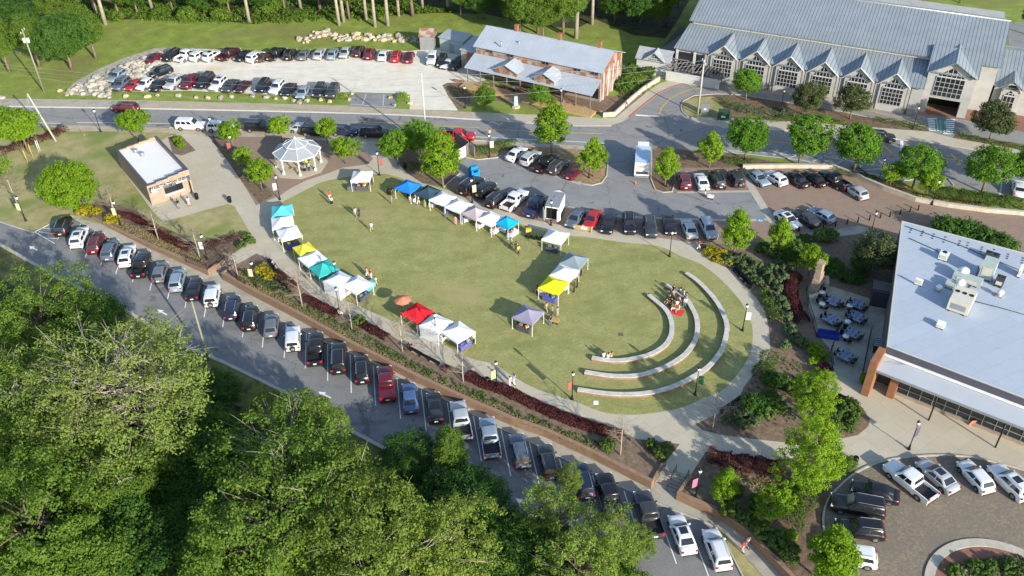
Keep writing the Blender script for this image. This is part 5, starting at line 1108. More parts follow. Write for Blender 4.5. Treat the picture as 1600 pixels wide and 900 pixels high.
# --- right-hand building with flat pale roof, canopy and roof plant
RZ = 5.6; ra, rb, rc, rd = G(1410, 345, RZ), G(1387, 540, RZ), G(1660, 643, RZ), G(1660, 411, RZ)
r = root('flat_roofed_building', (rb.x, rb.y, 0), 'large flat pale-roofed building with brick pylons and a glazed canopy front', 'building')
mb = MB(); mb.prism([tuple(p)[:2] for p in (ra, rb, rc, rd)], 0, RZ-.35); part('wall', mb, 'dark_brick', r, r)
def inset(P, d):
    c = sum((Vector(p) for p in P), Vector())/4; return [tuple(Vector(p)+(c-Vector(p)).normalized()*d) for p in P]
mb = MB(); mb.prism([tuple(p)[:2] for p in inset([ra, rb, rc, rd], .2)], RZ-.4, RZ-.12); part('roof', mb, 'membrane_roof', r, r)
mb = MB(); q = [tuple(p)[:2] for p in (ra, rb, rc, rd)]; ribbon(mb, [q[3], q[0], q[1], q[2]], .2, RZ-.5, RZ-.02); part('parapet', mb, 'pale_siding', r, r)
back = Fr(ra, math.atan2(rd.y-ra.y, rd.x-ra.x)); rs_ = random.Random(2)
for k in range(11):
    mb = MB(); u = 1.2+k*1.55+rs_.uniform(-.3, .3)
    for j in range(3): v = .9+j*.62+rs_.uniform(-.1, .1); back.box(mb, u-.13, u+.13, v, v+.3, RZ-.12, RZ-.1)
    part('roof_patch', mb, 'roof_coping', r, r)
fa = math.atan2(rc.y-rb.y, rc.x-rb.x); Q = Fr(rb, fa); LQ = (rc-rb).length
mb = MB(); Q.box(mb, .1, LQ, .05, .22, RZ-1.15, RZ-.12); part('dark_fascia', mb, 'roof_coping', r, r)
mb = MB(); mb.slab([Q.p(-.2, .25, 4.35), Q.p(LQ, .25, 4.35), Q.p(LQ, 2.9, 4.0), Q.p(-.2, 2.9, 4.0)], .12); cn = part('canopy_roof', mb, 'canopy_roof', r, r)
mb = MB(); Q.box(mb, -.2, LQ, .23, .5, 4.42, 4.6); part('flashing', mb, 'white_metal', r, r)
mb = MB(); Q.box(mb, -.2, LQ, 2.92, 3.02, 3.72, 3.98); part('canopy_fascia', mb, 'grey_metal', r, r)
mb = MB(); Q.box(mb, 2.4, LQ, .9, 1.0, .5, 3.6); gl = part('shopfront_glass', mb, 'glass_dark', r, r)
mb = MB()
for k in range(int(LQ/1.35)+1): Q.box(mb, 2.4+k*1.35, 2.47+k*1.35, 1.0, 1.08, .45, 3.65)
for z in (.5, 1.3, 3.55): Q.box(mb, 2.4, LQ, 1.002, 1.075, z-.04, z+.04)
o = link('mullions', mb.mesh('mullions', 'grey_metal'), gl)
mb = MB(); Q.box(mb, 2.4, LQ, .5, 1.05, 0, .45); part('stall_riser', mb, 'tan_brick', r, r)
for u in (6.9, 14.0): mb = MB(); mb.tube([Q.p(u, 3.0, 0), Q.p(u, 3.0, 3.75)], .09, 8); part('canopy_column', mb, 'black_metal', r, r)
for u0, z1 in ((-.8, 5.3), (1.7, 3.9)): mb = MB(); Q.box(mb, u0, u0+.85, .3, 3.3 if u0 < 0 else 2.0, 0, z1); part('brick_pylon', mb, 'orange_brick', r, r)
def roof_unit(name, px, dims, m, label, rz=0.0, fans=0, cat='roof unit', kind='box', z=RZ-.12):
    p = G(px[0], px[1], z); r2 = root(name, (p.x, p.y, z), label, cat, rz=fa+rz)
    if kind == 'box':
        mb = MB(); mb.box((0, 0, dims[2]/2+.15), dims); part('casing', mb, m, r2); mb = MB()
        for s in (-1, 1): mb.box((s*dims[0]*.35, 0, .07), (.12, dims[1]*1.05, .16))
        part('skids', mb, 'dark_grey', r2)
        for k in range(fans): mb = MB(); mb.cyl((-dims[0]/2+dims[0]*(k+.5)/fans, dims[1]*.12, dims[2]+.15), min(dims[0]/fans, dims[1])*.32, .06, 14); f_ = part('fan', mb, 'black_metal', r2)
        mb = MB(); mb.box((0, -dims[1]/2-.02, dims[2]*.5+.15), (dims[0]*.7, .03, dims[2]*.5)); part('panel', mb, 'cream_unit' if m != 'cream_unit' else 'grey_metal', r2)
    else:
        mb = MB(); mb.lathe((0, 0, 0), [(dims[0]*.5, 0), (dims[0]*.5, dims[2]*.55), (dims[0]*.75, dims[2]*.62), (dims[0]*.75, dims[2]*.8), (dims[0]*.45, dims[2]), (0, dims[2]*1.03)], 14); part('cowl', mb, m, r2)
        mb = MB(); mb.box((0, 0, .1), (dims[0]*1.4, dims[0]*1.4, .2)); part('base', mb, 'grey_metal', r2)
roof_unit('roof_unit', (1500, 478), (2.4, 3.5, 1.5), 'cream_unit', 'large beige rooftop air unit with three round fans', fans=3)
roof_unit('roof_unit', (1473, 405), (1.1, .9, .9), 'white_metal', 'small white fan unit alone near the left of the flat roof', fans=1)
roof_unit('roof_unit', (1540, 432), (1.6, 1.9, 2.3), 'green_roof_unit', 'tall pale green duct unit in the middle of the flat roof')
roof_unit('roof_unit', (1510, 441), (3.4, 1.1, .8), 'green_roof_unit', 'long pale green duct between the beige unit and the cowls')
roof_unit('roof_unit', (1560, 445), (1.0, 1.3, 1.0), 'dark_grey', 'dark fan unit right of the tall duct on the flat roof', fans=2)
roof_unit('roof_unit', (1469, 511), (.9, .9, .5), 'white_metal', 'low white box at the front left of the flat roof')
roof_unit('roof_unit', (1434, 446), (.9, .12, .9), 'white_metal', 'white upright panel near the left parapet of the flat roof')
roof_unit('roof_unit', (1592, 430), (.35, 1.3, 1.2), 'white_metal', 'white upright box near the right edge of the flat roof')
roof_unit('roof_unit', (1484, 449), (1.2, .9, .6), 'green_roof_unit', 'squat green-grey box beside the round cowls')
roof_unit('roof_unit', (1548, 405), (1.7, 1.2, .7), 'dark_grey', 'cluster of dark coils behind the tall duct', fans=2)
roof_unit('roof_cowl', (1503, 432), (.9, 0, 1.3), 'white_metal', 'white round exhaust cowl behind the long duct', cat='vent', kind='cowl')
roof_unit('roof_cowl', (1498, 450), (.8, 0, 1.2), 'white_metal', 'white round exhaust cowl at the left end of the long duct', cat='vent', kind='cowl')
roof_unit('roof_cowl', (1466, 454), (.5, 0, .8), 'white_metal', 'small silvery turbine vent left of the beige unit', cat='vent', kind='cowl')
roof_unit('roof_cowl', (1561, 463), (.55, 0, .9), 'white_metal', 'small white vent below the dark fan unit', cat='vent', kind='cowl')
for k, P in enumerate([[(1414, 353), (1500, 383), (1600, 425)], [(1420, 372), (1465, 392), (1472, 402)], [(1520, 470), (1560, 480), (1620, 497)], [(1500, 462), (1522, 442), (1530, 415)]]):
    r2 = root('roof_pipe', tuple(G(*P[0], RZ-.1)), ['long dark cable along the rear parapet of the flat roof', 'dark cable leading to the small white fan unit', 'thin pipe running right from the beige unit', 'dark pipe bending round the long green duct'][k], 'pipe'); mb = MB(); mb.tube([G(*p, RZ-.05) for p in P], .05, 5); part('pipe', mb, 'dark_grey', r2, r2)
# ------------------------------------------------------------------ street furniture
def lamp_proto(banner):
    b = MB(); b.lathe((0, 0, 0), [(.2, 0), (.2, .12), (.13, .25), (.11, .6), (.07, .7)], 10); p = MB(); p.tube([(0, 0, .6), (0, 0, 3.75)], [.06, .045], 8)
    l = MB(); l.lathe((0, 0, 3.7), [(.05, 0), (.14, .06), (.16, .12), (.05, .13)], 10); l.lathe((0, 0, 4.3), [(.19, -.08), (.15, .04), (.05, .1), (.02, .25), (0, .27)], 10)
    g = MB(); g.lathe((0, 0, 3.82), [(.10, 0), (.18, .12), (.20, .28), (.16, .42), (.0, .45)], 10)
    out = [('base', b.mesh('base', 'black_metal')), ('pole', p.mesh('pole', 'black_metal')), ('lantern', l.mesh('lantern', 'black_metal'), [('globe', g.mesh('globe', 'light_globe'))])]
    if banner:
        f = MB(); f.box((.42, 0, 2.45), (.62, .03, 1.25)); a = MB(); a.tube([(0, 0, 3.1), (.75, 0, 3.1)], .018, 5); a.tube([(0, 0, 1.82), (.75, 0, 1.82)], .018, 5)
        out += [('banner', f.mesh('banner', 'cloth')), ('banner_arm', a.mesh('banner_arm', 'black_metal'))]
    return out
m_ = paintmat('cloth', .85, 0, 0); m_.node_tree.nodes['Principled BSDF'].inputs['Specular IOR Level'].default_value = .1
LP = {0: lamp_proto(False), 1: lamp_proto(True)}
CREAM, REDB, PURP, GRNB = (.50, .48, .32), (.30, .10, .09), (.10, .09, .15), (.05, .16, .08)
LAMPS = [((40.5, 345), 2.8, CREAM, 'at the far left by the street grass'), ((189, 352.5), 2.8, CREAM, 'behind the wall below the bright mounded tree'), ((324, 406), 2.8, (.55, .5, .55), 'above the railing left of the short steps'), ((157.5, 206), 2.0, (.4, .42, .5), 'on the grass left of the snack stand roof'),
 ((335, 219), 0, None, 'beside the main road at the snack plaza corner'), ((366, 248), 3.3, REDB, 'under the small trees beside the snack plaza'), ((401, 449), 2.8, CREAM, 'right of the short steps in the planted bed'), ((437.5, 312), 3.3, (.5, .45, .42), 'behind the aqua market tent'), ((593, 274), 0, REDB, 'where the plaza path meets the top of the lawn'),
 ((765, 246), -.2, (.6, .5, .45), 'in the hedge beside the timber bin enclosure'), ((528, 449), 0, None, 'between the white tents and the teal tent'), ((531, 490), 0, None, 'behind the red hedge south of the western tents'), ((682, 531), 0, None, 'in front of the white tent beside the red tent'), ((776, 607), 3.6, (.62, .58, .22), 'in the red hedge near the walking couple'),
 ((893.7, 624), 3.6, REDB, 'at the lower end of the seat walls'), ((1086, 617), -.5, GRNB, 'behind the outer seat wall'), ((1160, 517), -.3, (.5, .5, .6), 'on the grass right of the seat walls'), ((1046, 401), 0, None, 'on the lawn edge below the parked cars'), ((1420, 702), .3, PURP, 'on the plaza above the white pickup truck'), ((1359, 370), 0, None, 'by the concrete apron near the bollards'),
 ((738, 317), .2, CREAM, 'behind the pink-grey market tent'), ((861, 352), 0, None, 'in front of the white box trailer'), ((1041, 292), 0, None, 'in the small island beside the box truck'), ((920, 278), 0, None, 'in the island right of the maroon sports car'), ((1372.5, 285), 0, None, 'in the bed between the main road and the brick parking'), ((1456, 320), 0, None, 'in the bed above the row of bollards'),
 ((1219.5, 175), 0, None, 'in the island in front of the hall windows'), ((1426, 202), 0, None, 'in the island left of the teal crossing'), ((727, 169), 0, None, 'at the left of the barn front grass'), ((876, 173), 0, None, 'at the right of the barn front grass'), ((1087, 777), 3.4, (.6, .15, .25), 'right of the long flight of steps')]
for (x, y), ba, bc, lb in LAMPS:
    p = G(x, y); spawn('street_lamp', LP[1 if bc else 0], tuple(p), ba+.2 if bc else 0, 'black lamp post %s%s' % ('with a banner ' if bc else '', lb), 'street lamp', 'black lamp posts', color=bc)
def pole(px, h, label, m='wood_pole', lean=(0, 0), zone='U', arm=True, trans=0, r0=.17):
    p = G(px[0], px[1], 0, zone); r = root('utility_pole', tuple(p), label, 'utility pole'); top = Vector((lean[0], lean[1], h)); mb = MB(); mb.tube([(0, 0, -.2), top], [r0, r0*.7], 10); part('pole', mb, m, r)
    if arm: mb = MB(); mb.box((top.x, top.y, h-.5), (.13, 2.3, .15), rz=.1); part('crossarm', mb, m, r); 
    if arm:
        for s in (-1, 0, 1): mb = MB(); mb.cyl((top.x-.1*s, top.y+s*1.0, h-.42), .06, .22, 8); part('insulator', mb, 'white_metal', r)
    for k in range(trans): mb = MB(); mb.cyl((top.x+(-.35 if k else .35), top.y+.05, h-2.6), .26, .85, 12); part('transformer', mb, 'white_metal', r)
    return p+top
P1 = pole((69, 144), 12.5, 'greenish wooden utility pole with white transformers at the upper left', trans=2)
P2 = pole((667, 228), 13.3, 'tall pale utility pole between the trees near the gravel lot entrance', m='pale_pole', arm=False)
P3 = pole((1090, 179), 10.4, 'pale utility pole on the grass island by the hall road', m='pale_pole')
P4 = pole((88, 221), 8.6, 'pale utility pole leaning by the dark red hedge at the left', m='pale_pole', lean=(-2.6, 1.0), arm=False)
P5 = pole((326, 563), 9.4, 'plain wooden utility pole south of the street among the trees', zone='S', arm=False, r0=.16)
def wire(name, a, b, sag, label, r0=.022):
    a, b = Vector(a), Vector(b); m = (a+b)/2; r = root(name, tuple(m), label, 'overhead wire', 'overhead wires'); mb = MB(); mb.tube([a.lerp(b, t/10)-Vector((0, 0, sag*4*(t/10)*(1-t/10))) for t in range(11)], r0, 4); part('wire', mb, 'grey_metal' if r0 < .03 else 'black_metal', r, r)
for k, (dz, sg) in enumerate(((-.3, .8), (-1.7, 1.0), (-4.6, .9))):
    nm = ['upper', 'middle', 'lowest'][k]
    wire('overhead_wire', P2+Vector((0, 0, dz)), P3+Vector((0, 0, dz*.45)), sg, nm+' wire from the tall pale pole to the pole by the hall', .02)
    wire('overhead_wire', P2+Vector((0, 0, dz-3)), Vector((-100, 158, 8.5+dz*.3)), sg*1.5, nm+' long wire over the gravel lot leaving at the left', .02)
wire('overhead_wire', P3+Vector((0, .9, -.5)), (36, 166, 5.0), .3, 'short wire from the island pole to the hall corner'); wire('overhead_wire', P3+Vector((0, .9, -.5)), (20, 156, 6.0), .4, 'wire from the island pole to the rusty barn gable')
wire('overhead_wire', (-120, 120, 10.5), (-10, 55, 9.5), .8, 'wire over the woods following the street', .03); wire('overhead_wire', (-10, 55, 9.5), (70, 6, 9.5), .8, 'wire over the woods at the bottom of the street', .03)
for k, (x, y, h) in enumerate(((43.5, 255, 2.4), (52, 247, 2.6), (61, 238, 2.2), (63, 236, 2.0))):
    p = G(x, y); r = root('guy_wire', tuple(p), 'thin guy wire %s, %s from the left by the red hedge' % ('with a yellow guard' if k < 2 else 'with a white guard', ORD[k]), 'guy wire', 'guy wires of the leaning pole'); mb = MB(); mb.tube([(0, 0, 0), (-.05, .1, h)], .05, 6); part('guard', mb, 'yellow_plastic' if k < 2 else 'white_metal', r); mb = MB(); mb.tube([(0, 0, h), Vector((P4.x, P4.y, P4.z))-p], .012, 3); part('cable', mb, 'grey_metal', r)
r = root('timber_beam', tuple(G(128, 207)), 'pale timber beam lying on the grass near the road', 'timber'); mb = MB(); mb.box((0, 0, .1), (3.0, .16, .16), rz=-.9); part('beam', mb, 'tan_wood', r)

# bollards
bp = MB(); bp.cyl((0, 0, 0), .1, .85, 10); bc_ = MB(); bc_.lathe((0, 0, .85), [(.12, 0), (.12, .05), (.06, .1), (0, .12)], 10); BOL = [('post', bp.mesh('post', 'black_metal')), ('cap', bc_.mesh('cap', 'black_metal'))]
for k, (x, y) in enumerate([(1248, 362), (1267, 359), (1286, 356), (1305, 354), (1323, 350.5), (1340, 347.5), (1358, 344.5), (1375, 341), (1390, 339), (1406, 335), (1421.5, 331), (1434, 329)]):
    spawn('bollard', BOL, tuple(G(x, y)), 0, 'slim black bollard, %s from the left in the curved bollard row' % ORD[k], 'bollard', 'black bollards closing the brick paving')
# bins
def bin_at(px, label): p = G(*px); r = root('litter_bin', tuple(p), label, 'litter bin', 'black litter bins'); mb = MB(); mb.lathe((0, 0, 0), [(.24, 0), (.29, .1), (.31, .8), (.33, .82), (.33, .88)], 12); part('drum', mb, 'black_metal', r); mb = MB(); mb.lathe((0, 0, .88), [(.33, 0), (.28, .12), (.12, .2), (.12, .14)], 12); part('lid', mb, 'black_metal', r)
for px, lb in (((359.5, 316), 'black litter bin alone on the snack plaza concrete'), ((308, 311), 'black litter bin beside the right corner of the snack stand'), ((1335, 724), 'black litter bin at the edge of the paved court'), ((632.7, 263), 'black litter bin beside the planted bed above the blue tent'), ((1508, 638), 'black litter bin under the canopy front'), ((761, 600), 'black litter bin in the red hedge near the walking couple'), ((608, 304), 'black litter bin beside the blue tent')): bin_at(px, lb)
# benches
bs = MB(); bs.box((0, 0, .45), (1.8, .45, .05)); bk = MB(); bk.box((0, .24, .72), (1.8, .04, .42), rx=-.15); bl = MB(); bl.box((-.75, 0, .21), (.06, .42, .42)); bl2 = MB(); bl2.box((.75, 0, .21), (.06, .42, .42))
BEN = [('seat', bs.mesh('seat', 'black_metal')), ('backrest', bk.mesh('backrest', 'black_metal')), ('leg', bl.mesh('leg', 'black_metal')), ('leg', bl2.mesh('leg', 'black_metal'))]
ba = bear((645, 549), (684, 570)); 
for k, px in enumerate(((650, 552), (664, 560), (678, 567))): spawn('park_bench', BEN, tuple(G(*px)), ba+math.pi, 'black bench, %s from the left beside the southern path' % ORD[k], 'bench', 'black benches along the paths')
for k, px in enumerate(((424, 413), (433, 424))): spawn('park_bench', BEN, tuple(G(*px)), bear((422, 410), (436, 428))+math.pi, 'black bench, %s from the left opposite the western tents' % ORD[k], 'bench', 'black benches along the paths')
for k, px in enumerate(((1151, 428), (1159, 437), (1167, 446))): spawn('park_bench', BEN, tuple(G(*px)), bear((1148, 424), (1170, 448)), 'black bench, %s from the left beside the eastern path' % ORD[k], 'bench', 'black benches along the paths')
for k, px in enumerate(((1133, 641), (1150, 629))): spawn('park_bench', BEN, tuple(G(*px)), bear((1128, 645), (1155, 625))+math.pi, 'black bench, %s from the left below the curved path end' % ORD[k], 'bench', 'black benches along the paths')

# ------------------------------------------------------------------ seat walls of the small amphitheatre
Z1 = lambda pts: [(800+x/4, 450+y/4) for x, y in pts]
SEATS = [(Z1([(855, 40), (905, 82), (950, 120), (982, 165), (998, 215), (1000, 265), (990, 305), (970, 340), (935, 372), (895, 397), (845, 418), (790, 432), (735, 443), (680, 449), (630, 449), (580, 446), (500, 432)]), 'inner'),
 (Z1([(965, -22), (1010, 5), (1085, 60), (1130, 130), (1152, 180), (1160, 230), (1155, 290), (1138, 338), (1110, 380), (1075, 418), (1030, 450), (975, 482), (920, 505), (860, 525), (800, 540), (745, 547), (690, 548), (630, 546), (570, 540), (455, 521)]), 'middle'),
 (Z1([(1090, -97), (1150, -55), (1210, 0), (1285, 90), (1330, 180), (1342, 225), (1344, 265), (1325, 350), (1298, 405), (1260, 455), (1220, 495), (1170, 530), (1115, 562), (1060, 590), (1000, 615), (930, 637), (865, 650), (800, 658), (725, 661), (650, 660), (585, 655), (520, 647), (410, 630)]), 'outer')]
for pts, nm in SEATS:
    P = [tuple(G(x, y, .47))[:2] for x, y in crom(pts, 3)]; mid = P[len(P)//2]; r = root('seat_wall', (mid[0], mid[1], 0), '%s curved concrete seat wall on the lawn amphitheatre' % nm, 'seat wall', 'curved seat walls on the lawn')
    mb = MB(); ribbon(mb, P, .5, 0, .37); part('wall', mb, 'seat_brick', r, r); mb = MB(); ribbon(mb, P, .62, .372, .47); part('cap', mb, 'seat_concrete', r, r)

# ------------------------------------------------------------------ market tents
def tent_proto(w, eave=1.98, peak=2.78, val=.25):
    h = w/2; n = 6; vs = []; fs = []
    for j in range(n+1):        # four draped faces with a slight sag
        t = j/n; z = eave+(peak-eave)*(1-(1-t)**1.0)-.10*math.sin(math.pi*t)
        rr = h*(1-t)
        for k in range(16):
            s, u = divmod(k, 4); u = u/4*2-1
            c = [(u, -1), (1, u), (-u, 1), (-1, -u)][s]; dz = -.05*(1-abs(u))*(1-t)
            vs.append((c[0]*rr, c[1]*rr, z+dz))
    for j in range(n):
        for k in range(16): k2 = (k+1) % 16; fs.append((j*16+k, j*16+k2, (j+1)*16+k2, (j+1)*16+k))
    c = MB(); c.add(vs, fs, False); va = MB(); o = []
    for k in range(16):
        s, u = divmod(k, 4); u = u/4*2-1; q = [(u, -1), (1, u), (-u, 1), (-1, -u)][s]; dz = -.05*(1-abs(u)); o.append((q[0]*h, q[1]*h, eave+dz)); 
    o += [(p[0]*1.004, p[1]*1.004, p[2]-val+.03*((i % 2))) for i, p in enumerate(o)]
    va.add(o, [(k, (k+1) % 16, 16+(k+1) % 16, 16+k) for k in range(16)])
    legs = []
    for a in (-1, 1):
        for b in (-1, 1): l = MB(); l.box((a*(h-.06), b*(h-.06), eave/2), (.06, .06, eave)); l.box((a*(h-.06), b*(h-.06), .02), (.16, .16, .03)); legs.append(('leg', l.mesh('leg', 'white_metal')))
    tr = MB()
    for s in (-1, 1): tr.tube([(-h+.06, s*(h-.06), eave-.08), (0, s*(h-.06), eave-.35), (h-.06, s*(h-.06), eave-.08)], .018, 4); tr.tube([(s*(h-.06), -h+.06, eave-.08), (s*(h-.06), 0, eave-.35), (s*(h-.06), h-.06, eave-.08)], .018, 4)
    return [('canopy', c.mesh('canopy', 'cloth'), [('valance', va.mesh('valance', 'cloth'))]), ('truss', tr.mesh('truss', 'grey_metal'))]+legs
TP = {w: tent_proto(w) for w in (3.05, 2.5, 3.5)}
def tent(cpx, e0, e1, colr, label, w=3.05, side=None):
    p = G(cpx[0], cpx[1], 2.4); a = bear(e0, e1, 1.98); r = spawn('market_tent', TP[w], (p.x, p.y, 0), a, label, 'market tent', 'market tents round the lawn', color=colr)
    for c in r.children:
        if c.name.startswith('canopy'):
            for d in c.children: d.color = tuple(colr)+(1,)
    if side:
        for s in side:
            mb = MB(); h = w/2-.03
            if s in 'ns': mb.box((0, h*(1 if s == 'n' else -1), 1.1), (w-.12, .02, 2.0))
            else: mb.box((h*(1 if s == 'e' else -1), 0, 1.1), (.02, w-.12, 2.0))
            o = part('side_panel', mb, 'cloth', r); o.color = (.66, .68, .70, 1)
    return r, p, a
Wt = (.74, .75, .76)
TN = [tent((440, 325), (424, 332.5), (455, 329), (.10, .50, .56), 'aqua market tent, topmost in the western row'), tent((440, 343), (425, 351), (455.5, 346.5), Wt, 'white market tent just below the aqua one'), tent((450.7, 360), (441.7, 370.5), (469.5, 363), Wt, 'white market tent, lowest of the three at the western path'),
 tent((474.6, 384.4), (469, 394.8), (491.7, 386.3), (.66, .60, .06), 'yellow market tent at the western edge', 2.5), tent((488, 400), (482, 412.5), (509.4, 400.3), Wt, 'white market tent between the yellow and teal tents'), tent((504.5, 414.5), (499.6, 427), (527.7, 415), (.035, .36, .34), 'teal market tent in the western row'),
 tent((529, 433), (522, 444), (548, 426), (.62, .68, .78), 'pale blue-white tent right of the teal tent', side='sw'), tent((557, 440), (558, 454), (582, 439), Wt, 'white market tent at the lower end of the western row'),
 tent((651, 484), (651.3, 497), (675, 481), (.62, .018, .03), 'bright red market tent in the southern group'), tent((681, 501), (680, 520), (706.7, 497), Wt, 'white market tent right of the red tent', side='w'), tent((715.5, 514), (714.7, 528.7), (740, 513), Wt, 'white market tent at the right end of the southern group'),
 tent((564.5, 271), (548, 278), (577.5, 278), (.78, .78, .78), 'lone white market tent at the top of the lawn'), tent((637.5, 287), (639, 295), (656.7, 282), (.02, .19, .58), 'royal blue market tent at the top left of the eastern row'), tent((669, 296), (670, 305), (688.5, 293), (.035, .07, .10), 'dark slate market tent beside the blue tent'),
 tent((691.7, 306), (695, 317.5), (713, 305), Wt, 'white market tent right of the dark slate tent'), tent((716.7, 317), (716.7, 326), (735, 313.5), Wt, 'white market tent left of the pink-grey tent'), tent((743, 328), (745, 332.5), (760, 323.3), (.42, .36, .37), 'pink-grey market tent in the eastern row'), tent((766, 337), (766.7, 346), (786, 333.5), Wt, 'white market tent between the pink-grey and bright blue tents'),
 tent((792, 343), (795, 352), (810, 342), (.01, .32, .60), 'small bright blue market tent ending the eastern row', 2.5), tent((868, 365), (848.5, 367.4), (879, 375), Wt, 'lone white tent in front of the box trailer'), tent((897, 403), (875, 406), (904.5, 415), (.21, .26, .29), 'grey market tent at the top of the three in the middle'),
 tent((882, 422), (861, 425.5), (890, 435), Wt, 'white market tent between the grey and yellow tents'), tent((865, 441), (842, 445.5), (873, 455.6), (.68, .68, .02), 'lime yellow market tent at the bottom of the middle three'), tent((825, 487), (803, 490), (834, 501.4), (.25, .24, .33), 'lone purple-grey market tent in the middle of the lawn')]
# patio umbrella in coral
p = G(629, 467, 2.2); r = root('parasol', (p.x, p.y, 0), 'coral orange parasol beside the red tent', 'parasol'); mb = MB(); mb.tube([(0, 0, 0), (0, 0, 2.5)], .03, 6); part('pole', mb, 'white_metal', r); mb = MB(); mb.lathe((0, 0, 2.0), [(1.15, 0), (.6, .3), (.05, .5), (0, .52)], 8, False); o = part('canopy', mb, 'cloth', r); o.color = (.55, .20, .12, 1); mb = MB(); mb.cyl((0, 0, 0), .25, .08, 12); part('base', mb, 'dark_grey', r)
# trestle tables under and beside the tents
tt = MB(); tt.box((0, 0, .73), (1.8, .75, .04)); tc = MB(); n_t = MB(); tc.box((0, 0, .42), (1.84, .79, .68), taper=.985)
TAB = [('table_top', tt.mesh('table_top', 'grey_metal')), ('tablecloth', tc.mesh('tablecloth', 'cloth'))]+[('leg', (lambda mb: mb.mesh('leg', 'grey_metal'))(MB().box((x*.8, y*.3, .36), (.04, .04, .72)))) for x in (-1, 1) for y in (-1, 1)]
GOOD = [(.5, .1, .08), (.1, .3, .12), (.6, .5, .1), (.7, .68, .62), (.12, .12, .35), (.35, .2, .1)]
bx = MB(); bx.box((0, 0, .12), (.42, .3, .24), taper=1.08); BOX = bx.mesh('goods_box', 'cloth')
TDESC = ['aqua tent', 'white tent below the aqua', 'lowest white tent of the western three', 'yellow tent', 'white tent by the yellow one', 'teal tent', 'pale blue-white tent', 'white tent ending the western row', 'red tent', 'white tent right of the red tent', 'rightmost southern white tent', 'lone white tent at the top', 'royal blue tent', 'dark slate tent', 'white tent beside the slate tent', 'white tent left of the pink-grey tent', 'pink-grey tent', 'white tent left of the bright blue tent', 'small bright blue tent', 'white tent by the trailer', 'grey middle tent', 'white middle tent', 'lime yellow tent', 'purple-grey tent']
CLO = [(.7, .7, .7), (.08, .08, .1), (.1, .1, .35), (.6, .6, .62)]
for i, (r, p, a) in enumerate(TN):
    ca, sa = math.cos(a), math.sin(a); w = 1.05; s = -1
    c = CLO[(i*7) % 4] if i not in (15, 18) else ((.07, .05, .22) if i == 15 else (.5, .62, .75))
    x, y = p.x-(-sa)*w*1.0, p.y-ca*w*1.0
    spawn('trestle_table', TAB, (x, y, 0), a, '%s cloth table at the front of the %s' % ('dark' if sum(c) < .6 else 'pale', TDESC[i]), 'table', 'trestle tables under the tents', color=c)
    for k in range(2):
        x2, y2 = x+ca*(k-.5)*.9, y+sa*(k-.5)*.9; o = link('goods_box', BOX); o.location = (x2, y2, .77); o.rotation_euler = (0, 0, a+k); cc = GOOD[(i+k*3) % 6]; o.color = cc+(1,)
        tag(o, '%s goods box on the table under the %s' % (('red', 'green', 'yellow', 'cream', 'navy', 'brown')[(i+k*3) % 6], TDESC[i]), 'box', 'boxes of goods on the stall tables')
for (x, y), a, c, lb in (((1, 1), 0, 0, 0),)[:0]: pass
for px, a, c, lb in (((558, 287), 0, (.7, .7, .7), 'white cloth table in front of the lone top tent'), ((552, 296), .2, (.09, .1, .11), 'dark table on the grass by the lone top tent'), ((577, 451), bear((570, 456), (585, 444)), (.1, .5, .6), 'aqua cloth table beside the end tent of the western row'), ((732, 344), .5, (.72, .72, .72), 'white cloth table in front of the pink-grey tent'), ((785, 360), bear((776, 354), (796, 364)), (.5, .62, .74), 'pale blue cloth table in front of the bright blue tent'), ((848, 461), bear((843, 458), (860, 464)), (.7, .6, .55), 'cream cloth table in front of the lime yellow tent'), ((820, 509), bear((812, 505), (832, 513)), (.03, .03, .035), 'black cloth table in front of the purple-grey tent')):
    spawn('trestle_table', TAB, tuple(G(*px)), a, lb, 'table', 'trestle tables out in front of the tents', color=c)
# potted plants for sale near the trailer tent
pt = MB(); pt.lathe((0, 0, 0), [(.1, 0), (.14, .22), (.15, .24), (.0, .22)], 8); PLN = [('pot', pt.mesh('pot', 'black_metal')), ('foliage', B['sage'][0][1])]
for k in range(9): p = G(822+k*4.0, 371+.45*k+(k % 2)*2.0); r = spawn('potted_plant', [PLN[0]], tuple(p), k, 'small potted plant for sale, %s from the left by the trailer tent' % ORD[k], 'potted plant', 'potted plants for sale on the grass'); o = link('foliage', PLN[1][1], r, (0, 0, .2)); o.scale = (.38, .38, .4)
r = root('display_stand', tuple(G(826, 366)), 'yellow display stand beside the plants for sale', 'stand'); mb = MB(); mb.box((0, 0, .75), (.8, .5, .5)); o = part('panel', mb, 'yellow_plastic', r); mb = MB(); [mb.box((x*.35, 0, .25), (.05, .4, .5)) for x in (-1, 1)]; part('frame', mb, 'white_metal', r)
r = root('barrier_board', tuple(G(910, 361)), 'wooden barrier board with a pale notice before the parked cars', 'barrier', rz=bear((890, 358), (914, 362))); mb = MB(); mb.box((0, 0, .55), (3.0, .06, .75)); o = part('board', mb, 'tan_wood', r); mb = MB(); mb.box((.2, -.05, .6), (.9, .02, .4)); part('notice', mb, 'white_metal', r)
for s in (-1, 1): mb = MB(); mb.box((s*1.3, 0, .45), (.08, .35, .9)); part('leg', mb, 'tan_wood', r)
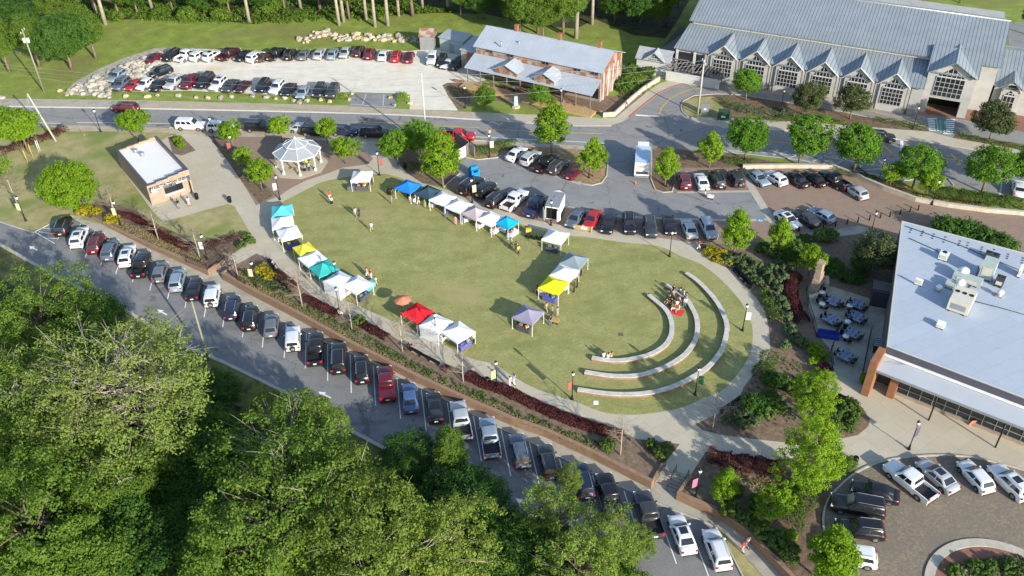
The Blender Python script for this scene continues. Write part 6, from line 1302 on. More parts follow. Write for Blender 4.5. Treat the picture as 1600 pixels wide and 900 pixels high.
# box truck
mat('truck_roof_sky', (.42, .55, .66), .35, 0, var=.1, scale=.6)  # white roof; the blue of the reflected sky is put into its colour
p = G(1003, 262); r = root('box_truck', (p.x, p.y, 0), 'white box truck with sky reflection coloured into its roof, parked in the car park entrance', 'truck', rz=bear((1003, 275), (1005, 235)))
mb = MB(); mb.box((-1.6, 0, 2.15), (5.4, 2.4, 2.3)); bx_ = part('cargo_box', mb, 'white_metal', r); mb = MB(); mb.box((-1.6, 0, 3.315), (5.46, 2.46, .03)); o = link('roof', mb.mesh('roof', 'truck_roof_sky'), bx_)
mb = MB(); mb.box((-4.31, 0, 1.5), (.03, 1.9, .5)); part('rear_door', mb, 'dark_grey', r); mb = MB(); mb.box((-4.32, .1, 2.6), (.02, 1.1, .22)); part('logo', mb, 'red_kerb_paint', r)
mb = MB(); mb.box((2.2, 0, 1.9), (1.9, 2.1, 2.5), taper=.86); mb.box((3.4, 0, 1.05), (.9, 2.0, .9), taper=.85); cb_ = part('cab', mb, 'white_metal', r); mb = MB(); mb.box((3.08, 0, 2.05), (.2, 1.75, .7), ry=-.15); link('windscreen', mb.mesh('windscreen', 'car_glass'), cb_)
mb = MB(); mb.box((-.3, 0, .75), (7.6, .9, .3)); part('chassis', mb, 'dark_grey', r); mb = MB(); mb.box((-4.35, 0, .85), (.3, 2.2, .12)); part('step', mb, 'grey_metal', r)
for x in (-2.9, 2.9):
    for s in (-1, 1): o = link('wheel', WHEEL[0], r, (x, s*1.0, .46)); o.scale = (1.35,)*3; link('rim', WHEEL[1], o)
# enclosed trailer
p = G(867, 335); r = root('cargo_trailer', (p.x, p.y, 0), 'white enclosed cargo trailer with open rear doors behind the tents', 'trailer', rz=bear((862, 345), (872, 322)))
mb = MB(); mb.box((0, 0, 1.55), (4.3, 2.1, 2.2)); mb.prism([(2.15, -1.05), (2.75, 0), (2.15, 1.05)], .45, 2.65); b_ = part('box', mb, 'white_metal', r); mb = MB(); mb.box((0, 0, 2.675), (4.36, 2.16, .05)); mb.box((.5, 0, 2.75), (.4, .4, .1)); link('roof', mb.mesh('roof', 'grey_metal'), b_)
mb = MB(); mb.box((-2.16, 0, 1.5), (.02, 1.7, 1.9)); part('dark_inside_panel', mb, 'black_metal', r)  # black sheet painted as the unlit inside behind the open doors
for s in (-1, 1): mb = MB(); mb.box((-2.5, s*1.15, 1.5), (.8, .04, 1.9), rz=s*.5); part('rear_door', mb, 'white_metal', r); o = link('wheel', WHEEL[0], r, (-.2, s*1.05, .34)); link('rim', WHEEL[1], o)
mb = MB(); mb.tube([(2.2, -.6, .5), (3.6, 0, .5), (2.2, .6, .5)], .05, 5); part('drawbar', mb, 'black_metal', r)
# blue donation bin, bin store, cabinets, sandwich board, sculpture
p = G(741, 276); r = root('collection_bin', tuple(p), 'bright blue collection bin at the car park corner', 'bin', rz=.5); mb = MB(); mb.prism([(-.7, -.6), (.7, -.6), (.7, .6), (-.7, .6)], .1, 1.45); mb.box((0, .15, 1.65), (1.4, .8, .5), taper=.8); o = part('body', mb, 'cloth', r); o.color = (.012, .21, .48, 1); mb = MB(); mb.box((0, -.61, 1.25), (.8, .04, .35)); part('hatch', mb, 'black_metal', r)
for s in (-1, 1): mb = MB(); mb.box((s*.5, 0, .05), (.12, 1.0, .1)); part('foot', mb, 'dark_grey', r)
p = G(735, 240); r = root('bin_store', tuple(p), 'grey timber bin enclosure with a white sign panel by the car park', 'enclosure'); E_ = W([(712, 222), (733, 238), (743, 246)]); mb = MB(); ribbon(mb, [E_[0], E_[1]], .1, 0, 2.0); part('fence_panel', mb, 'grey_wood', r, r); E2 = W([(733, 239), (718, 252)]); mb = MB(); ribbon(mb, E2, .1, 0, 2.0); part('fence_panel', mb, 'grey_wood', r, r); mb = MB(); ribbon(mb, W([(735, 240), (742, 246)]), .08, .1, 2.0); part('gate', mb, 'grey_metal', r, r); mb = MB(); ribbon(mb, W([(717, 253), (728, 247)]), .06, .4, 2.3); part('white_panel', mb, 'white_metal', r, r)
for px, d, m, lb in (((1130, 186), (2.0, 1.6, 1.5), 'leaf', 'green electrical transformer cabinet on the island'), ((1101, 178), (1.3, .8, 2.0), 'grey_metal', 'pale grey utility cabinet beside the island pole')):
    p = G(*px); r = root('utility_cabinet', tuple(p), lb, 'cabinet', rz=-.3); mb = MB(); mb.box((0, 0, d[2]/2+.08), d); o = part('casing', mb, 'cloth' if m == 'leaf' else m, r); o.color = (.035, .085, .05, 1); mb = MB(); mb.box((0, 0, .04), (d[0]*1.15, d[1]*1.15, .08)); part('plinth', mb, 'old_concrete', r); mb = MB(); mb.box((0, -d[1]/2-.01, d[2]*.55), (d[0]*.35, .02, .3)); part('warning_sign', mb, 'white_metal', r)
p = G(1517, 664); r = root('sandwich_board', tuple(p), 'coral folding sandwich board standing on the plaza', 'sign'); 
for s in (-1, 1): mb = MB(); mb.box((0, s*.16, .5), (.55, .03, 1.0), rx=-s*.3); o = part('panel', mb, 'cloth', r); o.color = (.58, .2, .12, 1)
p = G(806, 168); r = root('stone_sculpture', tuple(p), 'upright blue-grey slab sculpture on a rough rock base', 'sculpture'); mb = MB(); mb.box((0, 0, 1.3), (.8, .35, 1.9), rz=.3, taper=.8); o = part('slab', mb, 'cloth', r); o.color = (.3, .4, .5, 1); mb = MB(); mb.lathe((0, 0, 0), [(.8, 0), (.7, .3), (.45, .45), (0, .45)], 7, False); part('rock_base', mb, 'rock', r)
p = G(993, 288); r = root('traffic_cone', tuple(p), 'small orange traffic cone behind the box truck', 'traffic cone'); mb = MB(); mb.lathe((0, 0, .03), [(.16, 0), (.03, .65), (0, .66)], 10); o = part('cone', mb, 'cloth', r); o.color = (.7, .14, .03, 1); mb = MB(); mb.box((0, 0, .02), (.4, .4, .04)); part('foot', mb, 'black_metal', r)
p = G(1035, 492)
for (x, y), lb in (((970, 523), 'small brown valve box cover sunk in the lawn'), ((931, 641.5-13+1), 'small pale utility cover near the lower lawn edge')): c = G(x, y); r = root('ground_cover_plate', tuple(c), lb, 'cover'); mb = MB(); mb.box((0, 0, .04), (.6, .6, .05)); part('lid', mb, 'mulch' if 'brown' in lb else 'white_metal', r)
# boundary wall of the brick car park
r = root('garden_wall', tuple(G(1400, 300)), 'low tan stone wall curving along the brick car park', 'wall'); mb = MB(); PW = W([(1160, 263), (1232, 262), (1300, 263), (1330, 274), (1380, 296), (1430, 314), (1480, 323), (1540, 331), (1600, 336), (1680, 337)]); ribbon(mb, PW, .45, 0, .62); part('stonework', mb, 'stone_cap', r, r); mb = MB(); ribbon(mb, PW, .5, .622, .70); part('coping', mb, 'kerb_concrete', r, r)
# --- patio: fireplace, tables, fence
p = G(1276, 452); r = root('outdoor_fireplace', tuple(p), 'tan brick outdoor fireplace with stepped shoulders and tall chimney', 'fireplace', rz=.9); mb = MB()
mb.box((0, 0, .6), (2.6, 1.1, 1.2)); mb.box((0, .1, 1.55), (1.9, .95, .7)); mb.box((0, .15, 2.3), (1.35, .85, .8)); part('hearth', mb, 'tan_brick', r); mb = MB(); mb.box((0, .2, 3.5), (.95, .75, 1.7)); mb.box((0, .2, 4.38), (1.1, .9, .14)); part('chimney', mb, 'tan_brick', r); mb = MB(); mb.box((0, -.56, .65), (1.1, .04, .8)); part('firebox', mb, 'black_metal', r)
for s in (-1, 1): mb = MB(); mb.box((s*2.1, -.5, .3), (1.8, .5, .6), rz=s*.4); part('side_bench', mb, 'stone_cap', r)
pk = MB(); [pk.box((-.75+k*.3, 0, .74), (.26, .95, .04)) for k in range(6)];
mat('patio_blue', (.20, .26, .36), .6, var=.1); LG_ = [('leg', MB().tube([(x, -.35, 0), (x, 0, .7), (x, .35, 0)], .03, 5).mesh('leg', 'black_metal')) for x in (-.65, .65)]
PIC = [('table_top', pk.mesh('table_top', 'patio_blue'))]+LG_
for k, ((x, y), a) in enumerate((((1298, 474), .9), ((1303, 478), .9), ((1294, 503), .6), ((1301, 507), .6), ((1316, 560), .7), ((1324, 564), .7), ((1335, 480), .9), ((1342, 483), .9), ((1333, 499), .9), ((1340, 503), .9), ((1326, 524), .9), ((1334, 528), .9))): spawn('picnic_table', PIC, tuple(G(x, y)), a, 'slatted blue-grey picnic table, %s of the twelve on the shaded patio' % (ORD[k] + ' counted from the fireplace'), 'picnic table', 'slatted tables on the shaded patio')
PTS = [(1298, 474), (1303, 478), (1294, 503), (1301, 507), (1316, 560), (1324, 564), (1335, 480), (1342, 483), (1333, 499), (1340, 503), (1326, 524), (1334, 528)]
rt = MB(); rt.lathe((0, 0, .72), [(0, .03), (.42, .03), (.42, 0), (0, 0)], 16); rl = MB(); rl.cyl((0, 0, 0), .04, .72, 6); rl.cyl((0, 0, 0), .25, .04, 10); RTB = [('table_top', rt.mesh('table_top', 'white_metal')), ('pedestal', rl.mesh('pedestal', 'black_metal'))]
ch = MB(); ch.box((0, 0, .45), (.42, .42, .05)); cbk = MB(); cbk.box((0, .2, .7), (.42, .04, .45)); CHR = [('seat', ch.mesh('seat', 'black_metal')), ('backrest', cbk.mesh('backrest', 'black_metal'))]+[('leg', MB().box((x*.17, y*.17, .22), (.03, .03, .44)).mesh('leg', 'black_metal')) for x in (-1, 1) for y in (-1, 1)]
for k, (x, y) in enumerate(((1323, 441), (1283, 463), (1283, 481), (1326, 484), (1323, 509), (1320, 532))):
    c = G(x, y); spawn('cafe_table', RTB, tuple(c), 0, 'small round white cafe table, %s from the top of the shaded patio' % ORD[k], 'table', 'round white tables on the patio')
    for j in range(2): an = j*3.1+k; spawn('cafe_chair', CHR, (c.x+math.cos(an)*.75, c.y+math.sin(an)*.75, 0), an-1.57, 'black cafe chair on the %s side of the %s round table from the top' % (('near', 'far')[j], ORD[k]), 'chair', 'black chairs at the round tables')
for k, (x, y) in enumerate(PTS):
    c = G(x, y); a_ = .6 if k in (2, 3) else .8
    for j, (dx, dy, nm) in enumerate(((-.4, -.75, 'near left'), (.4, -.75, 'near right'), (-.4, .75, 'far left'), (.4, .75, 'far right'))):
        spawn('patio_chair', CHR, (c.x+dx*math.cos(a_)-dy*math.sin(a_), c.y+dx*math.sin(a_)+dy*math.cos(a_), 0), a_+(math.pi if dy < 0 else 0), 'black patio chair at the %s of the %s slatted table' % (nm, ORD[k]), 'chair', 'black chairs at the slatted tables')
r = root('patio_sofa', tuple(G(1294, 527)), 'royal blue covered sofa at the lower left patio fence', 'sofa', rz=-.3); mb = MB(); mb.box((0, 0, .3), (2.6, .9, .45), taper=.95); o = part('seat', mb, 'cloth', r); o.color = (.02, .05, .3, 1); mb = MB(); mb.box((0, .38, .6), (2.6, .25, .5)); o = part('backrest', mb, 'cloth', r); o.color = (.02, .05, .3, 1)
def fence(px, label, h=1.1, m='black_metal', name='railing', cat='railing', zone='U', z0=0.0):
    P = W(px, zone); mid = P[len(P)//2]; r = root(name, (mid[0], mid[1], 0), label, cat); mb = MB(); pl = MB()
    for a, b in zip(P, P[1:]):
        L = math.dist(a, b); n = max(1, int(L/.16))
        for i in range(n): t = i/n; x, y = a[0]+(b[0]-a[0])*t, a[1]+(b[1]-a[1])*t; pl.tube([(x, y, z0+.1), (x, y, z0+h-.04)], .012, 3, False)
        for z in (.12, h): mb.tube([(a[0], a[1], z0+z), (b[0], b[1], z0+z)], .03, 4)
        k = max(1, int(L/2.2))
        for i in range(k+1): t = i/k; x, y = a[0]+(b[0]-a[0])*t, a[1]+(b[1]-a[1])*t; mb.tube([(x, y, z0), (x, y, z0+h+.06)], .04, 4)
    part('frame', mb, m, r, r); part('pickets', pl, m, r, r); return r
fence([(1259, 456), (1262, 480), (1270, 505), (1276, 527), (1303, 528), (1312, 512)], 'black patio railing along the left side of the shaded patio')
fence([(1300, 577), (1297, 552), (1302, 540)], 'black patio railing at the lower patio corner'); fence([(1345, 594), (1352, 560), (1360, 520)], 'black railing in front of the dark building wall')
fence([(292, 411), (325, 424), (350, 404)], 'black railing on the brick wall corner left of the short steps', z0=.2); fence([(358, 428), (372, 440), (384, 447)], 'black railing on the brick wall right of the short steps', z0=.2)
for k, px in enumerate(((1374, 470), (1371, 545), (1368, 575))): 
    c = G(*px); r = root('serving_hut', (c.x, c.y, 0), ['small dark timber hut against the flat-roofed building', 'striped slatted counter beside the dark building wall', 'low grey slatted bench by the orange brick pylon'][k], 'hut' if k == 0 else 'counter', rz=-1.95); mb = MB(); hh = (2.4, 1.1, .8)[k]; mb.box((0, 0, hh/2), (3.0 if k == 0 else 2.0, 2.4 if k == 0 else 1.1, hh)); part('body', mb, 'dark_grey', r); mb = MB(); [mb.box((-.8+.4*j, 0, hh+.03), (.22, 1.2 if k else 2.6, .05)) for j in range(5)]; part('slats', mb, 'grey_metal' if k == 1 else 'grey_wood', r)
pp = G(1598, 0)
for k, px in enumerate(((1350, 597), (1395, 607))): c = G(*px); spawn('potted_plant', [('pot', (lambda m: m.mesh('pot', 'dark_grey'))(MB().lathe((0, 0, 0), [(.3, 0), (.38, .5), (.4, .52), (0, .5)], 10))), ('foliage', B['bright'][0][1])], tuple(c), k, ['leafy potted plant at the patio entrance', 'tall bright potted plant beside the second brick pylon'][k], 'potted plant', sc=(.7, .7, 1.0))

# boulders round the gravel car park
def rock_mesh(seed, sx=1.0):
    rs = random.Random(seed); bm = bmesh.new(); bmesh.ops.create_icosphere(bm, subdivisions=2, radius=.5)
    for v in bm.verts: k = 1+.28*math.sin(v.co.x*5+seed)*math.cos(v.co.y*6+seed*2)+rs.uniform(-.09, .09); v.co *= k; v.co.x *= sx; v.co.z *= .75
    for v in bm.verts: v.co.z = max(v.co.z, -.22)
    me = D.meshes.new('boulder'); bm.to_mesh(me); bm.free(); me.materials.append(MATS['rock' if seed % 2 else 'pale_rock']); return me
RK = [rock_mesh(k, 1.0+.15*(k % 4)) for k in range(8)]
def boulders(pts, label, group, s0, s1, sd=1):
    rs = random.Random(sd)
    for k, (x, y) in enumerate(pts):
        c = G(x, y); o = link('boulder', RK[rs.randrange(4)*2 if 'pale' in label else rs.randrange(8)]); s = rs.uniform(s0, s1); o.scale = (s, s, s*rs.uniform(.8, 1.1)); o.rotation_euler = (0, 0, rs.uniform(0, 6)); o.location = (c.x, c.y, s*.16); tag(o, label+(', %s from the left' % ORD[k] if len(pts) == 23 else ''), 'boulder', group)
rs = random.Random(3)
boulders([(3, 154), (94, 143), (105, 149), (131, 147), (152, 148), (161, 152), (197, 151), (230, 152), (246, 150), (279, 151), (307, 153), (325, 154), (345, 154), (362, 152), (395, 151), (417, 153), (431, 155), (445, 154), (459, 158), (468, 161), (480, 158), (501, 157), (515, 160)], 'tan boulder between main road and gravel lot', 'boulders lining the gravel lot grass strip', .7, 1.15)
pl_ = []
for k in range(155):
    t = rs.uniform(0, 1); w_ = rs.uniform(-.5, .5); x = 100+(262-100)*t; y = 144+(78-144)*(t**.85); pl_.append((x+(w_+.5)*75*(1-t)**.7, y+2+(w_+.5)*8*(1-t*.6)))
boulders(pl_, 'pale flat-topped rock among many in the rock slope left of the gravel lot', 'rocks of the pale rock slope', .7, 1.5, 5)
pl_ = [(462+(655-462)*rs.uniform(0, 1), 0) for _ in range(110)]; pl_ = [(x, 67-9*math.exp(-((x-560)/110)**2)+rs.uniform(-5, 6)-(6 if 490 < x < 520 else 0)) for x, _ in pl_]
boulders(pl_, 'tan rock among many in the rock bank behind the gravel lot', 'rocks of the tan rock bank', .6, 1.3, 6)
boulders([(610, 153), (637, 152), (640, 162), (616, 165), (551, 147), (546, 156), (540, 150)], 'tan rock edging the small shrub islands at the gravel lot entrance', 'rocks edging the entrance islands', .6, 1.0, 8)
# ------------------------------------------------------------------ people
mat('skin_light', (.50, .30, .21), .6, var=0); mat('skin_dark', (.16, .085, .05), .6, var=0); mat('hair', (.035, .022, .014), .7, var=0); mat('eye', (.02, .02, .02), .3, var=0)
def skin_mesh(name, chains, m, lv=2):
    """chains: list of lists of (point, radius); first point of the first chain is the root; equal points are welded"""
    vs, rad, es, key = [], [], [], {}
    def vid(p, r):
        k = tuple(round(c, 3) for c in p)
        if k not in key: key[k] = len(vs); vs.append(p); rad.append(r)
        return key[k]
    for ch_ in chains:
        pr = None
        for p, r in ch_:
            i = vid(p, r)
            if pr is not None and pr != i: es.append((pr, i))
            pr = i
    me = D.meshes.new(name); me.from_pydata(vs, es, []); o = D.objects.new(name, me); col.objects.link(o)
    md = o.modifiers.new('s', 'SKIN'); md.use_smooth_shade = True
    for i, sv in enumerate(me.skin_vertices[0].data): sv.radius = (rad[i], rad[i]) if not isinstance(rad[i], tuple) else rad[i]; sv.use_root = (i == 0)
    sb = o.modifiers.new('b', 'SUBSURF'); sb.levels = 1; sb.render_levels = 1
    dg = bpy.context.evaluated_depsgraph_get(); out = D.meshes.new_from_object(o.evaluated_get(dg)); D.objects.remove(o); D.meshes.remove(me)
    out.name = name; out.materials.clear(); out.materials.append(MATS[m]); return out
def person_proto(pose, skin='skin_light', dress=False, hairlen=.0):
    V = lambda x, y, z: (x, y, z)
    J = dict(pel=V(0, 0, .92), wai=V(.01, 0, 1.08), che=V(0, 0, 1.28), nek=V(0, 0, 1.46), hd0=V(.02, 0, 1.54), hd1=V(.025, 0, 1.63), hd2=V(.01, 0, 1.69))
    def leg(s, kx, ax, kz=.48, az=.08, hx=0, hz=.85, tx=.15): J['hip%d' % s] = V(hx, s*.1, hz); J['kne%d' % s] = V(kx, s*.105, kz); J['ank%d' % s] = V(ax, s*.11, az); J['toe%d' % s] = V(ax+tx, s*.125, az-.04)
    def arm(s, ex, ez, wx, wz, ey=.25, wy=.25): J['sho%d' % s] = V(0, s*.18, 1.39); J['elb%d' % s] = V(ex, s*ey, ez); J['wri%d' % s] = V(wx, s*wy, wz)
    dz = 0
    if pose == 'stand': leg(-1, .01, 0); leg(1, .03, .03); arm(-1, -.02, 1.12, .05, .88); arm(1, -.02, 1.12, .16, .96, .24, .16)
    elif pose == 'walk': leg(-1, .16, .22, .5); leg(1, -.02, -.26, .47, .13); arm(-1, -.12, 1.13, -.08, .9); arm(1, .08, 1.12, .24, .95)
    elif pose == 'reach': leg(-1, .02, .0); leg(1, .06, .05); arm(-1, .16, 1.18, .38, 1.08, .22, .14); arm(1, .16, 1.18, .36, 1.1, .22, .12)
    else:  # sit: seat at .45
        dz = -.38; leg(-1, .42, .44, .50-dz-.0, .08-dz, .06, .84); leg(1, .44, .40, .50-dz, .08-dz, .06, .84); arm(-1, .10, 1.12, .28, .98, .22, .16); arm(1, .10, 1.12, .30, .98, .22, .14)
    S = lambda p: (p[0], p[1], p[2]+dz)
    j = {k: S(v) for k, v in J.items()}
    body = [[(j['pel'], (.15, .115)), (j['wai'], (.13, .10)), (j['che'], (.155, .11)), (j['nek'], .05), (j['hd0'], .07), (j['hd1'], .092), (j['hd2'], .075)]]
    for s in (-1, 1): body.append([(j['pel'], .13), (j['hip%d' % s], .088), (j['kne%d' % s], .055), (j['ank%d' % s], .038), (j['toe%d' % s], .032)]); body.append([(j['che'], .14), (j['sho%d' % s], .058), (j['elb%d' % s], .042), (j['wri%d' % s], .026)])
    bm_ = skin_mesh('body', body, skin)
    # hands with palm, four fingers and thumb, and the nose and ears, joined to the body surface
    mb = MB()
    for s in (-1, 1):
        w = Vector(j['wri%d' % s]); e = Vector(j['elb%d' % s]); d = (w-e).normalized(); sd = Vector((0, s, 0)).cross(d).normalized() if abs(d.y) < .9 else Vector((1, 0, 0)); up_ = d.cross(sd)
        mb.tube([w-d*.02, w+d*.04, w+d*.09], [.026, .034, .03], 6)
        for f, (off, L) in enumerate(((-.026, .062), (-.009, .075), (.009, .07), (.026, .055))): b0 = w+d*.085+sd*off; mb.tube([b0, b0+d*L*.55, b0+d*L*.9-up_*s*.015], [.009, .0085, .006], 4)
        b0 = w+d*.03+sd*-.03; mb.tube([b0, b0-sd*.03+d*.03, b0-sd*.035+d*.055], [.011, .01, .007], 4)
    h = Vector(j['hd1']); mb.tube([h+Vector((.085, 0, .02)), h+Vector((.112, 0, -.02)), h+Vector((.085, 0, -.03))], [.008, .016, .01], 5)
    for s in (-1, 1): mb.tube([h+Vector((-.005, s*.088, .02)), h+Vector((-.005, s*.1, -.02))], [.018, .014], 5)
    mb.box(tuple(h+Vector((.088, 0, -.052))), (.01, .045, .01))
    b2 = bmesh.new(); b2.from_mesh(bm_); t = mb.mesh('x'); b2.from_mesh(t); b2.to_mesh(bm_); b2.free(); D.meshes.remove(t); bm_.polygons.foreach_set('use_smooth', [True]*len(bm_.polygons))
    ey = MB()
    for s in (-1, 1): ey.box(tuple(h+Vector((.086, s*.034, .012))), (.012, .02, .012))
    pel, wai, che = j['pel'], j['wai'], j['che']
    sh = [[((pel[0], 0, pel[2]-.02), (.165, .135)), (wai, (.15, .122)), (che, (.172, .13)), ((che[0], 0, che[2]+.12), (.11, .09))]]
    for s in (-1, 1): sh.append([(che, .15), (j['sho%d' % s], .078), (tuple(Vector(j['sho%d' % s]).lerp(Vector(j['elb%d' % s]), .6)), .062)])
    parts = [('body', bm_, [('eyes', ey.mesh('eyes', 'eye'))]), ('shirt', skin_mesh('shirt', sh, 'cloth'))]
    if dress and pose != 'sit':
        mb = MB(); mb.lathe((0, 0, pel[2]-.5), [(.26, 0), (.23, .2), (.19, .42), (.16, .52)], 12); parts.append(('skirt', mb.mesh('skirt', 'cloth')))
    else:
        tr_ = [[(pel, (.16, .128)), ((pel[0], 0, pel[2]+.05), (.155, .12))]]
        for s in (-1, 1): tr_.append([(pel, .13), (j['hip%d' % s], .103), (j['kne%d' % s], .075), (tuple(Vector(j['kne%d' % s]).lerp(Vector(j['ank%d' % s]), .85)), .062)])
        parts.append(('trousers', skin_mesh('trousers', tr_, 'cloth')))
    h1 = Vector(j['hd1']); mb = MB()
    mb.lathe(tuple(h1+Vector((-.022, 0, -.02))), [(.088, 0), (.105, .05), (.098, .1), (.06, .135), (0, .148)], 10)
    if hairlen: mb.tube([h1+Vector((-.07, 0, .05)), h1+Vector((-.1, 0, -.08)), h1+Vector((-.1, 0, -.08-hairlen))], [.07, .075, .05], 8)
    parts.append(('hair', mb.mesh('hair', 'hair')))
    for s in (-1, 1): a = Vector(j['ank%d' % s]); mb = MB(); mb.box((a.x+.06, a.y, a.z-.04), (.27, .1, .08), taper=.8); parts.append(('shoe', mb.mesh('shoe', 'dark_grey')))
    return parts
PP = {'stand': person_proto('stand'), 'stand_w': person_proto('stand', dress=True, hairlen=.2), 'walk': person_proto('walk'), 'walk_w': person_proto('walk', 'skin_light', False, .2), 'reach': person_proto('reach'), 'sit': person_proto('sit'), 'sit_w': person_proto('sit', 'skin_light', False, .2), 'stand_d': person_proto('stand', 'skin_dark')}
CN = {'red': (.55, .03, .04), 'white': (.75, .75, .74), 'black': (.02, .02, .022), 'grey': (.25, .26, .28), 'pink': (.66, .30, .32), 'teal': (.08, .38, .34), 'navy': (.03, .04, .13), 'yellow': (.65, .55, .05), 'tan': (.42, .32, .2), 'green': (.08, .3, .1), 'purple': (.2, .15, .4), 'blue': (.15, .28, .5), 'orange': (.6, .2, .06), 'brown': (.15, .09, .06), 'cream': (.66, .6, .46), 'denim': (.1, .16, .28)}
def person(pose, x, y, top, bot, face, where, z=0.0, zone='U', sc=1.0):
    p = G(x, y, z, zone); what = {'s': 'standing', 'w': 'walking', 'r': 'reaching'}[pose[0]] if not pose.startswith('sit') else 'sitting'
    spawn('person', PP[pose], (p.x, p.y, p.z), face, 'person in %s top, %s %s, %s %s' % (top, bot, 'skirt' if pose == 'stand_w' else 'trousers', what, where), 'person', colors={'shirt': CN[top], 'trousers': CN[bot], 'skirt': CN[bot]}, sc=sc*rnd.uniform(.95, 1.04))
S_ = -2.2
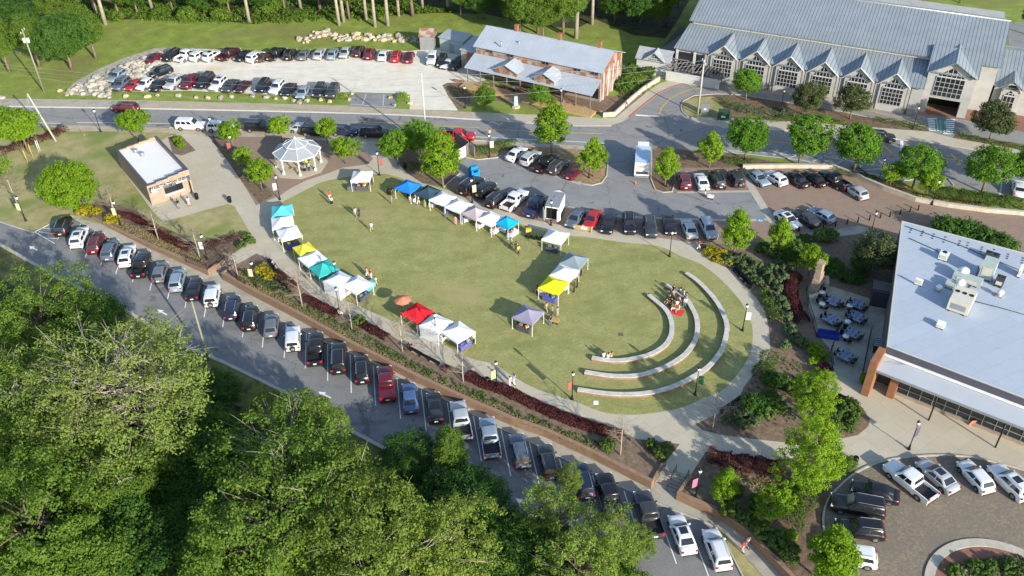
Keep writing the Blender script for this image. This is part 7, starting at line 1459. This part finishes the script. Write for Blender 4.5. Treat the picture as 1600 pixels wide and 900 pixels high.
PEO = [('stand', 516, 312, 'red', 'white', -1.5, 'at the upper left of the lawn'), ('stand_w', 519, 321, 'white', 'black', 1.2, 'in front of the red-topped one on the lawn'), ('walk', 556, 339, 'white', 'grey', -.5, 'left of a darker companion on the open lawn'), ('stand_d', 562, 339, 'black', 'navy', 2.8, 'beside the white-topped walker on the open lawn'),
 ('walk', 581, 362, 'white', 'tan', -1.8, 'alone on the left middle of the lawn'), ('stand', 612, 319, 'grey', 'grey', .3, 'on the lawn left of the blue tent'), ('stand', 614, 304, 'navy', 'black', .2, 'beside the bin at the blue tent'), ('reach', 567, 293, 'red', 'denim', 2.2, 'in front of the lone top tent'), ('stand_w', 572, 294, 'tan', 'brown', 1.7, 'in the middle at the lone top tent'), ('stand', 577, 291, 'teal', 'black', 2.0, 'right of the queue at the lone top tent'), ('stand_d', 581, 289, 'black', 'black', 2.2, 'at the far right of the lone top tent'),
 ('stand_w', 477, 270, 'grey', 'black', 1.2, 'in the gazebo left of a teal-topped person'), ('stand', 484, 268, 'teal', 'black', 2.2, 'at the right edge of the gazebo floor'), ('stand', 480, 262, 'yellow', 'brown', -1.4, 'deeper inside the gazebo'),
 ('stand', 712, 352, 'pink', 'pink', 1.2, 'on the lawn before the eastern white tents'), ('stand_w', 648, 318, 'black', 'white', 1.3, 'at the left of the dark slate tent'), ('walk_w', 654, 320, 'cream', 'white', .8, 'before the middle of the dark slate tent'), ('stand', 664, 325, 'green', 'tan', 1.1, 'at the right of the dark slate tent'), ('stand', 631, 303, 'cream', 'tan', 1.2, 'at the left front of the blue tent'), ('reach', 637, 307, 'red', 'black', 1.0, 'in the middle front of the blue tent'), ('stand_w', 641, 311, 'white', 'black', 1.0, 'at the right front of the blue tent'),
 ('walk_w', 799, 386, 'cream', 'brown', .4, 'with a companion below the bright blue tent'), ('walk', 810, 398, 'yellow', 'black', -.6, 'in the middle of the lawn'), ('stand_d', 793, 371, 'black', 'black', 1.7, 'in front of the pale blue table'), ('walk_w', 806, 392, 'black', 'black', -.6, 'between a cream-topped and a yellow-topped walker'),
 ('walk_w', 854, 488, 'tan', 'tan', -.7, 'between the lime and purple tents at the left'), ('stand', 860, 509, 'black', 'denim', 2.2, 'right of the purple-grey tent'), ('stand', 863, 493, 'grey', 'navy', 3.0, 'behind the blue jeans near the purple tent'), ('stand', 871, 495, 'grey', 'tan', 2.4, 'rightmost near the purple-grey tent'), ('stand_w', 840, 462, 'brown', 'black', 0, 'at the left of the lime yellow tent'), ('reach', 857, 466, 'cream', 'brown', 1.2, 'in front of the lime yellow tent'), ('stand_w', 863, 468, 'white', 'red', 1.5, 'at the lime tent beside a pink top'), ('stand', 869, 468, 'pink', 'black', 1.8, 'at the right front of the lime yellow tent'),
 ('stand_d', 902, 450, 'black', 'black', 2.8, 'right of the white middle tent, upper'), ('stand_d', 897, 457, 'navy', 'black', 2.8, 'right of the white middle tent, lower'), ('stand_d', 908, 431, 'brown', 'black', 2.8, 'right of the grey middle tent'), ('stand', 864, 384, 'purple', 'black', 1.5, 'in front of the white tent by the trailer'), ('stand', 872, 383, 'navy', 'black', 1.5, 'right of the purple top by the trailer tent'),
 ('stand_w', 574, 433, 'pink', 'white', S_, 'behind the end tent of the western row, left'), ('stand', 580, 435, 'red', 'white', S_, 'behind the end tent of the western row, middle'), ('walk_w', 588, 447, 'cream', 'tan', S_, 'at the far right of the western row'), ('stand', 541, 464, 'pink', 'grey', .8, 'at the path side of the end western tent'), ('stand', 553, 458, 'black', 'black', .8, 'at the front corner of the end western tent'),
 ('stand_w', 716, 540, 'pink', 'white', 2.0, 'leftmost in front of the last southern tent'), ('stand', 722, 541, 'black', 'black', 1.9, 'second in front of the last southern tent'), ('stand', 732, 543, 'blue', 'denim', 2.0, 'nearest the path at the last southern tent'), ('stand', 741, 537, 'white', 'black', 2.6, 'rightmost at the last southern tent'), ('stand_w', 731, 529, 'white', 'blue', 2.5, 'under the right side of the last southern tent'), ('stand', 638, 501, 'orange', 'black', .6, 'under the left side of the red tent'),
 ('walk', 797, 605, 'white', 'white', 2.6, 'on the southern path beside a blue-topped walker'), ('walk_w', 803, 601, 'blue', 'white', 2.6, 'on the southern path beside a white-topped walker'), ('stand_d', 280, 326, 'black', 'grey', 2.2, 'at the serving hatch of the snack stand'), ('stand_w', 296, 322, 'white', 'pink', 2.4, 'right of the snack stand hatch'),
 ('walk_w', 1091, 391, 'red', 'white', .3, 'on the path below the silver car'), ('walk', 1101, 307, 'black', 'white', -.4, 'pushing a cart across the car park'), ('walk', 765, 215, 'white', 'black', 2.9, 'beside the main road lamp'), ('walk', 1377, 165, 'red', 'black', 2.8, 'left of a companion on the hall pavement'), ('stand_d', 1384, 166, 'navy', 'black', 2.8, 'right of a companion on the hall pavement'),
 ('stand', 813, 148, 'red', 'black', 1.5, 'under the barn porch at its middle'), ('stand_w', 803, 146, 'white', 'black', 1.5, 'under the barn porch at its left'), ('walk_w', 979, 168, 'white', 'grey', .8, 'on the ramp beside the barn'), ('stand_w', 1541, 648, 'brown', 'black', 2.0, 'beside a canopy column of the flat-roofed building'), ('stand_d', 1585, 672, 'brown', 'tan', 2.0, 'at the far right under the canopy')]
for q in PEO: person(q[0], q[1], q[2], q[3], q[4], q[5], q[6])
person('walk_w', 1160, 862, 'red', 'pink', 2.3, 'on the street pavement left of a companion', 0, 'S'); person('walk', 1167, 855, 'white', 'grey', 2.3, 'on the street pavement right of a companion', 0, 'S')
SIT = [(943, 562, 'white', 'blue', .02, 'leftmost on the end of the inner seat wall'), (950, 563, 'cream', 'white', .02, 'second on the end of the inner seat wall'), (955, 561, 'orange', 'white', .02, 'third on the end of the inner seat wall')]
for x, y, t, b, z, w_ in SIT: person('sit_w' if t != 'white' else 'sit', x, y, t, b, 2.0, w_, .02)
AM = [(1063, 457.5, 'white'), (1068, 461), (1072, 466), (1052, 455), (1051, 462), (1046, 468), (1056, 468), (1061, 472), (1049, 474), (1057, 478), (1064, 477), (1054, 483), (1060, 484), (1041, 475), (1070, 474)]
cs = ['white', 'white', 'grey', 'black', 'tan', 'black', 'brown', 'white', 'black', 'white', 'black', 'red', 'cream', 'brown', 'white']; bt_ = ['black', 'grey', 'navy', 'black', 'denim', 'black', 'black', 'navy', 'black', 'grey', 'black', 'white', 'tan', 'black', 'denim']
for k, a in enumerate(AM): person('sit' if k % 2 else 'sit_w', a[0], a[1]+3, cs[k], bt_[k], 2.4+(k % 5)*.5, 'by the seat walls, %s from the top' % ORD[sorted(range(len(AM)), key=lambda i: AM[i][1]).index(k)], -.0 if k > 2 else .0)
person('sit_w', 530, 494, 'cream', 'white', .8, 'on the hedge kerb near the bare tree', .0); person('sit', 432, 424, 'blue', 'navy', .6, 'on the bench opposite the western tents', .02); person('sit_w', 427, 418, 'white', 'black', .6, 'beside a companion on the western bench', .02)
r = root('picnic_blanket', tuple(G(1056, 487, .02)), 'red blanket spread on the grass beside the seated cluster', 'blanket'); mb = MB(); mb.box((0, 0, .0), (2.0, 1.4, .02), rz=-.5); o = part('blanket', mb, 'cloth', r); o.color = (.6, .05, .06, 1)
# push carts
def cart(px, label, c): p = G(*px); r = root('push_cart', tuple(p), label, 'cart', rz=-.4); mb = MB(); mb.box((0, 0, .5), (.9, .5, .35), taper=1.1); o = part('basket', mb, 'cloth', r); o.color = c+(1,); mb = MB(); mb.tube([(-.4, -.2, .5), (-.75, -.2, .95), (-.75, .2, .95), (-.4, .2, .5)], .02, 5); part('handle', mb, 'grey_metal', r); [setattr(link('wheel', WHEEL[0], r, (x, y, .14)), 'scale', (.4, .25, .4)) for x in (-.3, .3) for y in (-.25, .25)]
cart((1110, 311), 'white loaded cart pushed across the car park', (.65, .65, .62)); cart((1097, 389), 'black pushchair on the path below the silver car', (.03, .03, .04)); cart((868, 505), 'tan crate trolley at the right of the purple tent', (.4, .28, .12))

# ------------------------------------------------------------------ planting
def tr(kind, base, label, sc=1.0, rz=None, grp=None, zone='U', name='tree', cat='tree', zsc=None, scz=None):
    p = G(base[0], base[1], 0, zone); s = sc if scz is None else (sc, sc, scz)
    return spawn(name, T[kind], (p.x, p.y, p.z), rnd.uniform(0, 6.28) if rz is None else rz, label, cat, grp, sc=s)
RT_ = 'rounded street trees along the main road'
for k, (b, s, lb) in enumerate((((1165, 157), .78, 'on the island in front of the first hall window'), ((1163, 250), .92, 'left of the row at the brick car park'), ((1248, 258), 1.03, 'behind the white hatchback in the brick car park'), ((1333, 274), 1.06, 'behind the black pickup in the brick car park'), ((1426, 294), .92, 'left of the small dark tree by the road'), ((1534, 300), 1.0, 'above the right end of the stone wall'), ((1604, 300), .9, 'cut by the right edge of the photo'))): tr(('street_b', 'street_a', 'street_c', 'street_b', 'street_d', 'street_c', 'street_a')[k], b, 'dense rounded green street tree '+lb, s*1.13, grp=RT_, scz=s*1.03*(1.02, .95, 1.06, 1.1, .92, 1.0, 1.0)[k])
for k, (b, s, lb) in enumerate((((1256, 180), .92, 'first in front of the hall windows'), ((1328, 186), .92, 'second in front of the hall windows'), ((1545, 222), 1.05, 'right of the teal crossing'))): tr('olive', b, 'dull olive loose-crowned tree, '+lb, s, grp='olive trees before the hall')
for k, (kd, b, s, lb) in enumerate((('feather_a', (862, 240), 1.38, 'tall bright tree between the barn and the parked sports car'), ('feather_b', (927, 276), .98, 'bright feathery tree in the island left of the truck'), ('feather_a', (1039, 289), .95, 'bright feathery tree in the island right of the truck'), ('feather_b', (1108, 262), .92, 'bright feathery tree above the black off-roader'), ('feather_a', (1147, 398), 1.08, 'bright feathery tree by the eastern path bend'), ('feather_b', (1215, 397), .84, 'bright feathery tree by the concrete apron'),
  ('street_a', (759, 172), .56, 'small green tree left in front of the barn'), ('street_b', (845, 172), .66, 'small green tree right in front of the barn'), ('small_a', (365, 232), 1.05, 'small tree nearest the main road by the snack plaza'), ('small_b', (384, 262), .85, 'smallest tree in the middle of the snack plaza bed'), ('small_a', (410, 297), 1.1, 'small tree at the lower end of the snack plaza bed'), ('small_a', (441, 222), 1.0, 'small bright tree left of the gazebo roof'),
  ('small_a', (512, 224), .95, 'small bright tree right behind the gazebo'), ('small_b', (541, 256), 1.15, 'small tree in a mulch square right of the gazebo'), ('small_a', (217, 222), 1.25, 'low spreading tree behind the snack stand'), ('small_a', (45, 240), 1.7, 'wide pale green tree over the dark red hedge'), ('street_b', (622, 258), .88, 'leafy tree at the left of the bed by the tall pole'), ('street_a', (658, 250), .85, 'darker leafy tree behind the tall pole'),
  ('feather_a', (693, 292), 1.42, 'tall drooping bright tree beside the dark slate tent'), ('mound', (117, 321), (.84, 1.22), 'very wide bright green mounded tree on the left grass'), ('small_a', (1390, 292), .85, 'small green tree left of the bed lamp'), ('small_a', (1447, 305), .95, 'small green tree right under the road lamp'), ('small_b', (8, 205), 1.1, 'green tree clipped by the left edge beside the road'), ('small_b', (0, 285), 1.1, 'green tree clipped by the left edge above the street'),
  ('olive', (1357, 430), .92, 'dark green tree in the shade behind the fireplace'), ('small_a', (1263, 430), .95, 'thin leafy tree left of the fireplace chimney'), ('tall_feather', (1262, 662), (.60, .66), 'tall feathery bright tree, upper one beside the plaza'), ('tall_feather', (1260, 772), (.72, .88), 'tall feathery bright tree towering over the lower bed'), ('feather_a', (1290, 914), 1.15, 'bright feathery tree beside the paved court'), ('feather_b', (1131, 785), (.66, .72), 'small yellow-green tree in the shaded bed above the steps'),
  ('small_b', (1205, 812), 1.0, 'small dim tree in the middle of the shaded bed'), ('small_b', (1459, 275), .75, 'small dark tree in the road island'))): tr(kd, b, lb, s if not isinstance(s, tuple) else s[0], scz=None if not isinstance(s, tuple) else s[1])
for k, (b, s, lb) in enumerate((((248, 375), 1.0, 'first behind the left brick wall'), ((312, 402), 1.05, 'above the left steps'), ((181, 337), .9, 'beside the mounded tree'), ((372, 432), .9, 'right of the short steps'), ((472, 478), 1.05, 'below the teal tent path'), ((550, 515), .95, 'near the seated person'), ((629, 550), 1.0, 'left of the benches'), ((724, 597), 1.05, 'right of the benches'), ((969, 711), .95, 'in the mulch near the long steps'), ((1113, 672), 1.0, 'below the curved path at the right'), ((28, 322), 1.1, 'at the far left by the lamp'))): tr('bare_a' if k % 2 else 'bare_b', b, 'pale bare-branched young tree '+lb, s, grp='bare young trees along the walls')
# woods in the foreground: crowns placed where the photo shows them
def wood(kind, cx, cy, label, sc, hc=None):
    H0 = {'sparse_a': 11, 'sparse_b': 10, 'yellow': 10, 'deep': 4.8, 'wood_a': 10, 'wood_b': 8.5, 'pine': 7.5, 'tall_feather': 7.5}[kind]*sc; p = G(cx, cy, H0+SDZ)
    spawn('tree', T[kind], (p.x, p.y, SDZ), rnd.uniform(0, 6.28), label, 'tree', 'trees of the wood below the street', sc=(sc, sc, sc*.75) if kind == 'deep' else sc)
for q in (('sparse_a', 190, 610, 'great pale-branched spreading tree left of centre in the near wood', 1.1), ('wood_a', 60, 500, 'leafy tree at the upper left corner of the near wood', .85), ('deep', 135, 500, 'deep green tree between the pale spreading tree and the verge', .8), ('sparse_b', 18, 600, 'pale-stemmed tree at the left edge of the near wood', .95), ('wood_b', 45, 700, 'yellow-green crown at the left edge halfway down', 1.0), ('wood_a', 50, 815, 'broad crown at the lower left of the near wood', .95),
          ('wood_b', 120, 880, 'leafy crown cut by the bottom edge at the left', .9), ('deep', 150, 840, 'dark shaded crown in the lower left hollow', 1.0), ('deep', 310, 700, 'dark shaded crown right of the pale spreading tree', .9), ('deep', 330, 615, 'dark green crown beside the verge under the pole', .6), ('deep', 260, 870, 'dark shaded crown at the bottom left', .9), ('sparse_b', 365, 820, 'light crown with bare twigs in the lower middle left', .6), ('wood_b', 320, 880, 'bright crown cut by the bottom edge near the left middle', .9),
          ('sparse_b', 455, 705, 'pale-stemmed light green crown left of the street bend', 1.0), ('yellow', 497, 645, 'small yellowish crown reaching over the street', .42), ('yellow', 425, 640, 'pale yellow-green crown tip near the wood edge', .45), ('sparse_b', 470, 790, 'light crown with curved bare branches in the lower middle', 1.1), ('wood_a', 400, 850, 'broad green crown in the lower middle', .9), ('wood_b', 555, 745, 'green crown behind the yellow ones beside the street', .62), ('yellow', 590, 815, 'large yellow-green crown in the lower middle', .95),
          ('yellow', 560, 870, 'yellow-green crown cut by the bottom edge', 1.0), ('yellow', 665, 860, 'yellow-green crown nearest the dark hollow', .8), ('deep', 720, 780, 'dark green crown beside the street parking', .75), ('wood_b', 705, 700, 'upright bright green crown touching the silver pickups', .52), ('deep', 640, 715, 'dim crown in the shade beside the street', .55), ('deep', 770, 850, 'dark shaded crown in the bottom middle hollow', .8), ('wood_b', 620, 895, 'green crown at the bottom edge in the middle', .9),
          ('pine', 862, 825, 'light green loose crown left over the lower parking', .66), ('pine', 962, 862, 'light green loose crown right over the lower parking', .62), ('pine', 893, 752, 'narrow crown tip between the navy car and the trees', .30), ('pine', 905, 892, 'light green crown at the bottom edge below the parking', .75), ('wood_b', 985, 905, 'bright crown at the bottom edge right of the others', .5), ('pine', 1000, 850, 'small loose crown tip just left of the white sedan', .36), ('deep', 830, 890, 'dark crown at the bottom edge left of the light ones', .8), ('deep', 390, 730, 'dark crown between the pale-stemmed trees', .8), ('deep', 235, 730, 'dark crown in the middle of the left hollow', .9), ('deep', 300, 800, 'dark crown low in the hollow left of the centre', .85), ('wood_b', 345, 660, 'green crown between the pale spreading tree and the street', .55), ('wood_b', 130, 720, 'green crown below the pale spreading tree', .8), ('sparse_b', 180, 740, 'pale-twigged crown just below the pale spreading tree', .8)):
    wood(*q)
rs = random.Random(9)
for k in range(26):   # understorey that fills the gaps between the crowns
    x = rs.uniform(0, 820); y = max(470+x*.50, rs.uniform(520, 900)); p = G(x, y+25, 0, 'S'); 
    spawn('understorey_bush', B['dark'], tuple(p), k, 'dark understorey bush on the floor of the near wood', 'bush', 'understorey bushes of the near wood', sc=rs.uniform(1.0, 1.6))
# far wood along the top
top_ = [(-40, 108, 'deep', 1.0), (15, 112, 'wood_b', .85), (62, 104, 'wood_b', .9), (112, 108, 'deep', .95), (150, 92, 'wood_b', .85), (40, 60, 'deep', .8), (100, 50, 'wood_a', .7)]
for k, (x, y, kd, s) in enumerate(top_): tr(kd, (x, y), 'full green tree, %s from the left in the clump at the upper left' % ORD[k], s, grp='clump of full trees at the upper left')
TLX = sorted([(165, 38), (188, 30), (110, 12), (150, 20), (238, 16), (300, 18), (335, 10), (390, 36), (430, 10), (470, 14), (500, 16), (530, 40), (537, 34), (546, 30), (572, 30), (586, 42), (606, 40), (623, 25), (645, 25), (660, 12), (700, 14), (740, 20), (770, 8), (800, 16), (840, 52), (852, 30), (880, 54), (900, 60), (925, 38), (955, 12), (990, 26), (1020, 14), (1040, 40), (1060, 10), (600, 5), (400, 6), (250, 0), (860, 10)])
for k, (x, y) in enumerate(TLX): tr('tall' if k % 3 else 'wood_a', (x, y), 'tall pale-trunked tree, %s from the left along the far wood edge' % ORD[k], rs.uniform(.8, 1.1), grp='tall trees of the far wood')
for k, (x, y) in enumerate(sorted([(215, 22), (270, 18), (320, 22), (360, 26), (410, 20), (445, 16), (500, 8), (560, 6), (620, 6), (690, 8), (720, 26), (755, 30), (800, 30), (830, 36), (960, 34), (1000, 40), (1030, 44), (980, 14), (930, 14), (890, 20), (780, 12), (650, 2)])): tr('wood_b' if k % 2 else 'deep', (x, y), 'bushy green tree, %s from the left at the foot of the far wood' % ORD[k], rs.uniform(.55, .8), grp='bushy trees at the foot of the far wood')
for k, (x, y) in enumerate(((1400, 8), (1450, 4), (1500, 12), (1540, 8), (1604, 62))): tr('wood_b', (x, y-8), 'green tree, %s from the left behind the hall roof' % ORD[k], .6, grp='trees behind the hall')
# two crowns that stand before the barn's rear roof
for b, s, lb in (((812, 60), .85, 'bright full tree directly behind the barn roof, left'), ((848, 64), .7, 'bright full tree directly behind the barn roof, right'), ((965, 30), .7, 'bright full tree left of the hall end')): tr('wood_b', b, lb, s)
# hedges
hedge([(0, 240), (40, 226), (80, 214), (101, 202)], 2.2, .9, 'leaf_red', 'dark red hedge along the road at the upper left')
hedge([(185, 336), (212, 342), (235, 358), (262, 375), (300, 392)], 1.3, .7, 'leaf_red', 'dark red hedge above the left brick wall', dens=300, jag=.1); hedge([(318, 388), (345, 380), (375, 370)], 1.5, .8, 'leaf_red', 'dark red hedge at the corner of the triangular grass')
hedge([(430, 428), (446, 442), (462, 452)], 1.6, .8, 'leaf_red', 'dark red hedge right of the western benches'); hedge([(478, 468), (500, 480), (530, 494)], 1.3, .8, 'leaf_red', 'dark red hedge between the short steps and the seated person', dens=320, jag=.1); hedge([(552, 500), (580, 516), (606, 530)], 1.3, .8, 'leaf_red', 'dark red hedge left of the path benches', dens=320, jag=.1)
hedge([(633, 543), (643, 547)], 1.3, .7, 'leaf_red', 'short red shrub clump at the left end of the benches'); hedge([(692, 575), (702, 580)], 1.3, .7, 'leaf_red', 'short red shrub clump at the right end of the benches')
hedge([(730, 588), (757, 602), (790, 612), (830, 632), (870, 650), (905, 664), (945, 675), (972, 684)], 1.5, .85, 'leaf_red', 'long dark red hedge along the southern path', dens=380, jag=.08)
hedge([(1105, 712), (1140, 722), (1180, 730), (1222, 732)], 2.2, .9, 'leaf_red', 'dark red hedge below the shaded path at the right', dens=260); hedge([(1242, 432), (1234, 450), (1236, 470), (1244, 490), (1256, 506)], 2.0, .9, 'leaf_red', 'curved reddish hedge left of the patio', dens=300, jag=.08)
hedge([(1330, 262), (1360, 278), (1400, 295), (1450, 310), (1500, 318), (1545, 322)], 1.2, .5, 'leaf_red', 'low reddish shrub band above the stone wall'); hedge([(1305, 268), (1340, 277), (1370, 281)], 1.2, .7, 'leaf_hedge', 'low green hedge below the road hatching'); hedge([(1455, 300), (1500, 308), (1560, 316), (1600, 322)], 3.0, 1.0, 'leaf_hedge', 'green shrub bank right above the stone wall')
hedge([(1200, 190), (1240, 187), (1280, 190), (1320, 194)], 1.3, .8, 'leaf_hedge', 'clipped green hedge in front of the olive trees'); hedge([(1366, 188), (1400, 194), (1449, 203)], 1.3, .8, 'leaf_hedge', 'clipped green hedge left of the teal crossing'); hedge([(1495, 212), (1530, 220), (1580, 230), (1600, 234)], 1.3, .7, 'leaf_hedge', 'clipped green hedge right of the teal crossing'); hedge([(1128, 158), (1140, 168), (1165, 174)], 1.8, .8, 'leaf_sage', 'curving sage green shrub bank on the island')
hedge([(1130, 253), (1165, 258), (1180, 255)], 1.6, 1.0, 'leaf_hedge', 'green hedge above the dark off-roader'); hedge([(745, 240), (765, 238), (785, 230), (805, 228)], 2.2, 1.1, 'leaf_hedge', 'rounded green hedge beside the bin store'); hedge([(640, 262), (660, 262)], 2.0, .9, 'leaf_hedge', 'clipped green hedge by the bin above the blue tent')
hedge([(1190, 460), (1200, 475), (1208, 492), (1215, 505)], 2.0, 1.1, 'leaf_hedge', 'yellow-green hedge outside the eastern path'); hedge([(1205, 558), (1195, 575), (1188, 592)], 2.2, 1.2, 'leaf_hedge', 'yellow-green hedge below the small eastern steps'); hedge([(1255, 735), (1262, 770), (1250, 800), (1232, 825)], 2.2, 1.1, 'leaf_hedge', 'green hedge winding down beside the tall bright tree')
hedge([(531, 158), (537, 151), (541, 154)], 2.0, .9, 'leaf_spring', 'bright green shrubs on the left entrance island'); hedge([(628, 160), (630, 148)], 2.0, .9, 'leaf_spring', 'bright green shrubs on the right entrance island')
for k, (x, y) in enumerate(((1480, 365), (1505, 371), (1530, 380), (1555, 392))): p = G(x, y+4); spawn('shrub', B['big'], tuple(p), k, 'tall green shrub, %s from the left behind the flat roof' % ORD[k], 'shrub', 'tall shrubs behind the flat-roofed building', sc=1.25)
def bushes(kind, pts, lab, grp, s0=.8, s1=1.2, name='shrub'):
    for k, (x, y) in enumerate(sorted(pts)): spawn(name, B[kind], tuple(G(x, y)), k*1.3, '%s, %s from the left' % (lab, ORD[k]), 'shrub', grp, sc=rnd.uniform(s0, s1))
bushes('gold', [(133, 330), (140, 327), (150, 332), (172, 345), (180, 348), (128, 334)], 'golden shrub above the left end of the wall', 'golden shrubs at the wall start'); bushes('gold', [(408, 425), (418, 430), (425, 433)], 'golden shrub behind the lamp by the short steps', 'golden shrubs by the steps')
bushes('gold', [(1105, 396), (1113, 401), (1121, 407), (1112, 392), (1122, 398), (1131, 405), (1140, 410)], 'yellow-green mound where the eastern path bends', 'golden mounds at the path bend', .7, 1.0)
bushes('sage', [(1138, 410), (1150, 412), (1160, 418), (1170, 410), (1182, 420), (1190, 428), (1175, 425), (1200, 436), (1186, 444), (1195, 455), (1215, 415), (1205, 425), (1160, 405), (1172, 436)], 'sage grassy shrub in the bed right of the eastern path', 'sage shrubs in the eastern bed', 1.0, 1.6)
bushes('green', [(1191, 392), (1203, 398), (1215, 402), (1228, 402), (1238, 398), (1245, 388), (1255, 378), (1282, 376), (1296, 374)], 'dark green shrub along the concrete apron bed', 'green shrubs by the apron', 1.0, 1.5)
bushes('green', [(1225, 600), (1237, 612), (1248, 600), (1198, 620), (1210, 640), (1195, 650), (1285, 640), (1300, 655), (1318, 648), (1330, 660), (1338, 645), (1325, 672), (1305, 672), (1322, 635)], 'green shrub in the large bed before the plaza', 'green shrubs in the plaza bed', .8, 1.4)
bushes('red', [(1310, 628), (1325, 633), (1283, 590), (1290, 580)], 'dark reddish shrub in the large bed before the plaza', 'reddish shrubs in the plaza bed'); bushes('bright', [(1270, 555), (1278, 548), (1283, 560), (1272, 567), (1268, 545)], 'pale green mound by the lower patio corner', 'pale mounds by the patio', .6, .8)
bushes('bright', [(1246, 769), (1246, 791), (1232, 845)], 'round bright green ball shrub beside the tall bright tree', 'ball shrubs in the shaded bed', .7, .9); bushes('green', [(1017, 697), (1043, 702), (1032, 711)], 'green shrub in the small triangular bed above the long steps', 'shrubs in the triangular bed', .7, 1.1); bushes('green', [(948, 700), (560, 505)], 'single dark green shrub behind the long wall', 'single shrubs behind the long wall')
bushes('sage', [(1135, 660), (1150, 655), (1165, 650), (1178, 662), (1160, 668)], 'dim sage shrub below the curved path end', 'sage shrubs below the path end', 1.0, 1.5); bushes('green', [(1140, 800), (1165, 815), (1180, 790), (1215, 850), (1190, 835), (1150, 770), (1230, 870)], 'dim green shrub in the shaded lower bed', 'shrubs in the shaded lower bed', .8, 1.4)
bushes('wild', [(950, 128), (972, 138), (988, 130), (962, 118), (990, 112)], 'straggly pale green bush right of the barn', 'bushes right of the barn', .6, .85); bushes('wild', [(185, 30), (250, 27), (292, 30), (345, 30), (420, 20)], 'scrubby green bush at the far wood edge', 'scrub at the far wood edge', .8, 1.3); bushes('red', [(305, 0), (310, 3)][:0], '', ''); bushes('bright', [(277, 222), (283, 230)], 'low bright shrub in the bed beside the snack stand', 'low shrubs behind the snack stand', .7, .9)
bushes('green', [(1490, 895), (1520, 888), (1550, 884), (1575, 890), (1595, 898), (1540, 900)], 'green shrub in the roundabout planter', 'shrubs in the roundabout planter', .7, 1.0); bushes('green', [(385, 372), (392, 380), (378, 386)], 'round green shrub at the foot of the triangular grass', 'shrubs at the triangular grass', .7, .9)
bushes('wild', [(1310, 722), (1322, 728)], 'dry brownish bush by the court bin', 'bushes by the court bin', .35, .45)
bushes('sage', [(1165, 430), (1178, 440), (1205, 445), (1215, 455), (1210, 470), (1222, 440), (1225, 425), (1222, 480), (1228, 500), (1232, 520), (1240, 530), (1225, 545), (1250, 540)], 'dim green shrub in the shade left of the patio', 'shrubs in the shade left of the patio', 1.2, 1.8)
bushes('big', [(1210, 600), (1200, 632), (1178, 640), (1345, 420), (1330, 440), (1300, 425), (1240, 410)], 'large dark green bush in the eastern beds', 'large bushes in the eastern beds', .6, .9)
# low planting in the beds
def bedband(a, b, t0, t1): return [(p[0]+(q[0]-p[0])*t0, p[1]+(q[1]-p[1])*t0) for p, q in zip(a, b)]+[(p[0]+(q[0]-p[0])*t1, p[1]+(q[1]-p[1])*t1) for p, q in zip(a, b)][::-1]
wa = [(360, 438), (400, 461), (462, 493), (550, 541), (650, 591), (725, 626), (800, 659), (850, 677), (925, 711)]; pa = [(395, 412), (425, 428), (480, 468), (556, 503), (650, 560), (735, 596), (815, 636), (862, 654), (945, 685)]
scatter('ground_cover', W(bedband(wa, pa, .12, .42)), 1500, .17, .15, 'tuft', per=9, seed=5); scatter('ground_cover', W(bedband(wa, pa, .4, .72)), 420, .28, .2, 'leaf_hedge', per=12, seed=6)
scatter('ground_cover', W([(165, 345), (240, 384), (315, 418), (318, 405), (240, 368), (190, 345)]), 420, .17, .15, 'tuft', per=9, seed=7); scatter('ground_cover', W([(200, 345), (250, 372), (300, 395), (310, 385), (262, 362), (225, 343)]), 130, .3, .2, 'leaf_hedge', per=12, seed=8)
scatter('ground_cover', W([(400, 436), (430, 450), (462, 465), (450, 448), (425, 430), (405, 425)]), 150, .3, .2, 'leaf_sage', per=14, seed=9); scatter('ground_cover', W([(1150, 745), (1210, 745), (1250, 770), (1240, 780), (1180, 768)]), 200, .2, .16, 'tuft', per=9, seed=10)
scatter('ground_cover', W([(1490, 880), (1600, 868), (1640, 900), (1480, 905)]), 300, .3, .2, 'leaf_sage', per=12, seed=11); scatter('ground_cover', W([(1140, 160), (1230, 172), (1320, 190), (1200, 184), (1150, 175)]), 260, .3, .22, 'leaf_sage', per=12, seed=12)
scatter('ground_cover', W([(1200, 560), (1240, 560), (1290, 600), (1240, 660), (1180, 670), (1150, 640)]), 260, .25, .18, 'leaf_hedge', per=10, seed=13); scatter('forest_scrub', W([(120, 2), (640, 2), (720, 18), (640, 22), (560, 32), (400, 38), (240, 32), (150, 30)]), 900, 1.1, .45, 'leaf_wood', per=18, seed=14)
scatter('undergrowth', [(x, y-4.8) for x, y in vg[2:]]+[(-20, 30), (-75, 60)], 1500, .7, .34, 'leaf_deep', per=16, seed=15, z=SDZ)
scatter('ground_cover', W([(703, 135), (745, 133), (770, 150), (735, 150), (712, 158)]), 160, .25, .2, 'tuft', per=9, seed=16); scatter('ground_cover', W([(950, 115), (1005, 108), (1030, 128), (985, 160), (965, 150)]), 260, .4, .25, 'leaf_sage', per=10, seed=17)
